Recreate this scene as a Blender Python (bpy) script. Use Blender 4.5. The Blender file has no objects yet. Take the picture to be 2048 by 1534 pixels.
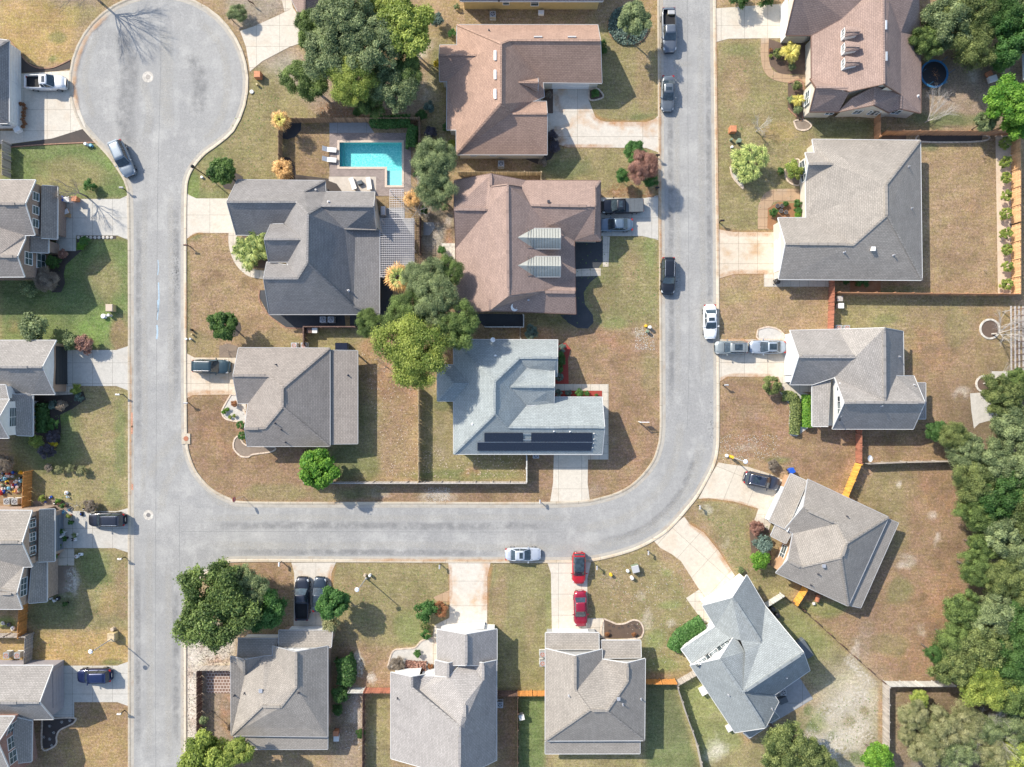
import bpy, bmesh, math, random
import numpy as np
from mathutils import Vector, Matrix
from mathutils.bvhtree import BVHTree
from mathutils import geometry as G
random.seed(7)
SC=bpy.context.scene; COL=SC.collection
# ---------------------------------------------------------------- camera, sky, sun, exposure
H=94.0; FP=1365.0
cd=bpy.data.cameras.new('camera'); cam=bpy.data.objects.new('camera',cd); COL.objects.link(cam)
cam.location=(0,0,H); cam.rotation_euler=(0,0,0)
cd.lens=36*FP/2048; cd.sensor_width=36; cd.clip_end=3000; cd.clip_start=1
SC.camera=cam
SUN_EL=math.radians(37); sdx,sdy=0.755,-0.656            # direction in which shadows fall
W=bpy.data.worlds.new('World'); SC.world=W; W.use_nodes=True
nt=W.node_tree; bg=nt.nodes['Background']
sky=nt.nodes.new('ShaderNodeTexSky'); sky.sky_type='NISHITA'; sky.sun_disc=False
sky.sun_elevation=SUN_EL; sky.sun_rotation=math.atan2(-sdx,-sdy)
nt.links.new(sky.outputs[0],bg.inputs[0]); bg.inputs[1].default_value=0.15
sl=bpy.data.lights.new('sun','SUN'); sl.energy=3.75; sl.angle=math.radians(0.55); sl.color=(1,0.925,0.80)
so=bpy.data.objects.new('sun',sl); COL.objects.link(so)
d=Vector((sdx*math.cos(SUN_EL),sdy*math.cos(SUN_EL),-math.sin(SUN_EL)))
so.rotation_euler=d.to_track_quat('-Z','Y').to_euler(); so.location=(-60,50,60)
SC.view_settings.view_transform='Standard'; SC.view_settings.look='None'
SC.view_settings.exposure=0.79; SC.view_settings.gamma=1
# ---------------------------------------------------------------- photo pixel -> point in the place
def P(px,py,h=0.0):
    k=(H-h)/FP
    return Vector(((px-1024)*k,-(py-767)*k,h))
S4=3.835
CR={'A1':(0,0,S4),'A2':(0,350,S4),'A3':(0,650,S4),'A4':(0,930,S4),'A5':(0,1134,S4),
'B1':(350,0,S4),'B2':(350,330,S4),'B3':(350,640,S4),'B4':(350,1000,S4),'B5':(350,1234,5.113),
'C1':(700,0,S4),'C2':(700,330,S4),'C3':(700,640,S4),'C4':(650,1000,S4),'C5':(650,1200,4.591),
'D1':(1050,0,S4),'D2':(1050,330,S4),'D3':(1050,640,S4),'D4':(950,1000,S4),'D5':(980,1200,4.591),
'E1':(1400,0,4.383),'E2':(1700,0,4.383),'E3':(1400,250,S4),'E4':(1700,250,3.836),'E5':(1400,560,S4),'E6':(1700,560,3.836),
'F1':(1300,880,4.383),'F2':(1300,1180,4.333),'F3':(1600,900,S4),'F4':(1600,1200,4.571),'Z':(0,0,1.0)}
def Q(c,x,y):
    o=CR[c]; return (o[0]+x/o[2],o[1]+y/o[2])
def pts(s):
    """'A1 10 20, 30 40, B2 5 6' -> photo pixels"""
    out=[];c='Z'
    for t in s.split(','):
        w=t.split()
        if not w: continue
        if len(w)==3: c=w[0]; w=w[1:]
        out.append(Q(c,float(w[0]),float(w[1])))
    return out
# ---------------------------------------------------------------- object helpers
ORI={}
def link(o,parent=None):
    COL.objects.link(o)
    if parent is not None: o.parent=parent
    return o
def tag(o,label=None,cat=None,group=None,kind=None):
    if label: o['label']=label
    if cat: o['category']=cat
    if group: o['group']=group
    if kind: o['kind']=kind
    return o
def thing(name,label,cat,loc,rz=0,group=None):
    o=bpy.data.objects.new(name,None); link(o); o.location=loc; o.rotation_euler=(0,0,rz)
    o.empty_display_size=.5
    ORI[o]=Vector(loc) if rz==0 else Vector((0,0,0))
    return tag(o,label,cat,group)
def mk(name,verts,faces,mat,parent=None,world=True,smooth=False,mi=None,uv=None):
    me=bpy.data.meshes.new(name)
    off=Vector((0,0,0))
    if parent is not None and world: off=ORI.get(parent,Vector((0,0,0)))
    me.from_pydata([tuple(Vector(v)-off) for v in verts],[],faces)
    mats=mat if isinstance(mat,(list,tuple)) else [mat]
    for m in mats: me.materials.append(m)
    if mi: me.polygons.foreach_set('material_index',mi)
    if smooth: me.polygons.foreach_set('use_smooth',[True]*len(faces))
    me.update()
    o=bpy.data.objects.new(name,me); link(o,parent)
    if parent is not None: ORI[o]=ORI.get(parent,Vector((0,0,0))) if world else Vector((0,0,0))
    return o
class MB:
    """collects boxes, bars and tubes into one mesh"""
    def __init__(s): s.v=[];s.f=[];s.m=[]
    def add(s,v,f,m=0):
        b=len(s.v); s.v+= [Vector(a) for a in v]; s.f+=[tuple(i+b for i in q) for q in f]; s.m+=[m]*len(f); return s
    def box(s,x0,x1,y0,y1,z0,z1,m=0,M=None):
        v=[Vector(a) for a in ((x0,y0,z0),(x1,y0,z0),(x1,y1,z0),(x0,y1,z0),(x0,y0,z1),(x1,y0,z1),(x1,y1,z1),(x0,y1,z1))]
        if M: v=[M@a for a in v]
        return s.add(v,[(0,3,2,1),(4,5,6,7),(0,1,5,4),(1,2,6,5),(2,3,7,6),(3,0,4,7)],m)
    def bar(s,a,b,w,h=None,m=0,up=Vector((0,0,1))):
        a=Vector(a);b=Vector(b);h=h or w
        t=(b-a)
        if t.length<1e-5: return s
        t.normalize()
        if abs(t.dot(up))>.99: up=Vector((1,0,0))
        n=t.cross(up).normalized()*w/2; u=n.cross(t).normalized()*h/2
        v=[a-n-u,a+n-u,a+n+u,a-n+u,b-n-u,b+n-u,b+n+u,b-n+u]
        return s.add(v,[(0,1,2,3),(4,7,6,5),(0,4,5,1),(1,5,6,2),(2,6,7,3),(3,7,4,0)],m)
    def tube(s,path,r,n=6,m=0):
        rs=r if isinstance(r,(list,tuple)) else [r]*len(path)
        b=len(s.v); path=[Vector(p) for p in path]
        for i,p in enumerate(path):
            t=(path[min(i+1,len(path)-1)]-path[max(i-1,0)])
            t=t.normalized() if t.length>1e-6 else Vector((0,0,1))
            a=t.orthogonal().normalized(); c=t.cross(a)
            for k in range(n):
                g=2*math.pi*k/n; s.v.append(p+(a*math.cos(g)+c*math.sin(g))*rs[i])
        for i in range(len(path)-1):
            for k in range(n):
                s.f.append((b+i*n+k,b+i*n+(k+1)%n,b+(i+1)*n+(k+1)%n,b+(i+1)*n+k)); s.m.append(m)
        s.f.append(tuple(b+k for k in range(n))[::-1]); s.m.append(m)
        e=b+(len(path)-1)*n
        s.f.append(tuple(e+k for k in range(n))); s.m.append(m)
        return s
    def lathe(s,prof,c=(0,0,0),n=16,m=0,axis='z'):
        b=len(s.v); c=Vector(c)
        for r,z in prof:
            for k in range(n):
                g=2*math.pi*k/n
                q=Vector((r*math.cos(g),r*math.sin(g),z))
                if axis=='y': q=Vector((q.x,q.z,q.y))
                if axis=='x': q=Vector((q.z,q.x,q.y))
                s.v.append(c+q)
        for i in range(len(prof)-1):
            for k in range(n):
                s.f.append((b+i*n+k,b+i*n+(k+1)%n,b+(i+1)*n+(k+1)%n,b+(i+1)*n+k)); s.m.append(m)
        s.f.append(tuple(b+k for k in range(n))[::-1]); s.m.append(m)
        e=b+(len(prof)-1)*n
        s.f.append(tuple(e+k for k in range(n))); s.m.append(m)
        return s
    def build(s,name,mat,parent=None,world=False,smooth=False):
        return mk(name,s.v,s.f,mat,parent,world,smooth,s.m)
# ---------------------------------------------------------------- materials
def newmat(name):
    m=bpy.data.materials.new(name); m.use_nodes=True
    t=m.node_tree; b=t.nodes['Principled BSDF']; return m,t,b
def N(t,ty,**kw):
    n=t.nodes.new(ty)
    for k,v in kw.items():
        if k in n.inputs.keys(): n.inputs[k].default_value=v
        else: setattr(n,k,v)
    return n
def ramp(t,fac,stops):
    r=t.nodes.new('ShaderNodeValToRGB'); e=r.color_ramp.elements
    while len(e)>2: e.remove(e[-1])
    for i,(p,c) in enumerate(stops):
        if i>=len(e): e.new(p)
        e[i].position=p; e[i].color=(c,c,c,1) if isinstance(c,(int,float)) else (*c,1)
    t.links.new(fac,r.inputs[0]); return r.outputs[0]
def mix(t,f,a,b,mode='MIX'):
    n=t.nodes.new('ShaderNodeMix'); n.data_type='RGBA'; n.blend_type=mode; n.clamp_factor=True
    for s,v in ((n.inputs[0],f),(n.inputs[6],a),(n.inputs[7],b)):
        if isinstance(v,(int,float)): s.default_value=v
        elif isinstance(v,tuple): s.default_value=(*v,1)
        else: t.links.new(v,s)
    return n.outputs[2]
def noise(t,vec,scale,detail=3,rough=.55):
    n=t.nodes.new('ShaderNodeTexNoise'); n.inputs['Scale'].default_value=scale; n.inputs['Detail'].default_value=detail; n.inputs['Roughness'].default_value=rough
    if vec is not None: t.links.new(vec,n.inputs['Vector'])
    return n.outputs['Fac']
def coord(t,which='Object',scale=None,rot=0):
    c=t.nodes.new('ShaderNodeTexCoord'); o=c.outputs[which]
    if scale or rot:
        mp=t.nodes.new('ShaderNodeMapping'); t.links.new(o,mp.inputs[0])
        if scale: mp.inputs['Scale'].default_value=scale
        mp.inputs['Rotation'].default_value=(0,0,rot); o=mp.outputs[0]
    return o
def bump(t,b,h,s=.3,d=.02):
    n=t.nodes.new('ShaderNodeBump'); n.inputs['Strength'].default_value=s; n.inputs['Distance'].default_value=d
    t.links.new(h,n.inputs['Height']); t.links.new(n.outputs[0],b.inputs['Normal'])
def plain(name,c,rough=.6,metal=0,var=.12,sc=6,coat=0,spec=.5):
    m,t,b=newmat(name)
    v=coord(t); f=noise(t,v,sc,3)
    lo=tuple(x*(1-var) for x in c); hi=tuple(min(1,x*(1+var)) for x in c)
    t.links.new(ramp(t,f,[(.3,lo),(.7,hi)]),b.inputs['Base Color'])
    b.inputs['Roughness'].default_value=rough; b.inputs['Metallic'].default_value=metal
    b.inputs['Specular IOR Level'].default_value=spec
    if coat: b.inputs['Coat Weight'].default_value=coat; b.inputs['Coat Roughness'].default_value=.05
    return m
def concrete(name,c,stain=(.52,.33,.17),st=.5,joints=None,rot=0,sc=.35,dirt=.35):
    m,t,b=newmat(name); v=coord(t)
    n1=noise(t,v,sc,4,.6); n2=noise(t,v,2.3,5,.65); n3=noise(t,v,18,2)
    base=mix(t,ramp(t,n2,[(.35,0.),(.7,1.)]),tuple(x*.86 for x in c),c)
    base=mix(t,mul(t,ramp(t,n1,[(.52,0.),(.72,1.)]),st),base,stain)
    base=mix(t,mul(t,ramp(t,noise(t,v,.8,5,.7),[(.5,0.),(.75,1.)]),dirt),base,tuple(x*.62 for x in c))
    base=mix(t,.22,base,ramp(t,n3,[(.35,.15),(.65,1.)]),'MULTIPLY')
    if joints:
        br=t.nodes.new('ShaderNodeTexBrick'); vv=coord(t,'Object',None,rot); t.links.new(vv,br.inputs['Vector'])
        br.offset=0; br.inputs['Scale'].default_value=1; br.inputs['Brick Width'].default_value=joints[0]; br.inputs['Row Height'].default_value=joints[1]
        br.inputs['Mortar Size'].default_value=.022; br.inputs['Mortar Smooth'].default_value=.1
        br.inputs['Color1'].default_value=(1,1,1,1); br.inputs['Color2'].default_value=(.93,.93,.93,1); br.inputs['Mortar'].default_value=(.45,.43,.4,1)
        base=mix(t,1.0,base,br.outputs[0],'MULTIPLY')
    t.links.new(base,b.inputs['Base Color']); b.inputs['Roughness'].default_value=.85
    bump(t,b,n3,.25,.01); return m
def mul(t,a,k):
    n=t.nodes.new('ShaderNodeMath'); n.operation='MULTIPLY'; t.links.new(a,n.inputs[0])
    if isinstance(k,(int,float)): n.inputs[1].default_value=k
    else: t.links.new(k,n.inputs[1])
    return n.outputs[0]
def shingle(name,c,dark=None,fleck=.25):
    m,t,b=newmat(name); uv=coord(t,'UV')
    br=t.nodes.new('ShaderNodeTexBrick'); t.links.new(uv,br.inputs['Vector']); br.inputs['Scale'].default_value=1
    br.inputs['Brick Width'].default_value=.42; br.inputs['Row Height'].default_value=.21; br.inputs['Mortar Size'].default_value=.024
    br.inputs['Mortar Smooth'].default_value=.4; br.inputs['Bias'].default_value=-.1
    br.inputs['Color1'].default_value=(*[x*1.08 for x in c],1); br.inputs['Color2'].default_value=(*[x*.9 for x in c],1)
    br.inputs['Mortar'].default_value=(*[x*.6 for x in c],1)
    n=noise(t,uv,.5,4,.6); n2=noise(t,uv,5,3,.7)
    a=mix(t,.35,br.outputs[0],ramp(t,n,[(.3,.72),(.7,1.25)]),'MULTIPLY')
    a=mix(t,.45,a,ramp(t,n2,[(.3,.7),(.68,1.25)]),'MULTIPLY')
    fl=noise(t,coord(t,'UV',(2.2,4.6,1)),2,1)
    a=mix(t,mul(t,ramp(t,fl,[(.66,0.),(.72,1.)]),fleck),a,tuple(min(1,x*1.9+.08) for x in c))
    # streaks of weathering down the slope
    stn=noise(t,coord(t,'UV',(1.6,.16,1)),1.2,3,.6)
    a=mix(t,mul(t,ramp(t,stn,[(.5,0.),(.8,1.)]),.3),a,tuple(x*.6 for x in c))
    t.links.new(a,b.inputs['Base Color']); b.inputs['Roughness'].default_value=.9; b.inputs['Specular IOR Level'].default_value=.25
    bump(t,b,br.outputs['Fac'],-.8,.05); return m
def siding(name,c,pitch=.2,brick=False,c2=None):
    m,t,b=newmat(name); v=coord(t)
    sx=t.nodes.new('ShaderNodeSeparateXYZ'); t.links.new(v,sx.inputs[0])
    if brick:
        ad=t.nodes.new('ShaderNodeMath'); ad.operation='ADD'; t.links.new(sx.outputs[0],ad.inputs[0]); t.links.new(sx.outputs[1],ad.inputs[1])
        cm=t.nodes.new('ShaderNodeCombineXYZ'); t.links.new(ad.outputs[0],cm.inputs[0]); t.links.new(sx.outputs[2],cm.inputs[1])
        br=t.nodes.new('ShaderNodeTexBrick'); t.links.new(cm.outputs[0],br.inputs['Vector']); br.inputs['Scale'].default_value=1
        br.inputs['Brick Width'].default_value=.24; br.inputs['Row Height'].default_value=.085; br.inputs['Mortar Size'].default_value=.012
        br.inputs['Color1'].default_value=(*c,1); br.inputs['Color2'].default_value=(*(c2 or tuple(x*.6 for x in c)),1)
        br.inputs['Mortar'].default_value=(.4,.37,.33,1); col=br.outputs[0]
    else:
        w=t.nodes.new('ShaderNodeMath'); w.operation='FRACT'; k=mul(t,sx.outputs[2],1/pitch); t.links.new(k,w.inputs[0])
        col=ramp(t,w.outputs[0],[(.0,tuple(x*.62 for x in c)),(.16,c)])
    col=mix(t,.25,col,ramp(t,noise(t,v,2.5,4),[(.3,.7),(.7,1.15)]),'MULTIPLY')
    t.links.new(col,b.inputs['Base Color']); b.inputs['Roughness'].default_value=.7
    return m
def boards(name,c,w=.14,var=.35):
    """vertical wood boards: random tone from board to board"""
    m,t,b=newmat(name); v=coord(t)
    n=t.nodes.new('ShaderNodeTexWhiteNoise'); n.noise_dimensions='3D'
    mp=t.nodes.new('ShaderNodeVectorMath'); mp.operation='SNAP'; mp.inputs[1].default_value=(w,w,9)
    t.links.new(v,mp.inputs[0]); t.links.new(mp.outputs[0],n.inputs[0])
    col=mix(t,n.outputs[0],tuple(x*(1-var) for x in c),tuple(min(1,x*(1+var)) for x in c))
    col=mix(t,.4,col,ramp(t,noise(t,coord(t,'Object',(6,6,.8)),3,4),[(.3,.6),(.7,1.2)]),'MULTIPLY')
    t.links.new(col,b.inputs['Base Color']); b.inputs['Roughness'].default_value=.8; return m
def leaf(name,c,c2,tr=.42):
    m,t,b=newmat(name)
    a=t.nodes.new('ShaderNodeAttribute'); a.attribute_name='rnd'
    sp=t.nodes.new('ShaderNodeSeparateColor'); t.links.new(a.outputs['Color'],sp.inputs[0])
    col=mix(t,ramp(t,sp.outputs[0],[(.1,0.),(.9,1.)]),c,c2)
    col=mix(t,.75,col,ramp(t,sp.outputs[1],[(0.,.7),(1.,1.9)]),'MULTIPLY')
    t.links.new(col,b.inputs['Base Color']); b.inputs['Roughness'].default_value=.55; b.inputs['Specular IOR Level'].default_value=.35
    tl=t.nodes.new('ShaderNodeBsdfTranslucent'); t.links.new(col,tl.inputs[0])
    ms=t.nodes.new('ShaderNodeMixShader'); ms.inputs[0].default_value=tr
    t.links.new(b.outputs[0],ms.inputs[1]); t.links.new(tl.outputs[0],ms.inputs[2])
    t.links.new(ms.outputs[0],t.nodes['Material Output'].inputs[0]); return m
def glass(name,c=(.02,.03,.035),rough=.08):
    m,t,b=newmat(name); f=noise(t,coord(t),2.5,2)
    t.links.new(ramp(t,f,[(.3,c),(.7,tuple(x*2.2 for x in c))]),b.inputs['Base Color'])
    b.inputs['Roughness'].default_value=rough; b.inputs['Specular IOR Level'].default_value=.8; return m
def paint(name,c,metal=.35):
    m,t,b=newmat(name); f=noise(t,coord(t),1.2,3)
    t.links.new(ramp(t,f,[(.3,tuple(x*.9 for x in c)),(.7,tuple(min(1,x*1.08) for x in c))]),b.inputs['Base Color'])
    b.inputs['Metallic'].default_value=metal; b.inputs['Roughness'].default_value=.38
    b.inputs['Coat Weight'].default_value=.8; b.inputs['Coat Roughness'].default_value=.08; return m
M={}
M['roof_grey']=shingle('shingle_warm_grey',(.315,.285,.25))
M['roof_mid']=shingle('shingle_mid_grey',(.30,.28,.26),fleck=.5)
M['roof_speck']=shingle('shingle_speckled',(.325,.305,.29),fleck=.15)
M['roof_brown']=shingle('shingle_brown',(.325,.235,.198),fleck=.2)
M['roof_rust']=shingle('shingle_rust',(.375,.25,.19),fleck=.12)
M['roof_slate']=shingle('shingle_slate',(.245,.233,.226),fleck=.25)
M['roof_blue']=shingle('shingle_pale_blue',(.31,.34,.34),fleck=.2)
M['roof_teal']=shingle('shingle_blue_grey',(.265,.288,.292),fleck=.1)
M['roof_taupe']=shingle('shingle_taupe',(.30,.265,.235),fleck=.2)
M['metal_roof']=plain('standing_seam_metal',(.37,.375,.34),.6,.1)
M['seam']=plain('seam_dark',(.12,.12,.11),.6)
M['trim']=plain('white_trim',(.62,.62,.61),.5,var=.05)
M['trim_tan']=plain('tan_trim',(.5,.4,.3),.6,var=.05)
M['trim_brown']=plain('brown_trim',(.17,.10,.075),.6,var=.05)
M['trim_grey']=plain('grey_trim',(.42,.42,.42),.5,var=.05)
M['w_white']=siding('white_siding',(.76,.76,.74))
M['w_tan']=siding('tan_siding',(.52,.42,.27),.25)
M['w_yellow']=siding('yellow_siding',(.55,.42,.2),.3)
M['w_cream']=siding('cream_siding',(.62,.57,.48))
M['w_grey']=siding('grey_siding',(.4,.4,.39))
def twotone(name,up,lo,zs):
    m=siding(name,up); t=m.node_tree; b=t.nodes['Principled BSDF']; l=b.inputs['Base Color'].links[0].from_socket
    sx=t.nodes.new('ShaderNodeSeparateXYZ'); t.links.new(coord(t),sx.inputs[0]); g=t.nodes.new('ShaderNodeMath'); g.operation='LESS_THAN'; g.inputs[1].default_value=zs; t.links.new(sx.outputs[2],g.inputs[0])
    t.links.new(mix(t,g.outputs[0],l,mix(t,noise(t,coord(t),6,3),tuple(x*.7 for x in lo),lo)),b.inputs['Base Color']); return m
M['w_brickwhite']=twotone('white_over_brick',(.76,.76,.74),(.42,.29,.21),2.75)
M['w_creambrick']=twotone('white_over_orange_brick',(.72,.7,.66),(.52,.33,.2),2.75)
M['door_slate']=siding('garage_door_slate',(.16,.19,.23),.5)
M['door_shade']=plain('garage_opening_painted_shade',(.03,.033,.037),.6)  # near-black door colour paints in the deep shade at the garage front
M['w_lilac']=siding('grey_shingled_wall',(.33,.31,.33),.18)
M['w_brick']=siding('brown_brick',(.26,.15,.11),brick=True)
M['w_redbrick']=siding('red_brick',(.33,.12,.09),brick=True)
M['w_tanbrick']=siding('tan_brick',(.5,.34,.24),brick=True)
M['glass']=glass('window_glass',(.05,.07,.075))
M['carglass']=glass('car_glass',(.02,.03,.038),.04)
M['garage_white']=siding('garage_door_white',(.76,.76,.75),.5)
M['pipe']=plain('vent_pipe_metal',(.55,.55,.56),.35,.5)
M['pipe_dark']=plain('vent_pipe_dark',(.06,.06,.07),.4,.2)
M['solar']=plain('solar_black',(.012,.015,.03),.22,.1,spec=.6)
M['solar_line']=plain('solar_frame',(.35,.38,.42),.4,.5)
M['conc']=concrete('driveway_concrete',(.70,.635,.53),joints=(3.2,2.9),st=.25)
M['conc_grey']=concrete('driveway_grey',(.60,.57,.51),joints=(2.75,2.85),st=.12,dirt=.4)
M['conc_warm']=concrete('driveway_warm',(.70,.60,.47),stain=(.5,.3,.14),st=.7,joints=(2.6,2.75))
M['conc_orange']=concrete('driveway_stained',(.68,.62,.53),stain=(.52,.27,.09),st=.6,joints=(9,3.4))
M['conc_diag']=concrete('driveway_diagonal',(.70,.62,.50),stain=(.5,.33,.19),st=.4,joints=(40,3.3),rot=math.radians(-48))
M['conc_diag2']=concrete('driveway_diagonal_fan',(.69,.61,.49),stain=(.5,.33,.19),st=.4,joints=(40,3.3),rot=math.radians(-68))
M['walk']=concrete('walk_concrete',(.67,.60,.50),joints=(1.2,1.2),st=.25)
M['walk_red']=concrete('walk_reddish',(.50,.34,.21),stain=(.45,.42,.36),joints=(1.2,1.2),st=.5)
M['patio']=concrete('patio_grey',(.36,.37,.38),st=.05,joints=(4,4))
M['pale_patio']=concrete('patio_pale',(.62,.55,.47),st=.3)
M['kerb']=concrete('kerb_concrete',(.62,.54,.42),stain=(.42,.27,.14),st=.6,dirt=.55,joints=(3.05,3.05))
M['gutterpan']=concrete('gutter_concrete',(.48,.44,.375),stain=(.35,.26,.18),st=.5,dirt=.7,sc=.6)
M['mulch']=concrete('dark_mulch',(.075,.06,.052),stain=(.12,.08,.06),st=.5)
M['mulch_red']=concrete('red_mulch',(.36,.05,.035),stain=(.2,.03,.03),st=.5)
M['mulch_brown']=concrete('brown_mulch',(.14,.095,.07),stain=(.2,.13,.09),st=.5)
M['mulch_orange']=concrete('orange_mulch',(.34,.17,.08),stain=(.45,.3,.18),st=.6)
M['black_rock']=concrete('black_rock_bed',(.055,.06,.068),stain=(.09,.09,.1),st=.4)
M['soil']=concrete('bare_soil',(.26,.20,.15),stain=(.4,.34,.27),st=.5)
M['gravel']=concrete('white_gravel',(.6,.57,.52),stain=(.5,.42,.34),st=.3,dirt=.6)
M['stone_strip']=concrete('warm_stone_chips',(.70,.56,.43),stain=(.6,.45,.32),st=.4,dirt=.5)
M['edge']=plain('bed_edging',(.56,.45,.35),.8,var=.3,sc=4)
M['edge_dark']=plain('dark_edging',(.3,.17,.11),.8,var=.3,sc=4)
def paver(name,c,bw,bh,mort=(.3,.27,.25),ms=.02):
    m,t,b=newmat(name); v=coord(t)
    br=t.nodes.new('ShaderNodeTexBrick'); t.links.new(v,br.inputs['Vector']); br.inputs['Scale'].default_value=1
    br.inputs['Brick Width'].default_value=bw; br.inputs['Row Height'].default_value=bh; br.inputs['Mortar Size'].default_value=ms
    br.inputs['Color1'].default_value=(*c,1); br.inputs['Color2'].default_value=(*[x*.72 for x in c],1); br.inputs['Mortar'].default_value=(*mort,1)
    col=mix(t,.4,br.outputs[0],ramp(t,noise(t,v,1.1,5),[(.3,.7),(.7,1.2)]),'MULTIPLY')
    t.links.new(col,b.inputs['Base Color']); b.inputs['Roughness'].default_value=.8; return m
M['paver']=paver('pool_paver',(.36,.285,.25),.3,.15,(.2,.17,.16))
M['coping']=plain('pool_coping',(.58,.47,.38),.7)
M['tilegrid']=paver('paved_grid',(.25,.16,.12),.42,.42,(.55,.47,.42),.035)
def woods():
    M['f_brown']=boards('fence_weathered_brown',(.34,.235,.15))
    M['f_tan']=boards('fence_tan',(.5,.39,.24))
    M['f_orange']=boards('fence_orange_cedar',(.60,.27,.075),var=.18)
    M['f_yellow']=boards('fence_yellow_cedar',(.72,.37,.07),var=.15)
    M['f_peach']=boards('fence_new_pine',(.68,.42,.22),var=.15)
    M['f_copper']=boards('fence_copper',(.46,.25,.14),var=.2)
    M['f_red']=boards('fence_red_brown',(.40,.16,.10),var=.22)
    M['f_grey']=boards('fence_silver_grey',(.42,.38,.34),var=.25)
    M['f_pale']=boards('fence_pale_grey',(.55,.54,.5),var=.2)
    M['f_dark']=boards('fence_dark',(.15,.09,.07),var=.3)
woods()
M['black']=plain('black_metal',(.02,.02,.022),.45,.3)
M['rubber']=plain('tyre_rubber',(.018,.018,.02),.8)
M['rim']=plain('alloy_rim',(.45,.46,.48),.3,.8)
M['chrome']=plain('chrome_trim',(.6,.6,.62),.25,.8)
M['headlight']=plain('headlight_lens',(.65,.68,.7),.12,.2)
M['tail']=plain('taillight_red',(.4,.01,.01),.2)
M['white']=plain('white_paint',(.78,.78,.77),.4,var=.04)
M['offwhite']=plain('off_white_plastic',(.68,.66,.62),.5,var=.06)
M['red']=plain('sign_red',(.5,.03,.03),.4,var=.05)
M['green_box']=plain('utility_green',(.19,.25,.17),.6)
M['tan_box']=plain('utility_tan',(.52,.42,.22),.6)
M['rust_box']=plain('utility_rust',(.52,.21,.1),.7,var=.2)
M['yellow']=plain('yellow_plastic',(.7,.45,.03),.5)
M['weed']=plain('weed_green',(.12,.19,.05),.9,var=.3)
M['tramp']=plain('trampoline_blue',(.03,.14,.28),.5)
M['blue']=plain('blue_plastic',(.02,.1,.5),.4)
M['skyblue']=plain('light_blue_plastic',(.15,.4,.55),.4)
M['pale_blue']=plain('pale_blue_chalk',(.36,.47,.55),.9,var=.3,sc=9)
M['stain_orange']=plain('orange_marker',(.6,.3,.2),.9,var=.3)
M['ac']=plain('ac_housing',(.4,.41,.41),.45,.3)
M['acgrey']=plain('ac_fan_dark',(.03,.03,.035),.5,.2)
M['cardboard']=plain('cardboard',(.42,.27,.14),.8)
M['terracotta']=plain('terracotta',(.38,.15,.08),.8)
M['stone']=plain('pale_stone',(.52,.48,.42),.9,var=.3,sc=3)
M['bark']=plain('bark_brown',(.13,.10,.08),.9,var=.35,sc=5)
M['bark_pale']=plain('bark_pale_grey',(.52,.48,.43),.9,var=.25,sc=5)
M['bark_mid']=plain('twig_grey_brown',(.27,.22,.18),.9,var=.3,sc=5)
M['lampglobe']=plain('lamp_globe_white',(.8,.82,.85),.2,var=.02)
M['lattice']=plain('lattice_white',(.55,.52,.51),.6,var=.06)
M['skylight']=plain('skylight_cover',(.8,.8,.8),.3,var=.04)
M['tarp']=plain('blue_grey_tarp',(.10,.115,.13),.8)
M['sand_plant']=plain('dry_straw',(.5,.38,.2),.9)
L={}
L['oak']=leaf('leaf_oak',(.045,.08,.022),(.21,.28,.085))
L['grey']=leaf('leaf_grey_green',(.08,.115,.05),(.29,.34,.16))
L['lime']=leaf('leaf_yellow_green',(.12,.175,.035),(.34,.38,.09))
L['amber']=leaf('leaf_amber_green',(.12,.17,.03),(.31,.36,.08))
L['bright']=leaf('leaf_bright_green',(.05,.15,.015),(.19,.33,.045))
L['deep']=leaf('leaf_deep_green',(.03,.08,.018),(.10,.18,.05))
L['magnolia']=leaf('leaf_magnolia',(.03,.075,.018),(.13,.21,.05))
L['laurel']=leaf('leaf_laurel',(.035,.10,.02),(.11,.22,.06))
L['olive']=leaf('leaf_olive',(.06,.09,.028),(.25,.285,.10))
L['brush']=leaf('leaf_brush',(.15,.17,.07),(.36,.35,.19))
L['plum']=leaf('leaf_plum_brown',(.16,.08,.06),(.42,.25,.19))
L['rust']=leaf('leaf_rust',(.2,.09,.04),(.38,.19,.09))
L['dead']=leaf('leaf_grey_dead',(.16,.13,.10),(.33,.28,.22))
L['purple']=leaf('leaf_purple_grey',(.05,.045,.055),(.12,.11,.13))
L['gold']=leaf('leaf_gold',(.35,.3,.02),(.55,.45,.04))
L['palm']=leaf('frond_green',(.05,.11,.02),(.48,.52,.17),.3)
L['palmgold']=leaf('frond_golden_dead',(.26,.13,.04),(.60,.37,.14),.2)
L['palmyellow']=leaf('frond_yellow',(.3,.25,.04),(.6,.55,.16),.2)
L['bluegreen']=leaf('leaf_blue_green',(.07,.11,.09),(.2,.27,.22))
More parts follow.
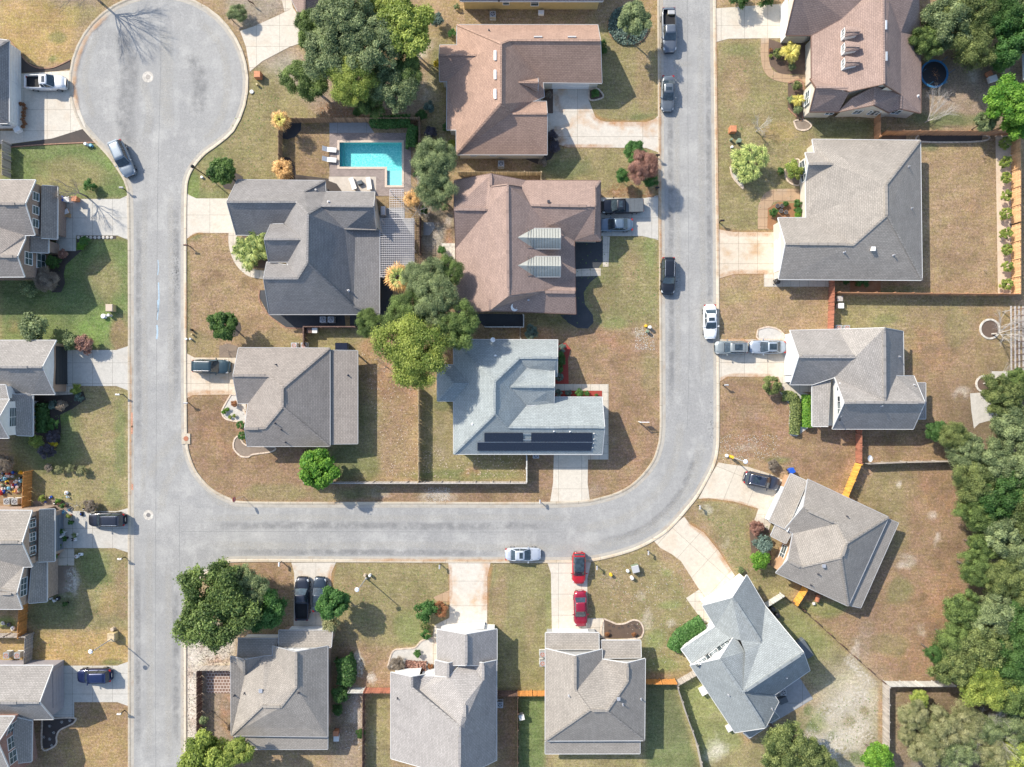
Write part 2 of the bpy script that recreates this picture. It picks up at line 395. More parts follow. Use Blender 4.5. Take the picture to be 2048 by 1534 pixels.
# ================================================================ GROUND, ROADS, DRIVES
def axis(a,b,s):
    core=list(np.arange(a,b+s/2,s)); return np.array([-900,-500,-300,-200,-140,-105,-88]+core+[88,105,140,200,300,500,900])
gx=axis(-80,80,.32); gy=axis(-60,60,.32)
X,Y=np.meshgrid(gx,gy)                       # [iy,ix]
PX=1024+X*FP/H; PY=767-Y*FP/H
C_={'tan':(.335,.25,.14),'brown':(.275,.178,.10),'dbrown':(.225,.142,.082),'green':(.165,.20,.07),'lgreen':(.235,.262,.10),'dgreen':(.125,.155,.07),
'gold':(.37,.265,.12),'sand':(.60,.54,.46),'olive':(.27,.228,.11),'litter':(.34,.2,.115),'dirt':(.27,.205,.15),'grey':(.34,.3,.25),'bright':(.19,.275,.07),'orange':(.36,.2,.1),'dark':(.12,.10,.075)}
for k_,f_ in (('tan',(.90,.84,.86)),('brown',(.96,.96,1.02)),('dbrown',(.92,.92,.95)),('olive',(.92,.90,.92)),('green',(.90,.90,.95)),('lgreen',(.88,.93,.85)),('dgreen',(.85,.9,.85)),('bright',(.92,.88,.95)),('gold',(.98,.93,.9)),('litter',(1,.92,.92))):
    C_[k_]=tuple(a_*b_ for a_,b_ in zip(C_[k_],f_))
base=np.zeros(X.shape+(3,)); base[:]=C_['tan']
def gblur(m,s):
    r=int(max(1,round(s/.32*2))); k=np.exp(-.5*(np.arange(-r,r+1)/(s/.32))**2); k/=k.sum()
    m=np.apply_along_axis(lambda a:np.convolve(np.pad(a,r,'edge'),k,'valid'),0,m)
    return np.apply_along_axis(lambda a:np.convolve(np.pad(a,r,'edge'),k,'valid'),1,m)
def inpoly(poly):
    m=np.zeros(X.shape,bool); n=len(poly)
    for i in range(n):
        x1,y1=poly[i]; x2,y2=poly[(i+1)%n]
        if y1==y2: continue
        c=((y1>PY)!=(y2>PY))&(PX<(x2-x1)*(PY-y1)/(y2-y1)+x1); m^=c
    return m
def area(c,poly,blur=.5,a=1.0):
    m=inpoly(pts(poly) if isinstance(poly,str) else poly).astype(float)
    if blur: m=gblur(m,blur)
    m=(m*a)[...,None]; global base; base=base*(1-m)+np.array(C_[c])*m
rng=np.random.RandomState(3)
# smooth random field to break up blob outlines
fld=gblur(rng.randn(*X.shape),.9); fld/=fld.std(); fld2=gblur(rng.randn(*X.shape),.4); fld2/=fld2.std()
def blob(c,px,py,rx,ry=None,a=.8,rough=.35):
    ry=ry or rx; rough=max(rough,.9 if c in('sand','dirt','litter') else .35); d=np.sqrt(((PX-px)/rx)**2+((PY-py)/ry)**2)+rough*.28*fld+rough*.18*fld2
    m=np.clip((1.15-d)/.5,0,1)*a
    if c in('sand','dirt','litter'): m=m*np.clip(.62+.45*fld2+.25*fld,.05,1)
    m=m[...,None]; global base; base=base*(1-m)+np.array(C_[c])*m
# lawns
area('gold','Z 0 0, 175 0, 150 60, 140 130, 60 130, 0 80'); area('green','Z 90 0,230 0,160 60,130 20',.8,.4); blob('green',115,75,22,12,.5); blob('green',105,118,10,7,.7)
area('dirt','Z 90 -20,190 -20,200 12,100 6',.5,.8)
area('green','Z 0 285, 200 285, 262 370, 262 400, 0 400'); blob('olive',150,345,80,35,.7); blob('olive',110,372,60,25,.6); blob('bright',220,320,16,26,.5)
area('green','Z 0 472,262 472,262 700,0 700'); blob('olive',210,560,40,50,.75); blob('bright',190,650,45,38,.7); blob('dgreen',150,600,60,50,.5); blob('brown',240,665,22,40,.8); blob('bright',130,520,16,40,.5); blob('litter',30,650,25,20,.4)
blob('dgreen',30,600,50,60,.6)
area('olive','Z 90 772,262 772,262 1022,20 1022,20 860'); blob('green',110,880,60,60,.7); blob('bright',125,830,18,20,.6); blob('green',240,880,14,90,.6); blob('green',230,990,22,26,.5); blob('dgreen',60,900,40,50,.5); blob('tan',190,860,40,50,.3); blob('litter',232,870,12,10,.3)
area('olive','Z 60 1095,262 1095,262 1260,60 1260'); blob('green',190,1130,35,50,.8); blob('dgreen',100,1220,60,40,.5); blob('brown',245,1180,16,60,.6); blob('gold',215,1200,20,30,.5); blob('sand',142,1165,18,32,.75,.8); blob('bright',10,1245,30,14,.7)
area('gold','Z 68 1264,262 1264,262 1330,68 1330'); area('gold','Z 0 1270,50 1270,50 1335,0 1335'); blob('green',225,1325,26,6,.6)
area('brown','Z 60 1404,262 1404,262 1540,60 1540'); area('gold','Z 130 1460,262 1420,262 1540,110 1540',2,.7)
area('brown','Z 0 965,60 965,60 1020,0 1020',.4,.6)
# strip beyond the cul-de-sac
area('olive','Z 372 400,470 330,590 110,500 170,480 280,400 300'); area('olive','B1 600 500,900 450,1000 800,1180 900,1180 1360,160 1500,100 1500,60 1380,200 1150,450 900,560 600',.4)
area('grey','B1 600 500,880 360,1200 800,1100 830,850 560,720 540',1.0,.75); blob('green',425,395,40,18,.7); blob('bright',385,375,15,30,.7); blob('green',420,300,30,40,.4); blob('litter',660,222,45,16,.6)
area('grey','B1 380 -60,820 -60,860 80,600 205,500 215,430 130',.6,.7); blob('dirt',500,15,50,25,.6)
area('dirt','Z 590 150,860 140,860 240,640 236',.8,.8); blob('sand',860,190,30,40,.7,.8); blob('litter',690,215,60,20,.6); blob('sand',840,95,40,30,.6)
area('olive','Z 860 60,925 60,925 330,840 330',.8,.8); blob('green',880,130,20,40,.4)
area('brown','B2 80 560,420 530,440 700,560 860,680 880,650 970,700 1160,860 1260,1000 1270,1000 1400,480 1400,80 1440',.4,.6); area('tan','B2 100 580,420 540,450 720,600 880,640 1000,500 1150,300 1100,100 900',1.2,.6)
blob('green',375,600,8,150,.4); blob('olive',560,680,60,22,.6); blob('olive',400,690,40,25,.6); blob('green',385,470,20,12,.5)
area('brown','Z 575 248,660 248,660 355,575 355',.3,.8); blob('tan',620,310,30,40,.5)
# corner lot
area('brown','Z 366 795,480 790,640 895,640 1010,470 1014,380 940',.5); area('dbrown','Z 366 795,470 790,500 900,420 940,380 930',1,.6); blob('olive',560,985,90,18,.7); blob('litter',440,880,60,60,.35); blob('dirt',380,860,14,50,.5)
area('olive','Z 612 655,720 655,760 700,760 965,612 965',.4); area('litter','Z 720 690,840 690,840 800,720 800',1,.6); blob('tan',790,900,45,80,.7); blob('brown',800,820,40,60,.6); blob('green',735,930,25,25,.5); blob('dgreen',690,920,40,40,.6); blob('litter',735,690,35,20,.6)
area('olive','Z 842 775,1054 775,1054 965,842 965',.3); blob('green',920,950,120,12,.6); blob('litter',945,945,25,14,.6); blob('dirt',885,880,20,50,.5); blob('dgreen',880,810,22,12,.5)
area('brown','Z 612 966,1110 966,1110 1010,612 1010',.3,.9); blob('olive',660,990,50,14,.7); blob('sand',880,993,40,16,.45,1.2); blob('sand',760,985,25,12,.35,1.2); blob('dgreen',730,985,50,12,.4)
# between east street and middle houses
area('olive','Z 1170 50,1320 50,1320 250,1150 250'); blob('tan',1290,150,22,90,.6); blob('green',1290,235,30,10,.6); blob('green',1200,90,20,20,.4); area('olive','Z 1085 295,1320 295,1320 395,1085 370'); blob('dgreen',1130,335,60,20,.6); blob('litter',1275,385,60,16,.75); blob('gold',1300,20,18,40,.6)
area('green','Z 1160 470,1320 470,1320 660,1100 660',.5,.6); blob('olive',1270,570,40,80,.7); blob('brown',1200,600,30,30,.4); blob('lgreen',1300,500,14,50,.5); blob('tan',1260,540,18,40,.5)
area('brown','Z 1055 655,1325 650,1330 900,1250 995,1180 1003,1055 1003',1.0); blob('olive',1300,740,22,50,.6); blob('litter',1220,700,60,50,.5); blob('tan',1190,720,50,40,.5); blob('litter',1260,900,40,70,.4); blob('sand',1280,668,24,10,.35,1.3); blob('dbrown',1240,880,50,60,.3); blob('dirt',1190,985,20,20,.5)
blob('dgreen',1080,640,30,16,.5); blob('lgreen',1230,648,30,14,.5)
# south row
area('brown','Z 450 1126,585 1126,585 1190,450 1190',.4); area('sand','Z 366 1230,400 1240,470 1260,470 1330,402 1330,402 1540,366 1540',.6,.85); blob('dirt',420,1290,30,18,.8,.8); blob('litter',380,1350,8,30,.5,1); blob('litter',385,1430,10,40,.4,1.2); blob('litter',440,1318,30,10,.6,.8)
area('dirt','Z 400 1340,465 1340,465 1534,400 1534',.3); blob('litter',455,1420,18,60,.7)
area('olive','Z 664 1126,900 1126,900 1200,870 1290,664 1290',.4); blob('tan',700,1170,30,20,.4); blob('lgreen',820,1260,30,35,.6); area('brown','Z 664 1240,730 1290,780 1330,780 1400,664 1400',1,.7); blob('sand',715,1320,9,34,.6,.8); blob('sand',745,1360,14,14,.5,1.2); blob('sand',710,1430,16,45,.55,1.3); area('dirt','Z 664 1376,730 1376,730 1540,664 1540',.6,.7); blob('sand',712,1420,14,45,.35,1.3)
area('olive','Z 732 1390,782 1390,782 1540,732 1540',.3); blob('sand',745,1480,6,45,.25,1.3)
area('green','Z 975 1126,1102 1126,1102 1390,975 1390',.3,.5); blob('tan',1000,1200,16,70,.6); blob('tan',1060,1240,12,60,.35); blob('lgreen',1100,1250,10,90,.4); area('dbrown','Z 995 1380,1036 1380,1036 1540,995 1540',.3,.7); area('green','Z 1036 1390,1092 1390,1092 1540,1036 1540',.3); 
area('olive','Z 1175 1120,1300 1095,1350 1150,1440 1260,1380 1350,1290 1350,1180 1250',.6); area('brown','Z 1185 1140,1290 1140,1300 1220,1210 1230',2,.55); blob('bright',1335,1145,14,10,.4); blob('lgreen',1310,1280,25,25,.6); blob('lgreen',1340,1210,24,10,.6); blob('sand',1340,1245,14,10,.35,1.2); blob('sand',1295,1250,12,30,.3,1.2); blob('lgreen',1330,1330,40,16,.6); blob('sand',1282,1190,14,14,.3,1.2); blob('dirt',1225,1160,30,30,.3); blob('lgreen',1350,1290,10,20,.5)
area('dgreen','Z 1292 1360,1350 1368,1370 1430,1400 1540,1292 1540',.3,.8); area('lgreen','Z 1092 1500,1400 1500,1400 1545,1092 1545',1.5,.5)
area('lgreen','Z 1352 1370,1400 1350,1480 1470,1500 1540,1408 1540,1370 1425',.4,.75); blob('sand',1435,1500,30,30,.6,.9); blob('litter',1500,1490,24,30,.6); blob('dirt',1430,1430,20,20,.4)
# east row
area('olive','Z 1437 80,1590 80,1620 280,1600 460,1437 460',.4); blob('tan',1470,170,30,60,.7); blob('gold',1560,265,40,20,.5); blob('litter',1500,240,30,14,.4); blob('green',1480,100,40,12,.4); blob('olive',1500,440,50,18,.5); area('dgreen','Z 1610 235,1745 235,1745 282,1630 282',.5,.7)
area('tan','Z 1437 550,1660 560,1660 665,1560 665,1437 655',.4); blob('gold',1520,590,60,10,.4); blob('olive',1470,590,30,20,.4)
area('brown','Z 1440 755,1700 770,1710 920,1690 985,1560 930,1440 905',.4); area('litter','Z 1450 850,1560 800,1600 900,1480 900',2.5,.4); blob('sand',1490,895,30,10,.3,1.2); blob('dirt',1500,830,30,30,.35); blob('green',1555,920,30,8,.55)
area('tan','Z 1842 285,1990 285,1990 590,1668 590,1668 560,1842 560',.3); blob('brown',1930,480,50,90,.45); blob('dgreen',1860,295,20,10,.6); blob('green',1800,580,60,8,.5); blob('litter',1950,410,40,40,.25)
area('olive','Z 1668 595,2022 595,2022 780,1668 680',.4); area('brown','Z 1800 620,2020 620,2000 800,1900 920,1850 920,1810 700',2,.8); blob('litter',1860,700,60,60,.5); blob('olive',1920,650,30,40,.6); blob('green',1770,640,30,14,.4); blob('sand',1925,785,18,14,.6,.8); blob('litter',1930,625,12,10,.5)
area('dbrown','Z 1722 850,1900 850,1900 922,1722 922',1,.6)
area('brown','Z 1700 925,1900 925,1960 1100,1950 1400,1770 1370,1600 1210,1700 1100',1.0); blob('olive',1770,980,60,50,.7); blob('olive',1790,1060,30,60,.6); blob('litter',1880,1000,50,60,.55); blob('sand',1865,1030,14,12,.6,1); blob('sand',1875,1075,8,18,.7,1.3); blob('sand',1810,1125,26,16,.45,.9); blob('sand',1798,970,7,9,.7); blob('litter',1880,1200,60,80,.4); blob('green',1800,1180,30,30,.45); blob('bright',1650,1215,50,20,.5); blob('sand',1850,1260,25,10,.5,1.2); blob('dirt',1730,1280,20,50,.6); blob('litter',1800,1330,90,40,.4); blob('olive',1780,1290,40,25,.6); blob('litter',1910,1320,60,60,.6)
area('olive','Z 1383 1010,1430 995,1560 1040,1545 1080,1530 1120,1470 1150,1430 1060',.4); blob('sand',1415,1020,12,10,.5,1); blob('litter',1510,1070,22,30,.5); blob('sand',1450,1085,10,12,.3,1.2); area('olive','Z 1470 1150,1560 1120,1600 1180,1560 1200,1500 1190',.5)
area('olive','Z 1530 1180,1600 1215,1770 1370,1770 1540,1400 1540,1640 1400,1560 1260',.4); area('bright','Z 1560 1195,1620 1235,1670 1290,1640 1320,1570 1260',1.2,.45); area('sand','Z 1640 1400,1690 1320,1765 1380,1765 1450,1720 1520,1740 1545,1600 1545,1640 1480',2.2,.55); blob('sand',1710,1310,10,40,.55,.8); blob('lgreen',1640,1440,22,30,.5,.8); blob('orange',1760,1430,6,60,.6); blob('dirt',1720,1400,30,20,.4); blob('sand',1880,1530,60,20,.6)
for x_,y_,r_ in ((1650,1420,14),(1690,1400,10),(1665,1470,12),(1700,1450,16),(1730,1420,9),(1625,1455,12),(1740,1480,12),(1680,1500,18),(1615,1420,10),(1655,1530,12),(1715,1515,10)): blob('green' if x_%2 else 'olive',x_,y_,r_,None,.75,1.3)
area('dirt','Z 842 400,908 400,908 515,842 515',.6,.8); blob('grey',870,470,22,34,.8,.9); blob('litter',897,485,9,34,.8,1); blob('dark',860,440,14,30,.5,.9); blob('sand',900,440,8,14,.6,1)
for x_,y_ in ((1745,880),(1800,890),(1850,880),(1900,1100),(1840,1200),(1760,1050),(1500,800),(1620,870),(1250,720),(1200,860),(440,860),(520,930),(430,560),(500,440+130)): blob('dbrown',x_,y_,22,14,.5,1.2); blob('tan',x_+25,y_+18,18,12,.45,1.2)
# north-east corner
area('dirt','Z 1840 110,2048 110,2048 258,1840 258',1,.9); blob('green',1900,240,70,14,.6); blob('sand',1945,150,12,30,.35,1.3); blob('dgreen',1870,240,60,20,.5)
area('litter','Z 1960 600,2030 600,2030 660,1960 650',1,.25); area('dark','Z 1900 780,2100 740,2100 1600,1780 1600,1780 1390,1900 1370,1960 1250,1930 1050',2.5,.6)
base=np.clip(base*(1+.05*fld2[...,None]+.05*fld[...,None]),.02,.8)
# pale flecks, ant hills, fallen leaves
pool_px=[(677,283),(806,283),(806,373),(772,373),(772,336),(677,336)]
mpool=inpoly(pool_px)
ny,nx=X.shape
verts=np.stack([X.ravel(),Y.ravel(),np.zeros(X.size)],1)
idx=np.arange(ny*nx).reshape(ny,nx)
quad=np.stack([idx[:-1,:-1],idx[:-1,1:],idx[1:,1:],idx[1:,:-1]],-1)
keep=~(mpool[:-1,:-1]|mpool[:-1,1:]|mpool[1:,1:]|mpool[1:,:-1]); quad=quad[keep]
me=bpy.data.meshes.new('ground'); me.vertices.add(len(verts)); me.vertices.foreach_set('co',verts.ravel())
me.loops.add(quad.size); me.loops.foreach_set('vertex_index',quad.ravel().astype(np.int32))
me.polygons.add(len(quad)); me.polygons.foreach_set('loop_start',(np.arange(len(quad))*4).astype(np.int32))
me.update(calc_edges=True)
at=me.color_attributes.new('soil_colour','FLOAT_COLOR','POINT')
at.data.foreach_set('color',np.concatenate([base.reshape(-1,3),np.ones((ny*nx,1))],1).ravel().astype(np.float32))
m,t,b=newmat('lawn_and_soil'); v=coord(t)
a=t.nodes.new('ShaderNodeAttribute'); a.attribute_name='soil_colour'; c=a.outputs['Color']
n1=noise(t,v,.55,5,.65); n2=noise(t,v,2.6,5,.7); n3=noise(t,v,3.2,4,.8); n4=noise(t,coord(t,'Object',(1,1,1),.9),8.5,2,.85)
hs=t.nodes.new('ShaderNodeHueSaturation'); t.links.new(c,hs.inputs['Color'])
hs.inputs['Hue'].default_value=.525; hs.inputs['Saturation'].default_value=1.05; hs.inputs['Value'].default_value=.92
c=mix(t,ramp(t,n1,[(.42,0.),(.62,.75)]),c,hs.outputs[0])
hs2=t.nodes.new('ShaderNodeHueSaturation'); t.links.new(c,hs2.inputs['Color']); hs2.inputs['Hue'].default_value=.475; hs2.inputs['Saturation'].default_value=.75; hs2.inputs['Value'].default_value=1.2
c=mix(t,ramp(t,n2,[(.48,0.),(.68,.8)]),c,hs2.outputs[0])
c=mix(t,.8,c,ramp(t,noise(t,coord(t,'Object',(.22,2.6,1),.12),1.4,4,.7),[(.35,.84),(.65,1.14)]),'MULTIPLY'); c=mix(t,.6,c,ramp(t,noise(t,coord(t,'Object',(1,1,1),.4),1.1,6,.75),[(.35,.8),(.65,1.18)]),'MULTIPLY')
c=mix(t,.95,c,ramp(t,n3,[(.34,.66),(.5,1.),(.66,1.3)]),'MULTIPLY')
c=mix(t,.9,c,ramp(t,n4,[(.33,.62),(.5,1.),(.68,1.42)]),'MULTIPLY')
fl=noise(t,v,5.5,2,.5); c=mix(t,ramp(t,fl,[(.76,0.),(.8,.4)]),c,(.62,.56,.48))
t.links.new(c,b.inputs['Base Color']); b.inputs['Roughness'].default_value=.95; b.inputs['Specular IOR Level'].default_value=.15
bump(t,b,n4,.8,.06)
me.materials.append(m); g=bpy.data.objects.new('ground',me); link(g); tag(g,kind='structure')

def catmull(p,n=5):
    out=[]
    for i in range(len(p)-1):
        a=p[max(i-1,0)];b_=p[i];c_=p[i+1];d_=p[min(i+2,len(p)-1)]
        for k in range(n):
            s=k/n
            out.append(tuple(.5*((2*b_[j])+(-a[j]+c_[j])*s+(2*a[j]-5*b_[j]+4*c_[j]-d_[j])*s*s+(-a[j]+3*b_[j]-3*c_[j]+d_[j])*s**3) for j in (0,1)))
    out.append(p[-1]); return out
arc=[(318+168*math.cos(math.radians(g)),165+168*math.sin(math.radians(g))) for g in range(150,395,9)]
west=[(268,1900),(268,1500),(268,1100),(268,700),(267,420),(262,368),(247,338),(222,303),(195,275)]
edge1=catmull(west,3)[:-1]+arc+catmull([(447,268),(425,285),(402,302),(380,328),(367,355),(363,390),(362,500),(362,700),(363,860),(365,892),(371,918),(384,948),(407,976),(430,994),(455,1006),(475,1013),(560,1015),(800,1015),(1000,1015.5),(1150,1014),(1206,1005),(1245,992),(1274,974),(1298,950),(1316,924),(1326,895),(1330,869),(1331,820),(1330,600),(1328,300),(1326,0),(1325,-300)],5)
edge2=catmull([(362,1900),(362,1500),(362,1260),(364,1220),(376,1177),(397,1149),(420,1130),(446,1118),(480,1112.5),(700,1113),(1000,1114),(1148,1114),(1185,1111),(1237,1099),(1279,1084),(1320,1060),(1343,1039),(1368,1010),(1389,983),(1407,951),(1419,926),(1425,900),(1427,860),(1427,700),(1426,500),(1423,250),(1420,0),(1419,-300)],5)
def sheet(name,poly,z,mat,kind='structure',parent=None):
    w=[Vector((P(x,y).x,P(x,y).y,z)) for x,y in poly]
    tri=G.tessellate_polygon([w])
    ar=G.normal(w[0],w[1],w[2])
    f=[]
    for q in tri:
        a_,b_,c_=[w[i] for i in q]
        f.append(tuple(q) if (b_-a_).cross(c_-a_).z>0 else tuple(reversed(q)))
    o=mk(name,w,f,mat,parent)
    if kind and parent is None: o['kind']=kind
    return o
m,t,b=newmat('weathered_asphalt'); v=coord(t)
n1=noise(t,coord(t,'Object',(1,1,1),.2),.09,5,.6); n2=noise(t,coord(t,'Object',(1,.35,1)),.7,6,.7); n2b=noise(t,coord(t,'Object',(.3,1,1)),.8,6,.7); n3=noise(t,v,14,3,.8); n4=noise(t,v,.3,4,.6)
c=mix(t,ramp(t,n1,[(.35,0.),(.65,1.)]),(.275,.27,.26),(.33,.322,.305))
c=mix(t,ramp(t,n2,[(.5,0.),(.72,.75)]),c,(.41,.40,.375))
c=mix(t,ramp(t,n2b,[(.48,0.),(.72,.7)]),c,(.265,.262,.255))
c=mix(t,ramp(t,n4,[(.52,0.),(.68,.7)]),c,(.40,.39,.365))
c=mix(t,.9,c,ramp(t,n3,[(.3,.72),(.5,1.),(.72,1.28)]),'MULTIPLY'); c=mix(t,.8,c,ramp(t,noise(t,v,3.5,5,.75),[(.3,.82),(.7,1.16)]),'MULTIPLY')
vo=t.nodes.new('ShaderNodeTexVoronoi'); vo.feature='DISTANCE_TO_EDGE'; vo.inputs['Scale'].default_value=.16
wv=t.nodes.new('ShaderNodeVectorMath'); wv.operation='ADD'; nn=t.nodes.new('ShaderNodeTexNoise'); nn.inputs['Scale'].default_value=.6; nn.inputs['Detail'].default_value=5
t.links.new(v,nn.inputs['Vector']); sc_=t.nodes.new('ShaderNodeVectorMath'); sc_.operation='SCALE'; sc_.inputs['Scale'].default_value=3.0
t.links.new(nn.outputs['Color'],sc_.inputs[0]); t.links.new(v,wv.inputs[0]); t.links.new(sc_.outputs[0],wv.inputs[1]); t.links.new(wv.outputs[0],vo.inputs['Vector'])
c=mix(t,mul(t,ramp(t,vo.outputs[0],[(0.,1.),(.006,0.)]),ramp(t,n1,[(.4,0.),(.6,.3)])),c,(.2,.2,.2))
t.links.new(c,b.inputs['Base Color']); b.inputs['Roughness'].default_value=.88; bump(t,b,n3,.3,.01)
M['asphalt']=m
sheet('road',edge1+edge2[::-1],.012,M['asphalt'])
# rolled concrete kerb with its gutter pan
def kerb(name,line,side,cuts=()):
    w=[P(x,y) for x,y in line]; n=len(w); prof=[(0,.018),(.42,.026),(.58,.10),(.74,.115),(.80,.115),(.82,0)]
    vv=[];ff=[];mi=[]
    for i in range(n):
        a_=w[max(i-1,0)]; c_=w[min(i+1,n-1)]; d_=(c_-a_).normalized(); nn=Vector((-d_.y,d_.x,0))*side
        for r,z in prof: vv.append(w[i]+nn*(r-.02)+Vector((0,0,z)))
    k=len(prof)
    for i in range(n-1):
        for j in range(k-1):
            q=(i*k+j,(i+1)*k+j,(i+1)*k+j+1,i*k+j+1); ff.append(q if side<0 else q[::-1]); mi.append(1 if j==0 else 0)
    o=mk(name,vv,ff,[M['kerb'],M['gutterpan']],mi=mi); o['kind']='structure'; return o
kerb('kerb',edge1,1); kerb('kerb',edge2,-1)
def strip(name,line,w,z,mat,parent=None,kind='structure',n=5,h=0):
    p=[P(x,y) for x,y in catmull(line,n)]; vv=[];ff=[]
    for i in range(len(p)):
        d_=(p[min(i+1,len(p)-1)]-p[max(i-1,0)]).normalized(); nn=Vector((-d_.y,d_.x,0))*w/2
        vv+= [p[i]+nn+Vector((0,0,z)),p[i]-nn+Vector((0,0,z))]
        if h: vv+=[p[i]+nn,p[i]-nn]
    k=4 if h else 2
    for i in range(len(p)-1):
        a_=i*k;c_=(i+1)*k; ff.append((a_,a_+1,c_+1,c_))
        if h: ff+= [(a_,c_,c_+2,a_+2),(a_+1,a_+3,c_+3,c_+1)]
    o=mk(name,vv,ff,mat,parent)
    if kind and parent is None: o['kind']=kind
    return o
M['seamline']=plain('road_seam_tar',(.21,.21,.205),.9,var=.3)
M['oil']=plain('oil_stain',(.19,.19,.185),.9,var=.3)
strip('road_seam',[(322,20),(321,150),(315,420),(313,800),(311,1200),(312,1600)],.05,.017,M['seamline'])
strip('road_seam',[(362,1063),(600,1063),(900,1064),(1120,1064)],.05,.017,M['seamline'])
strip('road_seam',[(1374,-100),(1376,300),(1378,700),(1374,860)],.05,.017,M['seamline'])
strip('road_seam',[(359,1010),(359,1170)],.05,.018,M['seamline'])
for x,y,l,w in ((316,520,30,.10),(317,565,60,.16),(315,600,40,.12),(314,650,28,.22)):
    o=strip('chalk_mark',[(x,y),(x+1,y+l/2),(x-.5,y+l)],w,.018,M['pale_blue'])
for x,y,l in ((264,825,30),(264,852,16),(265,968,12)): strip('chalk_mark',[(x,y),(x,y+l)],.22,.032,M['stain_orange'])
def dark_spots(cx,cy,n,rx,ry,seed):
    r=random.Random(seed); B=MB()
    for i in range(n):
        x=cx+r.gauss(0,rx); y=cy+r.gauss(0,ry); q=r.uniform(.4,1.5); p=P(x,y); k=7; v0=[]
        for j in range(k):
            a_=2*math.pi*j/k; s=q*r.uniform(.6,1.2)*.06; v0.append(p+Vector((math.cos(a_)*s,math.sin(a_)*s*1.3,.02)))
        B.add(v0,[tuple(range(k))])
    o=B.build('oil_stain',M['oil'],world=True); o['kind']='structure'
dark_spots(352,545,70,4,22,1); dark_spots(1423,855,40,2.5,22,2)
# driveways and paths
def drive(s,mat,z=.035,name='driveway'): return sheet(name,pts(s),z,M[mat])
drive('Z 38 148,143 141,149 185,160 220,172 256,105 277,20 288,-40 288,-40 262,38 262','conc')
drive('Z 120 398,240 398,257 390,257 480,235 471,120 471','conc_grey'); drive('Z 112 471,152 471,152 502,112 502','conc_grey',.03,'path')
drive('Z 104 700,233 700,257 692,257 781,233 772,104 772','conc_grey'); drive('A3 425 470,560 470,575 530,420 540','walk',.03,'path')
drive('Z 112 1022,235 1022,257 1016,257 1105,230 1096,112 1096','conc_grey'); drive('A4 430 640,570 640,570 770,430 770','walk',.03,'path')
drive('Z 120 1331,235 1331,257 1323,257 1412,235 1404,120 1404','conc_grey'); drive('A5 405 1035,570 1035,570 1150,405 1150','conc_grey',.03,'path')
drive('Z 373 385,378 390,393 397,490 397,490 466,395 466,385 470,373 478','conc')
strip('path',[(466,462),(466,490),(476,520),(496,542),(520,549),(545,550)],1.15,.03,M['walk'])
drive('B3 88 255,150 288,500 290,500 570,140 575,88 600','conc_warm')
drive('B1 500 238,600 205,800 115,905 60,1000 200,1030 310,880 360,670 470,575 550,565 480,545 360','conc'); drive('B1 805 -60,880 -60,905 60,840 90','walk',.03,'path')
drive('D1 215 600,490 600,490 770,540 900,580 925,620 935,930 937,990 915,1022 888,1024 1170,930 1135,330 1130,260 1110,170 1000,170 870,215 870','conc_orange')
drive('D2 575 250,905 255,980 245,1022 230,1022 575,900 545,575 545','conc_grey')
drive('D2 597 545,650 550,640 780,597 780','walk',.03,'path'); drive('D2 370 800,580 790,580 850,370 855','walk',.03,'path')
drive('D3 222 1000,485 1000,480 1250,498 1392,193 1392,215 1250','conc'); drive('D3 230 492,640 492,640 1070,485 1070,485 1000,592 1000,592 542,230 540','walk',.03,'path')
drive('B4 893 480,1235 478,1200 560,1195 1010,910 1010,915 560','conc_orange')
drive('C4 945 480,1270 480,1245 590,1243 1010,880 1010,880 960,955 900,955 590','conc_orange'); drive('C4 840 960,960 900,960 1010,895 1010,870 1330,830 1330,820 1080','walk',.03,'path'); drive('C4 830 745,955 690,955 780,860 780','walk_red',.028,'path')
drive('D4 555 478,890 478,862 600,860 1040,590 1040,582 560','conc'); drive('D4 860 905,990 905,990 1060,860 1060','walk',.03,'path')
drive('F1 30 880,160 790,270 695,300 672,345 735,470 810,600 970,745 1190,500 1420,480 1370,425 1300,270 1060,190 1000,90 945','conc_diag'); drive('F1 315 1385,430 1310,500 1400,560 1600,470 1600','walk',.03,'path')
drive('F1 600 195,660 208,860 235,1060 300,1185 360,1040 670,950 600,740 540,520 510,425 515,520 330','conc_diag2'); drive('F1 950 600,1080 660,1040 790,915 700','walk',.03,'path')
drive('E5 140 455,720 455,720 742,400 742,210 740,140 785','conc'); drive('E5 600 742,860 742,860 860,650 860','walk',.03,'path')
drive('E3 138 800,260 822,640 822,640 1140,265 1142,138 1178','conc_warm'); drive('E3 490 1138,1000 1138,990 1240,490 1240','walk',.03,'path')
strip('path',[(1528,458),(1528,420),(1535,400),(1550,391),(1597,390)],1.7,.028,M['walk_red']); drive('E3 740 500,850 510,850 705,705 705,745 560','walk_red',.03,'path')
drive('E1 118 75,700 35,760 35,760 335,250 340,118 375','conc'); strip('path',[(1530,72),(1529,110),(1535,138),(1550,152),(1580,158),(1612,158)],1.1,.028,M['walk_red'])
drive('F2 1270 765,1300 765,1412 942,1115 1120,860 1290,800 1240,1040 900','patio',.05,'patio')
drive('B1 1180 1355,1540 1355,1540 1480,1280 1480,1180 1390','pale_patio',.03,'patio'); drive('C2 0 90,200 90,200 210,0 210','pale_patio',.034,'patio')
drive('B1 1185 940,1470 935,1530 1020,1185 1020','patio',.045,'patio')
for q in ('Z 659 266,822 266,822 283,659 283','Z 806 283,822 283,822 392,806 392','Z 659 336,771 336,771 353,659 353','Z 752 353,771 353,771 392,752 392','Z 659 283,676 283,676 336,659 336','Z 771 374,806 374,806 392,771 392'): sheet('pool_deck',pts(q),.03,M['paver'])
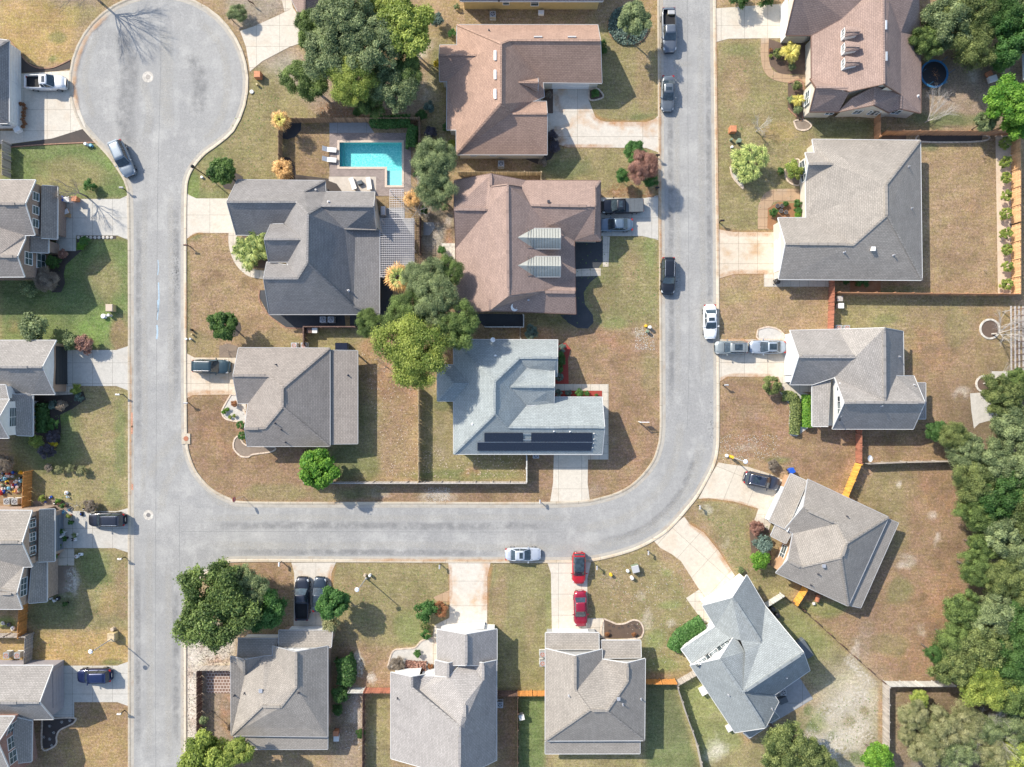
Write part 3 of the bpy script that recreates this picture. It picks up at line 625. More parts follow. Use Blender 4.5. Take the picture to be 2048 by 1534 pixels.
drive('C2 230 330,420 330,420 410,490 410,490 860,230 860','patio',.03,'patio'); drive('B4 245 1310,425 1310,425 1480,245 1480','tilegrid',.05,'patio')  # dark concrete below the pergola has the lattice's shade put into its colour
drive('B3 485 600,545 635,545 700,485 700','walk',.03,'path'); drive('E6 1085 700,1212 700,1212 820,1085 820','conc_grey',.05,'patio')
drive('C2 565 440,640 440,655 480,610 540,565 540','patio',.05,'patio'); drive('C2 700 600,805 600,805 850,760 850','stone',.03,'patio')
# planting beds
def bed(s,mat,z=.02,edge=None,closed=True):
    p=pts(s); o=sheet('planting_bed',p,z,M[mat])
    if edge: strip('bed_edging',p+[p[0]] if closed else p,.2,.09,M[edge],n=4,h=1)
    return o
bed('A1 155 430,200 470,320 525,400 520,540 460,540 525,440 545,160 560','mulch'); bed('A1 530 1000,650 990,745 1090,90 1130,20 1115,300 1080,440 1040','mulch')
strip('bed_edging',pts('A1 75 310,150 400,200 470,270 515,340 525,420 515,540 460'),.14,.09,M['edge_dark'],h=1); strip('bed_edging',pts('A1 80 1130,300 1112,520 1100,745 1092'),.14,.09,M['edge_dark'],h=1)
bed('A2 440 590,585 580,640 570,560 640,505 690,490 760,500 830,470 900,400 900,370 640','mulch'); bed('A2 590 465,890 468,890 490,640 495,600 560,590 560','mulch',.022)
bed('A3 255 540,420 540,640 510,660 570,560 640,460 690,470 790,460 900,420 960,340 960,250 840,255 600','mulch')
bed('A5 325 1165,565 1155,570 1190,530 1215,460 1250,435 1300,435 1350,400 1385,325 1390','mulch',.02,'edge')
bed('A3 255 1350,420 1330,500 1360,560 1400,560 1480,440 1480,255 1390','soil')
bed('A4 370 740,430 770,560 775,560 960,450 990,360 1010','soil')
bed('B1 820 935,970 935,965 1000,920 1050,860 1070,820 1060','black_rock',.02); bed('B1 820 1200,880 1210,920 1280,930 1340,1180 1370,1180 1400,800 1400,820 1300','mulch'); bed('B1 1160 1380,1240 1410,1290 1480,1160 1480','mulch',.04)
bed('B2 350 130,470 60,520 90,520 140,460 200,380 180','mulch'); bed('B2 430 1180,500 1210,510 1260,480 1310,420 1330,400 1290','mulch')
bed('B2 545 500,640 480,740 540,740 790,560 790,470 620','mulch_brown',.024); bed('B2 650 960,700 960,740 1145,1300 1150,1310 1250,1010 1250,860 1250,720 1150,650 1020','black_rock'); strip('bed_edging',pts('B2 650 960,645 1020,670 1090,720 1150,790 1210,860 1248,1010 1252'),.14,.08,M['edge_dark'],h=1)
bed('C2 225 860,330 860,330 1250,225 1250,0 1250,0 1140,225 1140','black_rock',.022)
bed('B3 430 570,480 580,485 640,545 720,540 780,430 770,380 750,360 700,400 620','gravel',.02,'edge'); bed('B3 500 880,545 960,760 975,740 1010,600 1030,560 1050,500 1040,450 980,460 910','soil',.02,'edge')
bed('B3 340 200,400 180,480 200,470 290,340 285','soil')
bed('C2 870 1140,1330 1145,1330 1245,1040 1245,960 1180','black_rock')
bed('D1 140 700,215 680,215 870,170 880,140 820','mulch_brown'); bed('D1 490 690,555 680,600 745,500 768','mulch_brown',.02,'edge'); bed('D1 170 980,240 1000,260 1110,200 1220,100 1260,0 1220,60 1200,140 1190','mulch')
bed('D1 640 170,720 90,900 90,950 200,900 310,800 340,700 310,650 260','mulch_brown',.02,'edge_dark')
bed('D2 370 575,597 575,597 740,560 795,370 800','black_rock'); bed('D2 390 852,560 850,500 900,450 980,460 1070,520 1150,525 1210,480 1255,400 1250,330 1210,270 1150,390 1140','black_rock')
bed('D3 235 180,310 175,350 220,330 300,335 490,230 490','mulch_red'); bed('D3 220 543,590 543,590 600,220 600','mulch_red')
bed('D4 985 908,1050 935,1090 950,1150 945,1210 920,1260 930,1290 980,1285 1030,1240 1060,985 1060','mulch_brown',.024,'edge')
bed('C4 480 1280,520 1160,600 1140,690 1130,740 1080,830 1060,860 1180,830 1330,560 1310','gravel',.02,'edge',False)
bed('E3 520 640,600 590,700 600,815 600,830 710,600 715,550 810,515 790','mulch_orange',.035); bed('E3 230 320,280 330,330 480,300 460,250 400','gravel',.02,'edge')
bed('E3 650 350,690 290,760 270,765 450,700 450,660 410','soil',.02,'edge'); bed('E1 600 340,720 380,920 380,920 650,700 650,600 560','mulch_brown',.022); bed('E1 770 730,900 720,900 1040,830 1010,770 950','mulch_brown',.022,'edge_dark',False)
bed('E1 820 1060,900 1050,975 1095,930 1140,850 1130','soil',.021,'edge'); bed('E5 445 380,520 360,600 380,650 430,640 455,450 455','gravel',.02,'edge')
bed('E5 610 860,780 860,860 880,860 1110,740 1200,690 1190,680 1100,690 960','gravel',.02)
bed('E4 1115 80,1245 80,1245 1310,1135 1310','stone_strip'); bed('E4 240 70,430 75,430 118,240 118','mulch_brown'); bed('E4 530 70,1015 75,1010 125,540 128','mulch',.02,'edge'); bed('E4 0 1190,235 1190,235 1300,0 1300','mulch_orange')
bed('E6 920 870,1040 860,1150 1010,1100 1070,990 1100,950 1140,930 1000','gravel',.02); bed('F1 870 730,950 700,1060 790,1060 1100,900 1080,880 900','mulch_brown')
for c in (('Z',1979,658,19),('Z',1968,768,16)):
    p=[(c[1]+c[3]*math.cos(a_*math.pi/8),c[2]+c[3]*math.sin(a_*math.pi/8)) for a_ in range(16)]
    sheet('planting_bed',p,.02,M['mulch_brown']); strip('bed_edging',p+[p[0]],.25,.12,M['stone'],n=2,h=1)

def fading(name,c,lo=.45,hi=.62,amt=.8,sc=1.6):
    m,t,b=newmat(name); b.inputs['Base Color'].default_value=(*c,1); b.inputs['Roughness'].default_value=.9
    a=t.nodes.new('ShaderNodeAttribute'); a.attribute_name='fade'
    n=mul(t,mul(t,ramp(t,noise(t,coord(t),sc,6,.7),[(lo,0.),(hi,1.)]),a.outputs['Fac']),amt)
    tr=t.nodes.new('ShaderNodeBsdfTransparent'); ms=t.nodes.new('ShaderNodeMixShader'); t.links.new(n,ms.inputs[0]); t.links.new(tr.outputs[0],ms.inputs[1]); t.links.new(b.outputs[0],ms.inputs[2]); t.links.new(ms.outputs[0],t.nodes['Material Output'].inputs[0]); return m
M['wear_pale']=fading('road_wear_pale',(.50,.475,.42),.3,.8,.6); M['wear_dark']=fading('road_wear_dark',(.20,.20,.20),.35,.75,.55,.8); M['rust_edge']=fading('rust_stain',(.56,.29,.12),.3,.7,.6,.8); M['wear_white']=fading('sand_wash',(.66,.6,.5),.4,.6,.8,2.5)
wz=[0]
def wear(s,w,mat,z=.02,name='road_wear',closed=False):
    wz[0]+=1; z+=.0012*(wz[0]%8); p=[P(x,y) for x,y in catmull(pts(s),5)]; vv=[];ff=[];fd=[]; n=len(p)
    for i in range(n):
        d_=(p[min(i+1,n-1)]-p[max(i-1,0)]).normalized(); nn=Vector((-d_.y,d_.x,0))*w/2; e=0 if i in(0,n-1) else (.6 if i in (1,n-2) else 1)
        for k_,f_ in ((-1,0),(-.45,.9),(0,1),(.45,.9),(1,0)): vv.append(p[i]+nn*k_+Vector((0,0,z))); fd.append(f_*e)
    for i in range(n-1):
        for j in range(4): ff.append((i*5+j,i*5+j+1,(i+1)*5+j+1,(i+1)*5+j)[::-1])
    o=mk(name,vv,ff,M[mat]); at=o.data.attributes.new('fade','FLOAT','POINT'); at.data.foreach_set('value',fd); o['kind']='structure'
for s_,w_ in (('Z 366 862,340 890,312 925,300 960',1.6),('Z 372 905,352 935,330 975,322 1030',1.4),('Z 330 60,335 120,332 200,338 260',2.2),('Z 395 40,440 90,455 160,445 230,410 285',1.4),('Z 200 60,178 110,170 170,190 240',1.2),('Z 280 150,300 220,290 280',1.4),('Z 341 380,343 560,342 700,344 840',1.1),('Z 290 380,288 600,290 820,286 1010',1.0),('Z 300 1060,298 1200,300 1350,298 1520',1.3),('Z 336 1130,338 1260,337 1400,338 1530',1.2),
 ('Z 400 1038,560 1034,760 1036,980 1034,1150 1036',1.1),('Z 420 1090,620 1092,820 1090,1020 1096,1160 1094',1.3),('Z 1150 1060,1240 1040,1310 990,1350 920,1362 840',1.5),('Z 1170 1098,1270 1072,1340 1022,1385 960,1404 880',1.6),('Z 1352 60,1354 300,1356 560,1356 800',1.0),('Z 1402 40,1402 300,1406 560,1406 780',1.1),('Z 1345 130,1390 128',1.0),('Z 410 975,440 1005,500 1018',1.2)): wear(s_,w_,'wear_pale')
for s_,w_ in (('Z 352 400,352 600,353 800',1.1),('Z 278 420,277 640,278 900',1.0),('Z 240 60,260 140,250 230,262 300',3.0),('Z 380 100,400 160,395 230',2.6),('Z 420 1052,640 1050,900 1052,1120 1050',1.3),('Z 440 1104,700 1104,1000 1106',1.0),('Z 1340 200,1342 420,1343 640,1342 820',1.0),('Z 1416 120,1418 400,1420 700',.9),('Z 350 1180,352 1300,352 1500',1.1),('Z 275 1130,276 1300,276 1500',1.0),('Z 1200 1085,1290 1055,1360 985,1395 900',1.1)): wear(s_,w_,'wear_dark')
for s_,w_ in (('C4 1262 480,1250 590,1235 700,1228 860',1.3),('C4 955 480,962 600,958 760,885 900',.7),('D1 515 860,560 915,700 945,900 945,1010 900',1.2),('D1 250 1125,420 1122,700 1120',.7),('D1 250 960,262 1060,330 1110',1.6),('D1 230 700,250 800,300 860',1.0),('E3 140 800,260 830,430 830,560 828',1.1),('E3 140 1175,250 1135,420 1130,590 1128',.9),('B3 88 590,160 560,300 560,460 560',1.1),('E5 140 775,230 735,400 730,560 735',.7),('E5 160 462,320 462,560 462',.6),('F1 430 520,600 525,760 545,940 600',.6),('F1 330 720,480 830,600 980,720 1170',.9),('B4 1220 490,1195 600,1190 760',1.2),('D4 575 1010,700 1012,840 1012',.6),
 ('Z 1431 30,1433 300,1436 560',.5),('Z 1320 100,1320 400,1323 620',.45),('Z 263 700,262 900,263 1000',.4),('Z 700 1119,900 1120,1080 1120',.5),('Z 372 560,372 700',.4),('Z 158 230,150 150,175 75,220 28',.8),('B2 90 580,160 530,280 520',.5)): wear(s_,w_,'rust_edge',.042 if s_[0]!='Z' else .122,'rust_stain')
for s_,w_ in (('B4 230 1110,330 1130,420 1120',2.2),('C4 230 1180,270 1250,250 1370',1.6),('C4 330 1330,360 1370,370 1400',1.6),('A4 520 790,560 880,530 980',2.2),('Z 1640 1440,1700 1400,1740 1380',4),('Z 1620 1510,1690 1480,1750 1450',5),('Z 1690 1310,1720 1345,1750 1375',1.8),('Z 1600 1470,1640 1500,1650 1534',4)): wear(s_,w_,'wear_white',.012,'sand_wash')
# ================================================================ HOUSES
def parseV(s):
    D={}
    c='Z'
    for t in s.split(';'):
        w=t.split()
        if not w: continue
        k=w[0]; w=w[1:]
        if not (w[0].lstrip('-').replace('.','',1).isdigit()): c=w[0]; w=w[1:]
        x,y=Q(c,float(w[0]),float(w[1])); D[k]=[x,y,float(w[2]) if len(w)>2 else None]
    return D
def solveheights(V,F,pitch):
    est={}
    for f in F:
        a,b_=V[f[0]],V[f[1]]
        if a[2] is None or b_[2] is None: continue
        if abs(a[2]-b_[2])>.05: continue
        A=P(*a);B=P(*b_); t=(B-A); t.z=0; t.normalize(); n=Vector((-t.y,t.x,0))
        oth=[P(V[k][0],V[k][1],5) for k in f[2:]]
        if sum((o-A).dot(n) for o in oth)<0: n=-n
        for k in f[2:]:
            if V[k][2] is None:
                # z = h0 + pitch*n.(p-A),  p=(u,v)*(H-z)
                u=(V[k][0]-1024)/FP; w=-(V[k][1]-767)/FP
                q=n.x*u+n.y*w
                z=(a[2]+pitch*(q*H-n.dot(Vector((A.x,A.y,0)))))/(1+pitch*q)
                est.setdefault(k,[]).append(z)
    for k,l in est.items(): V[k][2]=sum(l)/len(l)
    for k in V:
        if V[k][2] is None: V[k][2]=5.0; print('UNSOLVED',k)
class House:
    def __init__(s,label,center,roofmat,wallmat,trim='trim',cat='house',name='house'):
        x,y=center; p=P(x,y); s.t=thing(name,label,cat,(p.x,p.y,0)); s.roofmat=M[roofmat]; s.wallmat=M[wallmat]; s.trim=M[trim]; s.segs=[]; s.bvh=[]
    def block(s,V,F,pitch=.65,over=.35,z0=0.0,wall=True,roofmat=None,wallmat=None,trim=None,fascia=True,ridge=True,open_=False,skip='',rang=22):
        V=parseV(V); F=[f.split() for f in F.split(';') if f.strip()]
        solveheights(V,F,pitch)
        keys=list(V); ix={k:i for i,k in enumerate(keys)}
        co=[P(*V[k]) for k in keys]
        bm=bmesh.new(); bv=[bm.verts.new(c) for c in co]
        for f in F:
            q=[bv[ix[k]] for k in f]
            try: fc=bm.faces.new(q)
            except Exception as e: print('face',f,e); continue
            fc.normal_update()
            if fc.normal.z<0: fc.normal_flip()
        orig={frozenset((e.verts[0],e.verts[1])) for e in bm.edges}; skp=[frozenset(bv[ix[k]] for k in q.split('-')) for q in skip.split()]
        bmesh.ops.triangulate(bm,faces=[f for f in bm.faces if len(f.verts)>4])
        bm.normal_update()
        top=[([v.co.copy() for v in f.verts],f.normal.copy()) for f in bm.faces]
        bidx=[[v.index for v in f.verts] for f in bm.faces]; bm.verts.index_update()
        bvh=BVHTree.FromBMesh(bm); s.bvh.append(bvh)
        # boundary loops
        be=[(l.vert,l.link_loop_next.vert) for f in bm.faces for l in f.loops if l.edge.is_boundary]
        ridges=[]
        for e in bm.edges:
            if len(e.link_faces)==2 and frozenset(e.verts) in orig:
                f1,f2=e.link_faces; n1,n2=f1.normal,f2.normal
                if n1.angle(n2,0)>math.radians(rang):
                    c1=f1.calc_center_median(); 
                    if (c1-e.verts[0].co).dot(n2)<0: ridges.append((e.verts[0].co.copy(),e.verts[1].co.copy(),(n1+n2).normalized()))
        loops=[];bm_next={}
        for a,b_ in be: bm_next.setdefault(a,[]).append(b_)
        skc=[tuple(sorted(tuple(v.co) for v in q)) for q in skp]
        used=set()
        for a,b_ in be:
            if (a,b_) in used: continue
            lp=[a];cur=a;nx_=b_
            while True:
                used.add((cur,nx_)); 
                if nx_==lp[0]: break
                lp.append(nx_); c_=[q for q in bm_next.get(nx_,[]) if (nx_,q) not in used]
                if not c_: break
                cur,nx_=nx_,c_[0]
            loops.append([v.co.copy() for v in lp])
        # roof slab
        vv=[];ff=[];uvs=[]
        T=.13
        for cs,n in top:
            t=Vector((0,0,1)).cross(n); t=t.normalized() if t.length>1e-4 else Vector((1,0,0)); w=n.cross(t)
            b0=len(vv); vv+=cs; ff.append(tuple(range(b0,b0+len(cs)))); uvs+=[(c.dot(t),c.dot(w)) for c in cs]
            b0=len(vv); vv+=[c-Vector((0,0,T)) for c in cs]; ff.append(tuple(range(b0,b0+len(cs)))[::-1]); uvs+=[(c.dot(t),c.dot(w)) for c in cs[::-1]]
        for lp in loops:
            for i in range(len(lp)):
                a,b_=lp[i],lp[(i+1)%len(lp)]; z=Vector((0,0,T)); b0=len(vv); vv+=[a,a-z,b_-z,b_]; ff.append((b0,b0+1,b0+2,b0+3)); uvs+=[(0,0)]*4
        r=mk('roof',vv,ff,roofmat and M[roofmat] or s.roofmat,s.t)
        uv=r.data.uv_layers.new(name='UVMap')
        for i,q in enumerate(uvs): uv.data[i].uv=q
        if ridge and ridges:
            for a,b_,n in ridges:
                B=MB(); t=(b_-a).normalized(); o=n*.03; B.bar(a+o,b_+o,.26,.05,up=n)
                rc=mk('ridge_cap',B.v,B.f,roofmat and M[roofmat] or s.roofmat,s.t); ul=rc.data.uv_layers.new(name='UVMap')
                for li,l in enumerate(rc.data.loops):
                    c=rc.data.vertices[l.vertex_index].co; ul.data[li].uv=(c.x*.7+c.z,c.y*.7)
        if fascia:
            B=MB()
            for lp in loops:
                for i in range(len(lp)):
                    a,b_=lp[i],lp[(i+1)%len(lp)]
                    t=(b_-a); t.z=0
                    if t.length<.05 or tuple(sorted((tuple(a),tuple(b_)))) in skc: continue
                    n=Vector((t.y,-t.x,0)).normalized()   # outward for CCW loops
                    o=n*.045-Vector((0,0,.09)); B.bar(a+o,b_+o,.065,.19)
            mk('gutter',B.v,B.f,M[trim] if trim else s.trim,s.t)
        if wall:
            vv=[];ff=[]; wm=M[wallmat] if wallmat else s.wallmat
            for lp in loops:
                n=len(lp)
                # drop collinear-in-plan points keeps gable apexes harmless
                pl=[Vector((p.x,p.y)) for p in lp]
                keep=[]
                for i in range(n):
                    a,b_,c_=pl[i-1],pl[i],pl[(i+1)%n]
                    u=(b_-a);w=(c_-b_)
                    if u.length<1e-3: continue
                    if w.length>1e-3 and abs(u.normalized().cross(w.normalized()) if hasattr(u,'cross') else 0)<.03 and u.dot(w)>0: continue
                    # apex slightly off the chord between the corners: flatten
                    keep.append(b_)
                pl=keep; n=len(pl)
                if n<3: continue
                ar=sum(pl[i].x*pl[(i+1)%n].y-pl[(i+1)%n].x*pl[i].y for i in range(n))
                sg=1 if ar>0 else -1
                ins=[]
                for i in range(n):
                    a,b_,c_=pl[i-1],pl[i],pl[(i+1)%n]
                    u=(b_-a).normalized();w=(c_-b_).normalized()
                    nu=Vector((-u.y,u.x))*sg; nw=Vector((-w.y,w.x))*sg
                    k=(nu+nw); L_=k.length
                    if L_<.3: ins.append(b_+nu*over); continue
                    k=k/L_; ins.append(b_+k*over/max(.35,k.dot(nu)))
                for i in range(n):
                    a,b_=ins[i],ins[(i+1)%n]; ln=(b_-a).length
                    if ln<.1: continue
                    if (b_-a).dot(pl[(i+1)%n]-pl[i])<0: continue
                    k=max(1,int(ln/.3)); prev=None; zl=[]
                    for j in range(k+1):
                        q=a.lerp(b_,j/k); hit=bvh.ray_cast(Vector((q.x,q.y,60)),Vector((0,0,-1)))
                        zl.append((q,hit[0].z-.14 if hit[0] else None))
                    kn=[z for _,z in zl if z is not None]
                    if not kn: continue
                    last=kn[0]; res=[]
                    for q,z in zl:
                        if z is None: z=last
                        last=z; res.append((q,z))
                    if open_: continue
                    for (q1,z1),(q2,z2) in zip(res,res[1:]):
                        b0=len(vv); vv+=[Vector((q1.x,q1.y,z0)),Vector((q2.x,q2.y,z0)),Vector((q2.x,q2.y,z2)),Vector((q1.x,q1.y,z1))]
                        ff.append((b0,b0+1,b0+2,b0+3) if sg>0 else (b0+3,b0+2,b0+1,b0))
                    t=(b_-a).normalized(); nn=Vector((t.y,-t.x,0))*sg
                    s.segs.append((Vector((a.x,a.y,0)),Vector((b_.x,b_.y,0)),nn,max(z for _,z in res)))
            if ff: mk('wall',vv,ff,wm,s.t)
        bm.free(); return V
    def at_wall(s,c,x,y,z):
        px,py=Q(c,x,y); p=P(px,py,z); best=None
        for a,b_,n,zm in s.segs:
            if n.dot(Vector((-p.x,-p.y,0)))<=0: continue
            ab=b_-a; u=max(0,min(1,(Vector((p.x,p.y,0))-a).dot(ab)/ab.length_squared)); q=a+ab*u
            d=(q-Vector((p.x,p.y,0))).length
            if zm<z-.3: d+=1.0
            if best is None or d<best[0]: best=(d,q,n,(b_-a).normalized())
        return best
    def window(s,c,x,y,z,w=1.0,h=1.3,kind='window',mull=(1,1),frame='white'):
        r=s.at_wall(c,x,y,z)
        if r is None or r[0]>1.6: print('window far',c,x,y,None if r is None else r[0]); 
        if r is None: return
        d,q,n,t=r; R=Matrix.Translation(q+Vector((0,0,z)))@Matrix((( t.x,n.x,0,0),(t.y,n.y,0,0),(0,0,1,0),(0,0,0,1)))
        if kind=='garage_door':
            gm=M['garage_white'] if frame=='white' else M[frame]
            B=MB(); B.box(-w/2-.12,-w/2,-.02,.07,-h/2,h/2,M=R); B.box(w/2,w/2+.12,-.02,.07,-h/2,h/2,M=R); B.box(-w/2-.12,w/2+.12,-.02,.07,h/2,h/2+.14,M=R)
            k=4
            for i in range(k): B.box(-w/2,w/2,-.01,.04+.006*(i%2),-h/2+h*i/k+.02,-h/2+h*(i+1)/k-.02,M=R)
            return B_build_world(B,'garage_door',gm,s.t)
        if kind=='door':
            B=MB(); B.box(-w/2,w/2,-.02,.05,-h/2,h/2,M=R); o=B_build_world(B,'door',M[frame],s.t)
            K=MB(); K.box(w/2-.16,w/2-.08,.05,.1,-.1,.02,M=R); B_build_world(K,'handle',M['chrome'],o); return o
        B=MB(); e=.07
        B.box(-w/2-e,-w/2,-.02,.06,-h/2-e,h/2+e,M=R); B.box(w/2,w/2+e,-.02,.06,-h/2-e,h/2+e,M=R)
        B.box(-w/2,w/2,-.02,.06,h/2,h/2+e,M=R); B.box(-w/2,w/2,-.02,.09,-h/2-e,-h/2,M=R)
        for i in range(1,mull[0]): xx=-w/2+w*i/mull[0]; B.box(xx-.03,xx+.03,-.01,.05,-h/2,h/2,M=R)
        for i in range(mull[1]): zz=-h/2+h*(i+1)/(mull[1]+1); B.box(-w/2,w/2,-.01,.045,zz-.02,zz+.02,M=R)
        o=B_build_world(B,'window',M[frame],s.t)
        g_=MB(); g_.box(-w/2,w/2,-.01,.022,-h/2,h/2,M=R); B_build_world(g_,'pane',M['glass'],o)
        return o
    def hit(s,c,x,y):
        px,py=Q(c,x,y); o=Vector((0,0,H)); dd=(P(px,py)-o).normalized(); best=None
        for b_ in s.bvh:
            h=b_.ray_cast(o,dd)
            if h[0] and (best is None or h[3]<best[3]): best=h
        return best
    def vent(s,c,lst,mat='pipe',r=.07,h=.4):
        for x,y in lst:
            q=s.hit(c,x,y)
            if q is None: continue
            B=MB(); B.lathe([(r*2.2,-.05),(r*2.2,.03),(r,.05),(r,h),(r*.6,h+.01)],c=q[0],n=8)
            B_build_world(B,'vent_pipe',M[mat],s.t)
    def boxvent(s,c,lst,w=.45,mat='pipe'):
        for x,y in lst:
            q=s.hit(c,x,y)
            if q is None: continue
            B=MB(); p=q[0]; B.box(p.x-w/2,p.x+w/2,p.y-w/2,p.y+w/2,p.z-.2,p.z+.25); B.box(p.x-w/2-.05,p.x+w/2+.05,p.y-w/2-.05,p.y+w/2+.05,p.z+.25,p.z+.3)
            B_build_world(B,'roof_vent',M[mat],s.t)
    def ridgevent(s,c,x0,y0,x1,y1,mat=None):
        a=s.hit(c,x0,y0);b_=s.hit(c,x1,y1)
        if not(a and b_): return
        B=MB(); B.bar(a[0]+Vector((0,0,.07)),b_[0]+Vector((0,0,.07)),.34,.13); 
        o=mk('ridge_vent',B.v,B.f,mat or s.roofmat,s.t); o.data.uv_layers.new(name='UVMap')
    def onroof(s,name,poly,mat,lift=.06,thick=.06):
        """a thin slab lying on the roof plane"""
        q=[s.hit('Z',*p) for p in pts(poly)]
        if any(h is None for h in q): print('miss',name,poly); return
        n=q[0][1]; 
        if n.z<0: n=-n
        top=[h[0]+n*(lift+thick) for h in q]; bot=[h[0]+n*lift for h in q]; k=len(q)
        f=[tuple(range(k)),tuple(range(k,2*k))[::-1]]+[(i,k+i,k+(i+1)%k,(i+1)%k) for i in range(k)]
        return mk(name,top+bot,f,mat,s.t)
def B_build_world(B,name,mat,parent): return mk(name,B.v,B.f,mat,parent,world=True,mi=B.m)
FAR=None
# --- north-west corner house (mostly outside the frame)
h=House('white house with black roof at the top left edge behind the white pickup',(0,180),'roof_slate','w_white')
h.block('a A1 68 310 2.8; b A1 68 945 2.8; c -500 945 2.8; d -500 240 2.8; e -250 500; f -250 700','a b f e; b c f; d a e; c d e f',.55)
h.window('A1',105,500,1.2,4.6,2.1,'garage_door'); h.window('A1',100,860,1.3,2.4,2.1,'garage_door'); h.window('A1',30,975,1.6,1.2,1.2)
# --- brown brick two-storey house, west row
h=House('two-storey brown brick house with white trimmed windows, first down the west edge',(40,460),'roof_taupe','w_brick')
h.block('c0 A2 -600 222 6.9; a -600 38 5; b 270 38 5; c 190 220 6.9; d 265 460 5; e 190 462 5.05; f 190 490 5; v -30 625 6.4; v2 -600 625 6.4; g 130 625 6.4; h 185 780 5; h0 -600 783 5','a b c c0; c0 c d e f v v2; f g v; g h h0 v2 v',.54,over=.3)
h.block('a A2 440 88 2.7; b 437 490 2.7; c 312 482 3.9; d 318 80 3.9','a b c d',.5,over=.8,skip='c-d')
h.block('a A2 370 480 2.7; b 370 597 2.7; c 232 590 3.7; d 235 475 3.7','a b c d',.5,over=.3,skip='c-d')
for y in (165,270,370): h.window('A2',289,y,4.45,1.0,1.05,mull=(1,1))
h.window('A2',208,640,3.9,1.6,1.3,mull=(2,1)); h.window('A2',208,590,4.2,.5,.5) if 0 else None
h.window('A2',322,660,1.5,1.9,1.6,mull=(2,1)); h.window('A2',455,300,1.15,4.7,2.1,'garage_door',frame='door_shade')
h.ridgevent('A2',20,222,115,222); h.ridgevent('A2',30,625,100,625)
# --- grey house with white gable
h=House('grey roofed house with white siding gables and empty driveway, second in the west row',(40,780),'roof_mid','w_brickwhite')
h.block('a A3 428 118 2.9; b 418 532 2.9; c 322 322 5.6; d -500 322 5.6; e -500 118 2.9; f 250 532 3.0; g -500 640 2.9','e a c d; f b c d g',.65,over=.35)
h.block('a A3 250 531 2.9; b 250 851 2.6; c 125 845 3.8; d 90 600 4.2; e 90 531 3.9','a b c d e',.4,over=.3,wall=False)
h.block('a A3 -400 570 5.5; b 70 570 5.5; c -15 717 7.4; d 65 867 5.5; e -500 867 5.5; f -500 717 7.4','a b c f; c d e f',.6,over=.3)
h.block('a A3 -100 455 4.9; b 42 460 4.9; c 66 572 4.9; d -100 572 5.2','a b c d',.6,over=.15,z0=2.5)
h.window('A3',76,705,4.4,2.4,1.2,mull=(2,2)); h.window('A3',45,545,4.0,1.2,.9,mull=(2,1)); h.window('A3',450,310,1.15,4.9,2.2,'garage_door',frame='door_shade')
for y0 in (600,640,680,740,780,820):
    p=P(*Q('A3',235,y0),0); B=MB(); B.box(p.x-.09,p.x+.09,p.y-.09,p.y+.09,0,2.5); B_build_world(B,'porch_post',M['white'],h.t)
h.ridgevent('A3',20,322,210,322)
# --- tan brick two-storey house
h=House('two-storey tan brick house with cluttered driveway, third in the west row',(40,1130),'roof_grey','w_tanbrick')
h.block('c0 A4 -500 597 6.8; a -500 345 5; b 243 350 5; c 165 597 6.8; d 245 780 5; e 178 782 5.05; v 0 950 5.9; v2 -500 985 6.1; g 125 985 6.1; h 168 1105 5; h0 -500 1105 5','a b c c0; c0 c d e v v2; e g v; g h h0 v2 v',.54,over=.3)
h.block('a A4 418 338 2.7; b 418 738 2.7; c 292 743 3.9; d 299 343 3.9','a b c d',.5,over=.55,skip='c-d')
h.block('a A4 358 744 2.7; b 358 1048 2.7; c 218 1060 3.9; d 245 746 3.9','a b c d',.5,over=.25)
for y in (445,550,655): h.window('A4',267,y,4.45,1.05,1.0,mull=(2,1))
for y in (410,500,600,690): h.window('A4',267,y,4.45,.45,1.0,frame='trim_brown',mull=(1,1))
h.window('A4',192,935,4.45,2.3,1.1,mull=(3,1)); h.window('A4',440,520,1.15,4.6,2.1,'garage_door',frame='door_slate'); h.ridgevent('A4',15,590,140,590); h.ridgevent('A4',5,985,90,985)
# --- bottom left house
h=House('grey roofed house with lilac garage gable and red brick upper wall, bottom left',(50,1440),'roof_mid','w_lilac')
h.block('a A5 405 757 2.8; b 408 1168 2.8; c 300 1040 5.5; d -500 1040 5.5; e -500 757 2.8; f 245 1170 2.8; g -500 1170 3.5','e a c d; f b c d g',.65,over=.35)
h.block('a A5 244 1182 2.6; b 240 1492 2.6; c 100 1508 3.9; d 108 1150 3.9','a b c d',.5,over=.25,wall=False)
h.block('a A5 -400 1148 5.0; b 110 1147 5.0; c -20 1350 6.9; d 105 1640 5; e -500 1640 5; f -500 1350 6.9','a b c f; c d e f',.6,over=.3,wallmat='w_redbrick')
for y in (1230,1350,1460): h.window('A5',58,y,4.3,1.5,1.2,mull=(2,1))
h.window('A5',490,910,1.15,4.7,2.1,'garage_door',frame='w_lilac'); h.ridgevent('A5',10,1040,130,1040)
for y0 in (1200,1480):
    p=P(*Q('A5',228,y0),0); B=MB(); B.box(p.x-.1,p.x+.1,p.y-.1,p.y+.1,0,2.5); B_build_world(B,'porch_post',M['white'],h.t)
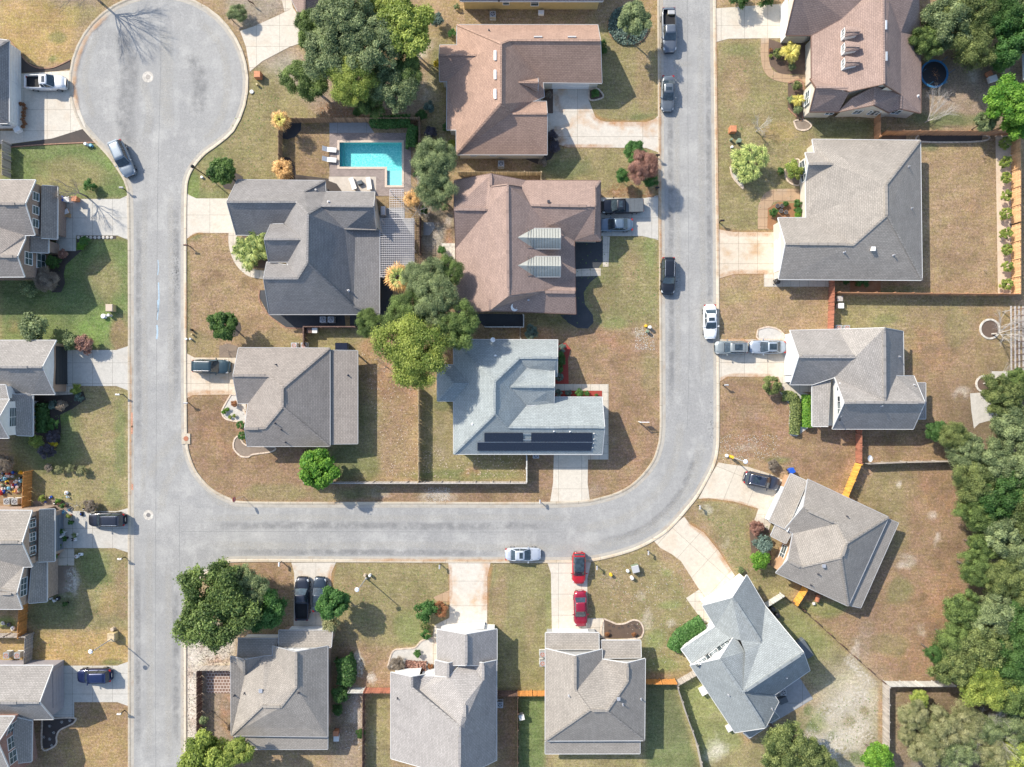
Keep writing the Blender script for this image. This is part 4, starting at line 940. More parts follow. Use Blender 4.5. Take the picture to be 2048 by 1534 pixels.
# --- blue-grey house by the pool
h=House('blue-grey shingled house with pool and palms, largest roof west of the pergola',(610,500),'roof_slate','w_cream','trim_grey')
h.block('''a B2 480 113 2.7; b B2 398 283 6.1; c B2 470 535 2.7; d B2 930 283 6.1; e B2 835 452 4.0; f B2 740 540 2.9; g B2 1150 120 2.7; g2 B2 990 205 4.1; i B2 1155 205 2.7; j B2 1532 208 2.7; k B2 1522 318 5.6;
 q B2 1120 315 5.6; r1 B2 1020 375 7.8; r2 B2 1015 750 7.8; l B2 1542 495 3.3; m B2 1300 490 4.3; o B2 1385 495 3.4; n B2 1370 1085 3.4; s B2 1567 1145 2.6; p B2 1567 497 2.7; v B2 725 1145 2.6; t B2 680 870 6.0; u B2 940 870 6.1; w B2 870 770 4.2; x B2 705 745 3.6''',
 'a g g2 d b; g i g2; g2 i j k q; g2 q r1 d; q k l m; r1 q m o n r2; o p s n; t u r2 n s v; d r1 r2 u w f e; b d e f c; t u w x; m l p o',over=.35)
h.block('a B2 735 453 4.0; b B2 832 452 4.2; c B2 975 570 6.5; d B2 685 570 6.3; e B2 880 742 4.2; f B2 720 742 4.0','a b c d; d c e f',.8,over=.3,skip='b-c c-e')
h.window('C2',215,390,1.6,.9,1.3,'door'); h.window('C2',212,440,1.6,.9,1.2); h.vent('B2',[(1180,285),(1330,965)],'pipe',.09); h.vent('B2',[(1078,190)],'offwhite',.07,.2)
# --- corner lot house
h=House('grey-brown hip roofed house with long back porch on the corner lot',(580,790),'roof_taupe','w_cream','trim_grey')
h.block('a B3 488 213 2.9; b 1187 216 2.9; c 1188 968 2.9; d 555 968 2.9; w1 535 832; w2 690 830; R0 828 520; R1 825 665; g1 445 428; g2 722 430; k 485 637 2.9; m 560 640 2.9','a b R0 g2 g1; b c R1 R0; c d w1 w2 R1; k m g2 g1; m w1 w2 R1 R0 g2',.55)
h.block('a B3 1400 236 2.15; b 1400 948 2.15; c 1190 950 2.6; d 1190 232 2.6','a b c d',.2,over=.3,wall=False)
for y0 in (250,480,720,930):
    p=P(*Q('B3',1400,y0),0); B=MB(); B.box(p.x-.35,p.x-.2,p.y-.08,p.y+.08,0,2.05); B_build_world(B,'porch_post',M['white'],h.t)
h.vent('B3',[(775,342),(768,790),(815,840),(848,935),(1327,423)],'pipe_dark'); h.ridgevent('B3',485,424,690,424); h.ridgevent('B3',825,530,825,625); h.ridgevent('B3',545,832,640,832)
# --- bottom left centre house
h=House('light grey roofed house with tan walls behind the black pickup, south row',(565,1380),'roof_grey','w_brickwhite','trim_grey')
h.block('a B5 570 402 3.2; z 575 1212 3.2; c 712 437; b 910 402 3.2; d 715 595; e 998 398 3.2; l 998 300 3.2; j 1238 360; k 1560 300 3.2; y 1560 1225 3.2; i 1240 718; hh 1080 925; f 900 905','a z f d c; y z f hh; k y hh i j; c b d; e l j i hh f d b',.56,wallmat='w_brickwhite')
h.block('a B5 650 220 2.4; b 1058 222 2.4; c 998 408 3.08; d 640 408 3.08','a b c d',.3,over=.3,wallmat='w_white'); h.block('a B4 797 1000 2.45; b 1207 1002 2.45; c 1197 1130 3.12; d 795 1132 3.12','a b c d',.3,over=.3)
h.block('a B5 640 1352 2.2; b 1560 1352 2.2; c 1560 1228 2.6; d 600 1228 2.6','a b c d',.3,over=.3,wall=False)
for x0 in (900,1100,1300): h.window('B4',x0*0+{900:880,1100:1000,1300:1100}[x0],1108,3.0,.9,.35)
h.window('B4',1015,996,1.15,4.6,2.1,'garage_door'); h.boxvent('B4',[(662,1458)],.4); h.vent('B4',[(948,1478),(455,1498),(535,1480)],'pipe_dark'); h.ridgevent('B4',930,1175,930,1415); h.ridgevent('B5',905,912,1075,916); h.ridgevent('B5',708,440,708,580)
# --- dark speckled house
h=House('speckled grey roofed house with white trim behind the round brown bush',(880,1400),'roof_speck','w_white')
h.block('''A C5 605 665 3.1; B 605 1455 3.1; C 1235 1634 7.6; D 1575 1470 3.1; r4 1240 1165 7.6; r3 1285 1120 7.2; r2 1290 940 6.6; r1 1450 740 4.9; r0 1450 582 4.6; L 800 708 4.5; w 800 808 4.6; m0 935 683 3.2; m1 875 702 3.4; x 870 825 3.9; m2 1010 702 3.6; p 1135 712 4.7; q 1245 597 3.7; n2 1335 597 3.7; n3 1340 557 3.2; E 1575 556 3.1''',
 'A B C r4 w L; L w x m1 m0; x w r4 r3 r2 p m2 m1; p r2 r1 n2 q; n3 n2 r1 r0; E D C r4 r3 r2 r1 r0',.5,rang=50,skip='m1-m0 x-m1')
h.block('a C5 1010 555 3.4; b 1240 560 3.4; c 1130 582 4.6; d 1135 712 4.75; e 1010 704 3.5','a e d c; b c d',.6,z0=2,over=.3,skip='b-d e-d')
h.block('a C5 1030 270 2.8; b 1578 270 2.8; c 1295 318; d 1295 600; e 1578 596 2.8; f 1030 596 2.8','a f d c; b e d c',.62)
h.window('C5',1120,565,3.3,.9,.6); h.window('C5',1455,565,3.3,.9,.6); h.window('C5',1300,258,1.15,4.7,2.1,'garage_door'); h.window('C5',970,690,1.2,.9,2.0,'door'); h.vent('C5',[(667,900)],'pipe_dark')
h.ridgevent('C5',1297,325,1297,575); h.ridgevent('C5',1130,595,1130,700); h.ridgevent('C5',1452,600,1452,730); h.ridgevent('C5',1237,1250,1236,1500); h.ridgevent('C5',1283,960,1283,1070)
p=P(1021,767)
# --- third in south row
h=House('light grey hip roofed house with white trim in front of the two red cars',(1190,1400),'roof_grey','w_grey')
h.block('a D5 510 447 3.2; e 508 1293 3.2; f 915 1010; d 788 838; c 785 515; b 1030 455 3.2; g 1030 545 3.2; k 1425 540 3.2; l 1418 1290 3.2; hh 1075 1020; i 1265 745; j 1262 582','a e f d c; b g d c; g j i hh f d; k l hh i j; l e f hh',.56)
h.block('m D5 510 302 2.4; n 998 302 2.4; o 1000 455 3.08; p 510 455 3.08','m n o p',.3,over=.3); h.block('m D5 1022 372 2.4; n 1383 372 2.4; o 1388 530 3.0; p 1032 535 3.0','m n o p',.3,over=.3,wall=False)
h.block('a D5 508 1412 2.15; b 1376 1410 2.15; c 1376 1298 2.55; d 508 1300 2.55','a b c d',.3,over=.3,wall=False)
h.window('D5',740,292,1.15,4.6,2.1,'garage_door'); h.window('D5',1190,365,1.5,1.6,1.3,mull=(2,1)); h.vent('D5',[(725,877),(1385,907),(1218,958)],'pipe'); h.boxvent('D5',[(1178,900)],.35)
h.ridgevent('D5',782,530,782,815); h.ridgevent('D5',1262,620,1262,710); h.ridgevent('D5',940,1013,1045,1013)
# --- teal-grey diagonal house
h=House('blue-grey roofed house standing diagonally with white gable wall, beside the wide fan shaped driveway',(1490,1310),'roof_teal','w_white')
h.block('''a F2 455 137 2.8; b 840 -128 2.8; c 715 68; d 965 452; e 565 318 2.8; f 1000 140 3.0; g 1330 540 7.6; hh 1385 697 4.0; i 1085 905 4.2; j 805 885 7.3; k 270 515 2.5; l 363 637 3.45; m 700 420 4.45; n 785 435 5.3; o 825 535 6.0''',
 'f b c d; a e m n d c; e k l m; d f g j o n; hh i j g',.7,over=.35,skip='m-l n-m o-n j-o i-j',rang=30)
h.block('A F2 350 655 3.8; B 735 395 4.4; C 605 598 7.0; J 805 885 7.3; K 1000 1195 7.0; L 735 1235 3.8; o 825 535 5.6; Mx 1115 970 3.8; Nx 1040 855 4.0','C J o B; A L K J C; Nx Mx K J',.7,over=.12,skip='J-o o-B J-Nx')
for (x,y) in ((435,590),(535,522),(640,450)): h.window('F2',x,y,4.5,1.2,.8,mull=(2,1))
for (x,y) in ((392,615),(478,562),(497,545),(575,495),(597,480),(680,428)): h.window('F2',x,y,4.5,.35,.9,frame='acgrey')
h.window('F1',640,1300,1.15,4.8,2.1,'garage_door'); h.vent('F2',[(680,908),(1178,755),(1055,1030)],'pipe'); h.ridgevent('F2',745,110,955,435); h.ridgevent('F2',620,625,790,875); h.ridgevent('F2',815,905,960,1130); h.ridgevent('F2',830,870,1300,560)
h.boxvent('F2',[(800,480)],.3)
B=MB()
h.block('a F2 820 1225 3.0; b 960 1195 3.3; c 985 1205 3.2; d 865 1280 2.6','a b c d',.3,wall=False); h.block('a F2 1065 1035 3.2; b 1120 1105 2.6; c 1040 1150 2.7; d 1010 1130 3.1','a b c d',.3,wall=False)
# --- grey diagonal house above
h=House('pale grey hip roofed house turned diagonally with orange brick front, beside the upper curved driveway',(1665,1080),'roof_grey','w_creambrick','trim_grey')
h.block('''a F1 1385 345 3.1; b F3 680 515 3.1; c F3 370 1197 3.1; d F1 1105 1165 3.1; e F1 1345 590; f F1 1185 780 3.1; g F1 1255 820 3.1; hh F1 1210 1055; i F1 1335 1112; j F3 315 825; k F3 360 715; l F3 285 565''',
 'a b k l e; b c j k; c d hh i j; f g l e; g l k j i hh',.52)
h.block('a F1 1235 295 2.4; b F1 1045 712 2.4; c F1 1200 788 3.12; d F1 1380 362 3.12','a b c d',.3,over=.3); h.block('a F1 1100 750 2.5; b F1 1060 840 2.5; c F1 1190 908 2.95; d F1 1245 815 2.95','a b c d',.3,over=.3,wall=False)
h.block('a F3 680 530 2.6; b F3 755 560 2.2; c F3 465 1210 2.2; d F3 385 1192 2.6','b c d a',.3,over=.25,wall=False)
h.window('F1',1095,970,1.4,2.2,1.4,mull=(2,1)); h.window('F1',1150,1010,2.2,1.4,.8) if 0 else None
h.window('F1',1110,560,1.15,4.7,2.1,'garage_door'); h.vent('F3',[(360,510),(140,950),(85,1035)],'pipe_dark'); h.boxvent('F3',[(177,885)],.35); h.ridgevent('F3',60,465,250,550); h.ridgevent('F3',350,735,325,810); h.ridgevent('F1',1225,1065,1310,1110)
for (x,y) in ((1175,760),(1210,680),(1245,600),(1285,510),(1320,420)): h.window('F1',x,y,3.1,.9,.3)
# --- white gabled house east side
h=House('grey roofed house with bright white gable walls behind the two silver cars on the drive',(1710,760),'roof_mid','w_white')
h.block('''a E5 692 387 2.7; b 695 802 2.7; c 762 590 5.7; d 1190 592 5.7; e 1415 368 6.8; o 1060 378 2.8; f E6 408 395 2.8; g E6 412 735 2.8; hh E5 1420 935 6.2; i E5 1110 943 6.2; n E5 1035 745 3.9; m E5 862 802 2.7; p E6 355 737 4.3; q E6 490 737 3.0; r E6 575 940 6.1; s E5 1018 1142 2.8; t E6 485 1143 2.8''',
 'a o d c; o e hh i n d; b m n d c; e f g p hh; p q r hh; s t r hh i',.7)
h.block('a E5 862 802 2.5; b 862 1122 2.5; c 985 1122 3.1; d 1005 760 3.15','a b c d',.3,wall=False,skip='c-d d-a'); h.block('a E6 580 790 2.2; b 580 1065 2.2; c 515 1065 2.65; d 515 790 2.65','a b c d',.3,wall=False)
h.window('E5',1020,960,4.0,.9,.9,mull=(1,1)); h.window('E5',1020,1015,4.0,.9,.9,mull=(1,1)); h.window('E5',1036,820,4.0,1.0,.9,mull=(2,1)); h.window('E5',1016,920,4.0,.7,.3,frame='acgrey'); h.window('E5',1016,1057,4.0,.7,.3,frame='acgrey')
h.window('E5',685,590,1.15,4.7,2.1,'garage_door')
for y0 in (880,1080):
    p=P(*Q('E5',850,y0),0); B=MB(); B.box(p.x-.1,p.x+.1,p.y-.1,p.y+.1,0,2.4); B_build_world(B,'porch_post',M['white'],h.t)
h.vent('E5',[(1390,965)],'pipe'); h.vent('E6',[(375,588),(490,805)],'pipe'); h.ridgevent('E5',780,583,1180,583); h.ridgevent('E5',1412,400,1415,900); h.ridgevent('E5',1190,938,1534,938); h.ridgevent('E6',270,940,520,940)
h.onroof('roof_louvre','E5 1050 850,1090 850,1098 970,1075 990',h.roofmat,.05,.05) if 0 else None
# --- big grey house with fenced yard
h=House('large grey hip roofed house with tan walls and the fenced yard of small shrubs',(1700,420),'roof_grey','w_cream')
h.block('a E3 862 110 2.7; b E4 540 118 2.7; c E4 553 1190 2.7; d E3 605 1183 2.7; i 658 912; j 1175 920; f 1430 455; k 1435 690; e1 600 712 2.7; e2 815 712 2.7; hh 812 432 2.7; t 1020 300; s 880 212 3.0; v 835 300 4.2; u 808 212 2.8',
 'a b f; b c k f; c d i j k; e1 e2 j i; hh e2 j k f a s t; u s t v; hh t v',.55)
h.window('E3',790,355,1.6,2.6,1.5,mull=(3,1)); h.window('E3',575,975,1.15,5.0,2.1,'garage_door'); h.boxvent('E3',[(1322,952)],.45,'white'); h.vent('E3',[(1105,975),(1482,998)],'pipe'); h.vent('E4',[(447,320),(470,640)],'pipe',.06)
h.ridgevent('E3',1425,470,1428,690); h.ridgevent('E3',755,912,1110,915); h.ridgevent('E3',860,298,1000,298); h.window('E3',700,1192,1.5,1.0,1.0)
for (x,y) in ((790,480),(790,620)):
    p=P(*Q('E3',x,y),0); B=MB(); B.box(p.x-.15,p.x+.15,p.y-.15,p.y+.15,0,2.6); B_build_world(B,'porch_column',M['white'],h.t)
# --- brown roofed house NE with three dormers
h=House('red-brown roofed house with three small white dormers at the top right',(1700,100),'roof_brown','w_cream','trim_brown')
h.block('''a E1 978 290 2.8; a2 980 690 2.8; w1 1310 800 5.4; r1 E2 298 733 7.0; r0 E2 291 -60 7.0; v0 E1 1560 -130 6.7; v2 E1 1420 0 5.8; v1 E1 1250 160 4.8; g1 755 308 2.8; g2 972 308 2.8; g0 862 -130 6.7; k0 E2 447 285 4.4; k1 447 827 4.3; k2 442 950 3.6; e1 621 990 2.8; e0 620 318 2.8; vx 345 0 6.4; w0 600 -130 6.7; nn E1 1010 -420 2.8; no E2 600 -420 2.8; s0 E2 218 757 5.6; s1 212 917 4.9; s2 345 985 3.0; q2 E1 1215 978 2.8; sq E1 1330 862 4.2''',
 'a a2 w1 r1 r0 v0 v2 v1; g1 g2 v1 v2 v0 g0; r0 r1 k1 k0 vx; vx k0 e0 w0 r0; k0 k1 k2 e1 e0; nn g0 v0 r0 w0 no; s0 s1 s2 k2 k1; q2 sq s0 s1',.6,over=.35)
h.block('p E1 968 688 2.8; q 965 978 2.8; o 1018 765 5.0; o2 1330 770 5.3; q2 1215 978 2.8; w 1308 795 5.3','q q2 o2 o; p w o2 o',.8,over=.3,skip='w-o2 o2-q2 p-w')
for y in (222,355,488):
    h.block(f'a E1 1272 {y} 6.05; b 1272 {y+100} 6.05; m 1278 {y+48} 6.3; n 1408 {y+48} 6.7; c 1392 {y+82} 6.4; d 1408 {y+20} 6.45','a d n m; b c n m',.5,over=.1,skip='d-n c-n',z0=3.2,wallmat='w_white',fascia=False)
    h.window('E1',1248,y+62,5.4,.8,.75,mull=(2,1))
h.window('E1',725,180,1.2,4.8,2.1,'garage_door'); h.window('E1',945,860,1.6,1.8,1.3,mull=(2,1)); h.window('E1',960,810,4.2,1.0,.9,mull=(1,1)) if 0 else None
for (c,x,y) in (('E1',1140,997),('E1',1382,996),('E1',1510,1000),('E2',220,998),('E2',405,997)): h.window(c,x,y,1.7,1.0,1.1,mull=(2,1))
h.onroof('skylight','E2 304 180,318 180,318 260,304 260',M['skylight']); h.onroof('skylight','E2 308 455,322 455,322 535,308 535',M['skylight'])
h.vent('E2',[(592,842)],'white',.08,.3)
# --- brown roof with three white skylights
h=House('rust-brown roofed house with three white skylights and wide driveway to the street',(1040,190),'roof_rust','w_cream','trim_grey')
h.block('''a C1 820 190 2.7; b D1 557 190 2.7; c D1 578 310 5.6; d C1 1225 309 5.7; e C1 1158 335 6.6; f C1 1155 797 6.6; g C1 815 1185 2.7; hh C1 1512 1185 2.7; i C1 1512 872 4.9; j C1 1230 872 5.2; k C1 1505 778 3.0; l C1 1405 778 3.6; m C1 1490 740 2.8; n C1 1480 632 2.8; o D1 590 636 2.7; a2 C1 820 346 2.9; wg C1 970 422 4.6; wb C1 745 622 2.8; w3 C1 742 995 2.7; w4 C1 815 995 3.1; x1 C1 690 346 2.7; x2 C1 684 422 4.1; x3 C1 688 622 2.7''',
 'a b c d e; e a a2 wg wb w3 w4 g f; x1 a2 wg x2; x3 wb wg x2; g hh i j f; j i k l; f j l m n d e; n o c d',.65)
h.block('p C1 1440 600 3.9; q 1440 694 3.9; r 1442 632 4.5; s 1280 630 5.0','p r s; q r s',.5,over=.1,z0=2.8,skip='p-s q-s')
for y0,y1 in ((390,465),(540,610),(686,760)): h.onroof('skylight',f'C1 1109 {y0},1127 {y0},1127 {y1},1109 {y1}',M['skylight'],.05,.14)
for x0,x1 in ((68,132),(328,392)): h.onroof('roof_louvre',f'D1 {x0} 284,{x1} 284,{x1} 293,{x0} 293',M['trim_grey'],.05,.1)
h.window('D1',350,640,1.15,4.8,2.1,'garage_door'); h.window('C1',945,1195,1.6,.9,.8); h.window('C1',1095,1195,1.6,.9,.8); h.vent('C1',[(1065,235)],'pipe_dark')
# --- pink-brown roof with metal dormers
h=House('pinkish-brown roofed house with two metal dormers and a satellite dish',(1055,490),'roof_brown','w_cream','trim_brown')
h.block('''a C2 800 118 2.7; n1 1080 66 5.0; n2 1087 165 5.2; R0 1210 150 7.0; R1 1215 1005 7.0; wr 1055 345 5.4; wl 798 342 5.35; wb 812 640 2.7; aS 815 1135 2.7; s2 1075 1115 4.8; s1 1078 1010 5.0; u0 1310 165 3.4; u1 1350 118 2.7;
 u2 D2 578 120 2.7; u3 540 172 3.4; u4 542 315 5.2; u6 532 525 3.4; u5 580 582 2.7; u7 378 580 2.7; q4 170 470 4.4; q5 45 310 5.4; q2 385 862 2.7; q1 150 968 4.7; m2 385 972 4.0; se 390 1142 2.7''',
 'a n1 wr wl; n1 n2 wr; wl wr wb; wb wr n2 R0 R1 s1 s2 aS; n1 u1 u0 R0 n2; R0 u0 q5 q4 R1; R1 q4 u7 q2 q1; u1 u2 u3 u4 q5 u0; u2 u5 u6 u4 u3; u5 u7 q4 q5 u4 u6; R1 q1 m2 se s2 s1; q1 m2 q2',.6)
for y in (555,770):
    h.block(f'a C2 1280 {y} 6.35; b D2 272 {y+5} 6.2; c C2 1360 {y-68} 5.3; d D2 268 {y-68} 5.1; e C2 1362 {y+86} 5.3; f D2 270 {y+86} 5.1','c d b a; e f b a',.5,over=.12,skip='a-c a-e',z0=3.0,roofmat='metal_roof',trim='trim_grey',ridge=False)
    B=MB()
    for i in range(13):
        for sg in (-1,1):
            x=1365+i*21; q=h.hit('C2',x,y+2*sg+1); r=h.hit('C2',x,y+(-66 if sg<0 else 84))
            if q and r and abs(q[0].z-r[0].z)<2.0: B=MB(); B.bar(q[0]+Vector((0,0,.03)),r[0]+Vector((0,0,.03)),.04,.05); B_build_world(B,'metal_seam',M['seam'],h.t)
h.vent('C2',[(1368,1035)],'pipe'); h.boxvent('D2',[(180,283)],.25,'pipe_dark'); h.ridgevent('C2',1207,205,1212,940); h.ridgevent('C2',825,340,1040,343); h.ridgevent('C2',1080,85,1080,160); h.ridgevent('C2',1075,1030,1073,1110); h.ridgevent('D2',115,310,470,316); h.ridgevent('D2',155,975,380,978)
# --- pale blue roof with solar heating
h=House('pale blue-grey roofed house with black solar mats',(1040,800),'roof_blue','w_cream')
h.block('''nw C3 795 150 2.7; ne D3 250 153 2.7; n1 C3 1300 290 4.4; n2 D3 248 290 4.4; R0 C3 1112 470 6.3; R1 C3 1109 720 6.3; sw C3 795 1028 2.7; s1 C3 1215 822 5.1; s2 D3 610 825 5.0; se D3 590 1030 2.7; m1 C3 1230 512 4.9; v1 C3 1355 372 3.7; v2 C3 1355 655 3.6; nS D3 247 430 2.7; nq D3 200 430 2.9; s3 D3 220 592 2.9; s4 D3 590 592 2.7''',
 'nw ne n2 n1 R0; nw sw R1 R0; n1 n2 nS nq v1; R0 n1 v1 m1 v2 s1 R1; s1 v2 s3 s4 s2; sw se s2 s1 R1',.6)
h.block('m1 C3 1230 512 4.95; m2 D3 225 514 4.85; mn D3 225 377 3.2; v1 C3 1355 370 3.75; v2 C3 1355 656 3.7; ms D3 221 645 3.3','m1 m2 mn v1; m1 m2 ms v2',.6,over=.3,skip='m1-v1 m1-v2')
h.block('b1 C3 670 345 2.7; b2 670 621 2.7; b3 797 621 2.7; c1 925 485 4.0; c0 800 485 4.0; b0 797 345 2.7','b1 b2 c0; b2 b3 c1 c0; b1 c0 c1 b0',.6,over=.3,skip='b3-c1 c1-b0')
for poly in ('C3 1031 864,1327 864,1327 932,1031 932','C3 1390 864,1534 864,D3 515 864,D3 517 932,C3 1390 932','C3 978 935,1534 935,D3 518 935,D3 505 1000,C3 978 1000'):
    h.onroof('solar_mat',poly,M['solar'],.06,.05)
h.onroof('solar_pipe','C3 978 932,1534 932,D3 518 932,D3 518 935,C3 978 935',M['solar_line'],.07,.04); h.onroof('solar_pipe','C3 1328 868,1390 868,1390 872,1328 872',M['solar_line'],.08,.05); h.onroof('solar_pipe','C3 1328 912,1390 912,1390 916,1328 916',M['solar_line'],.08,.05)
for x,y in ((530,870),(528,913),(525,943),(517,978)): h.vent('D3',[(x,y)],'offwhite',.05,.2)
h.vent('C3',[(1115,275),(938,798)],'white',.08,.25); h.vent('D3',[(222,853),(345,855)],'white',.05,.3); h.ridgevent('D3',55,287,200,287); h.ridgevent('D3',30,510,170,510); h.ridgevent('D3',270,818,560,820); h.ridgevent('C3',1107,520,1107,660)
h.window('D3',355,1035,1.15,4.4,2.1,'garage_door') if 0 else None
# --- house among the oaks at the top
h=House('dark brown roofed house half hidden under oak trees at the top left of centre',(690,0),'roof_brown','w_tan','trim_grey')
h.block('a B1 905 18 2.7; b 990 190 2.7; c 1450 -60 2.7; d 1250 -260 5.5; e 1000 -150 5.5; f 830 -160 2.7; g 1300 -430 2.7','a b e; b c d e; f a e; c g d; g f e d',.55)
# --- yellow sided house at the top
h=House('yellow sided house with grey roof at the top edge of the photo',(1060,-40),'roof_mid','w_yellow')
h.block('a C1 845 6 2.7; b D1 597 8 2.7; c D1 597 -600 2.7; d C1 845 -600 2.7; e C1 845 -290; f D1 597 -290','a b f e; d c f e',.6,over=.35)
h.window('C1',1197,22,1.7,.8,.9,mull=(1,1)); h.window('D1',75,28,1.6,1.0,1.2,mull=(1,1)); h.vent('C1',[(1142,5)],'pipe_dark')
# ================================================================ CARS
def car(label,cat,px,py,head,kind,col,L_=4.8,W_=1.85,Hh=1.45,group='cars and trucks parked along the streets and on the drives',sunroof=None,rails=False,metal=.35,glassroof=False,tonneau=False,name=None):
    """head = direction of the bonnet in the photo (dx,dy, y down); px,py = centre of the roof in the photo"""
    p=P(px,py,Hh*.6); ang=math.atan2(-head[1],head[0])
    nm=name or {'sedan':'parked_car','suv':'parked_suv','pickup':'pickup_truck'}[kind]
    t=thing(nm,label,cat,(p.x,p.y,.035),ang,group)
    pm=paint('paint_'+label.split()[0]+'_'+kind,col,metal); hl,hw=L_/2,W_/2
    # body sections: x, half width, belt height, deck height
    if kind=='sedan': belt=[(-1,.66,.72),(-.96,.80,.86),(-.85,.90,.98),(-.62,.94,1.0),(-.3,.95,.96),(.1,.94,.93),(.35,.92,.90),(.6,.84,.86),(.85,.72,.76),(.96,.62,.66),(1,.5,.55)]
    elif kind=='suv': belt=[(-1,.72,.8),(-.97,.95,1.0),(-.9,1.02,1.08),(-.6,1.05,1.08),(-.2,1.05,1.06),(.2,1.04,1.05),(.4,1.02,1.03),(.62,.97,1.02),(.85,.86,.93),(.96,.72,.8),(1,.55,.62)]
    else: belt=[(-1,.9,.9),(-.985,1.2,1.2),(-.9,1.22,1.22),(-.5,1.22,1.22),(-.12,1.22,1.22),(.1,1.15,1.15),(.35,1.12,1.12),(.6,1.06,1.12),(.85,.95,1.03),(.96,.8,.9),(1,.6,.7)]
    xs=np.linspace(-1,1,33); vv=[];ff=[]
    bz=np.interp(xs,[b_[0] for b_ in belt],[b_[1] for b_ in belt]); dz=np.interp(xs,[b_[0] for b_ in belt],[b_[2] for b_ in belt])
    sq=4.2 if kind!='sedan' else 3.2
    for i,x in enumerate(xs):
        w=hw*(1-.30*abs(x)**(7 if kind=='pickup' and x<0 else sq*2)) * (1-.035*abs(x)**2)
        arch=0
        for wx in (-.58,.62):
            dd=abs(x-wx)*hl
            if dd<.42: arch=max(arch,math.sqrt(max(0,.42**2-dd**2)))
        z0=.24+arch*.85; b_=bz[i]; d_=dz[i]
        bedcut=(kind=='pickup' and x<-.1)
        sec=[(w*.93,z0),(w*.99,max(z0+.02,.5)),(w,max(z0+.03,.66)),(w*.975,b_-.10),(w*.92,b_-.01)]
        sec+= [(w*.80,d_+.015),(w*.45,d_+.045),(0,d_+.055)] if not bedcut else [(w*.86,d_+.0),(w*.45,d_+.0),(0,d_+.0)]
        vv+= [Vector((x*hl,-y,z)) for y,z in sec]+[Vector((x*hl,y,z)) for y,z in sec[-2::-1]]
    K=15
    for i in range(len(xs)-1):
        for j in range(K-1):
            ff.append((i*K+j,(i+1)*K+j,(i+1)*K+j+1,i*K+j+1))
    ff.append(tuple(range(K))[::-1]); e=(len(xs)-1)*K; ff.append(tuple(e+k for k in range(K)))
    ff=[f[::-1] for f in ff]
    if kind=='pickup':   # leave the bed open
        rm=set()
        for i in range(len(xs)-1):
            if -.93<xs[i] and xs[i+1]<-.13:
                for j in (5,6,7,8): rm.add(i*(K-1)+j)
        ff=[f for i,f in enumerate(ff) if i not in rm]
    mk('body',vv,ff,pm,t,world=False,smooth=True)
    # cabin: bottom rear/front, top rear/front as fraction of length
    c={'sedan':(-.66,-.42,.06,.40),'suv':(-.93,-.82,.14,.42),'pickup':(-.12,-.06,.28,.50)}[kind]
    zb=float(np.interp(c[0],xs,dz))+.02; zf=float(np.interp(c[3],xs,dz))+.02; zt=Hh
    wb,wt=hw*.885,hw*.70
    def ring(x,w,z,n=4): return [Vector((x,w*s,z+(.035 if abs(s)<.7 and z>1.2 else 0))) for s in (-1,-.6,0,.6,1)]
    x0,x1,x2,x3=[q*hl for q in c]
    xm=(x1+x2)/2
    bot=[(x0,wb*.92,zb),(x1,wb,(zb*.6+zf*.4)),(xm,wb*1.0,(zb+zf)/2),(x2,wb,zf*.7+zb*.3),(x3,wb*.9,zf)]
    def q4(name,a,b_,c_,d_,mat,par=t,th=.02): 
        return mk(name,[a,b_,c_,d_],[(0,1,2,3)],mat,par,world=False)
    gl=M['carglass']
    zw=zt-.05
    # windscreen and rear glass: curved strips
    def screen(name,xb,xt,zb_,wb_,wt_,bow):
        v=[];f=[];n=7
        for r in range(3):
            u=r/2; x=xb+(xt-xb)*u; z=zb_+(zt-zb_)*u; w=wb_+(wt_-wb_)*u
            for k in range(n):
                s=-1+2*k/(n-1); v.append(Vector((x+bow*(1-s*s)*(1-u*.6),w*s,z)))
        for r in range(2):
            for k in range(n-1): f.append((r*n+k,r*n+k+1,(r+1)*n+k+1,(r+1)*n+k))
        if xb<xt: f=[q[::-1] for q in f]
        return mk(name,v,f,gl,t,world=False,smooth=True)
    screen('windscreen',x3,x2,zf,wb*.90,wt*.97,.10)
    screen('rear_window',x0,x1,zb,wb*.90,wt*.97,-.07 if kind!='pickup' else -.01)
    for s in (-1,1):
        v=[Vector((x0+.06,s*wb*.93,zb)),Vector((xm,s*wb*1.0,(zb+zf)/2-.02)),Vector((x3-.06,s*wb*.93,zf)),Vector((x2-.02,s*wt*1.0,zt)),Vector((xm,s*wt*1.03,zt+.0)),Vector((x1+.02,s*wt*1.0,zt))]
        mk('side_window',v,[(0,1,4,5),(1,2,3,4)] if s<0 else [(5,4,1,0),(4,3,2,1)],gl,t,world=False)
        for i0,i1,w0,w1,oy in ((0,5,.09,.05,.005),(2,3,.06,.05,.005),(1,4,.07,.03,.012)):
            B=MB(); B.bar(v[i0]+Vector((0,s*oy,0)),v[i1]+Vector((0,s*oy,0)),w0,w1); B.build('pillar',pm,t)
    # roof panel
    v=[];f=[];nx_,ny_=7,7
    for i in range(nx_):
        u=i/(nx_-1); x=x1-.03+(x2-x1+.06)*u
        for j in range(ny_):
            s=-1+2*j/(ny_-1); w=wt*1.03*(1-.03*(2*u-1)**2)
            cr=.055*(1-s**4)*(1-.75*abs(2*u-1)**3)
            v.append(Vector((x+(.05*(1-s*s) if u==1 else (-.03*(1-s*s) if u==0 else 0)),w*s,zt-.01+cr)))
    for i in range(nx_-1):
        for j in range(ny_-1): f.append((i*ny_+j,(i+1)*ny_+j,(i+1)*ny_+j+1,i*ny_+j+1))
    n0=len(v); v+=[q-Vector((0,0,.05)) for q in v[:n0]]
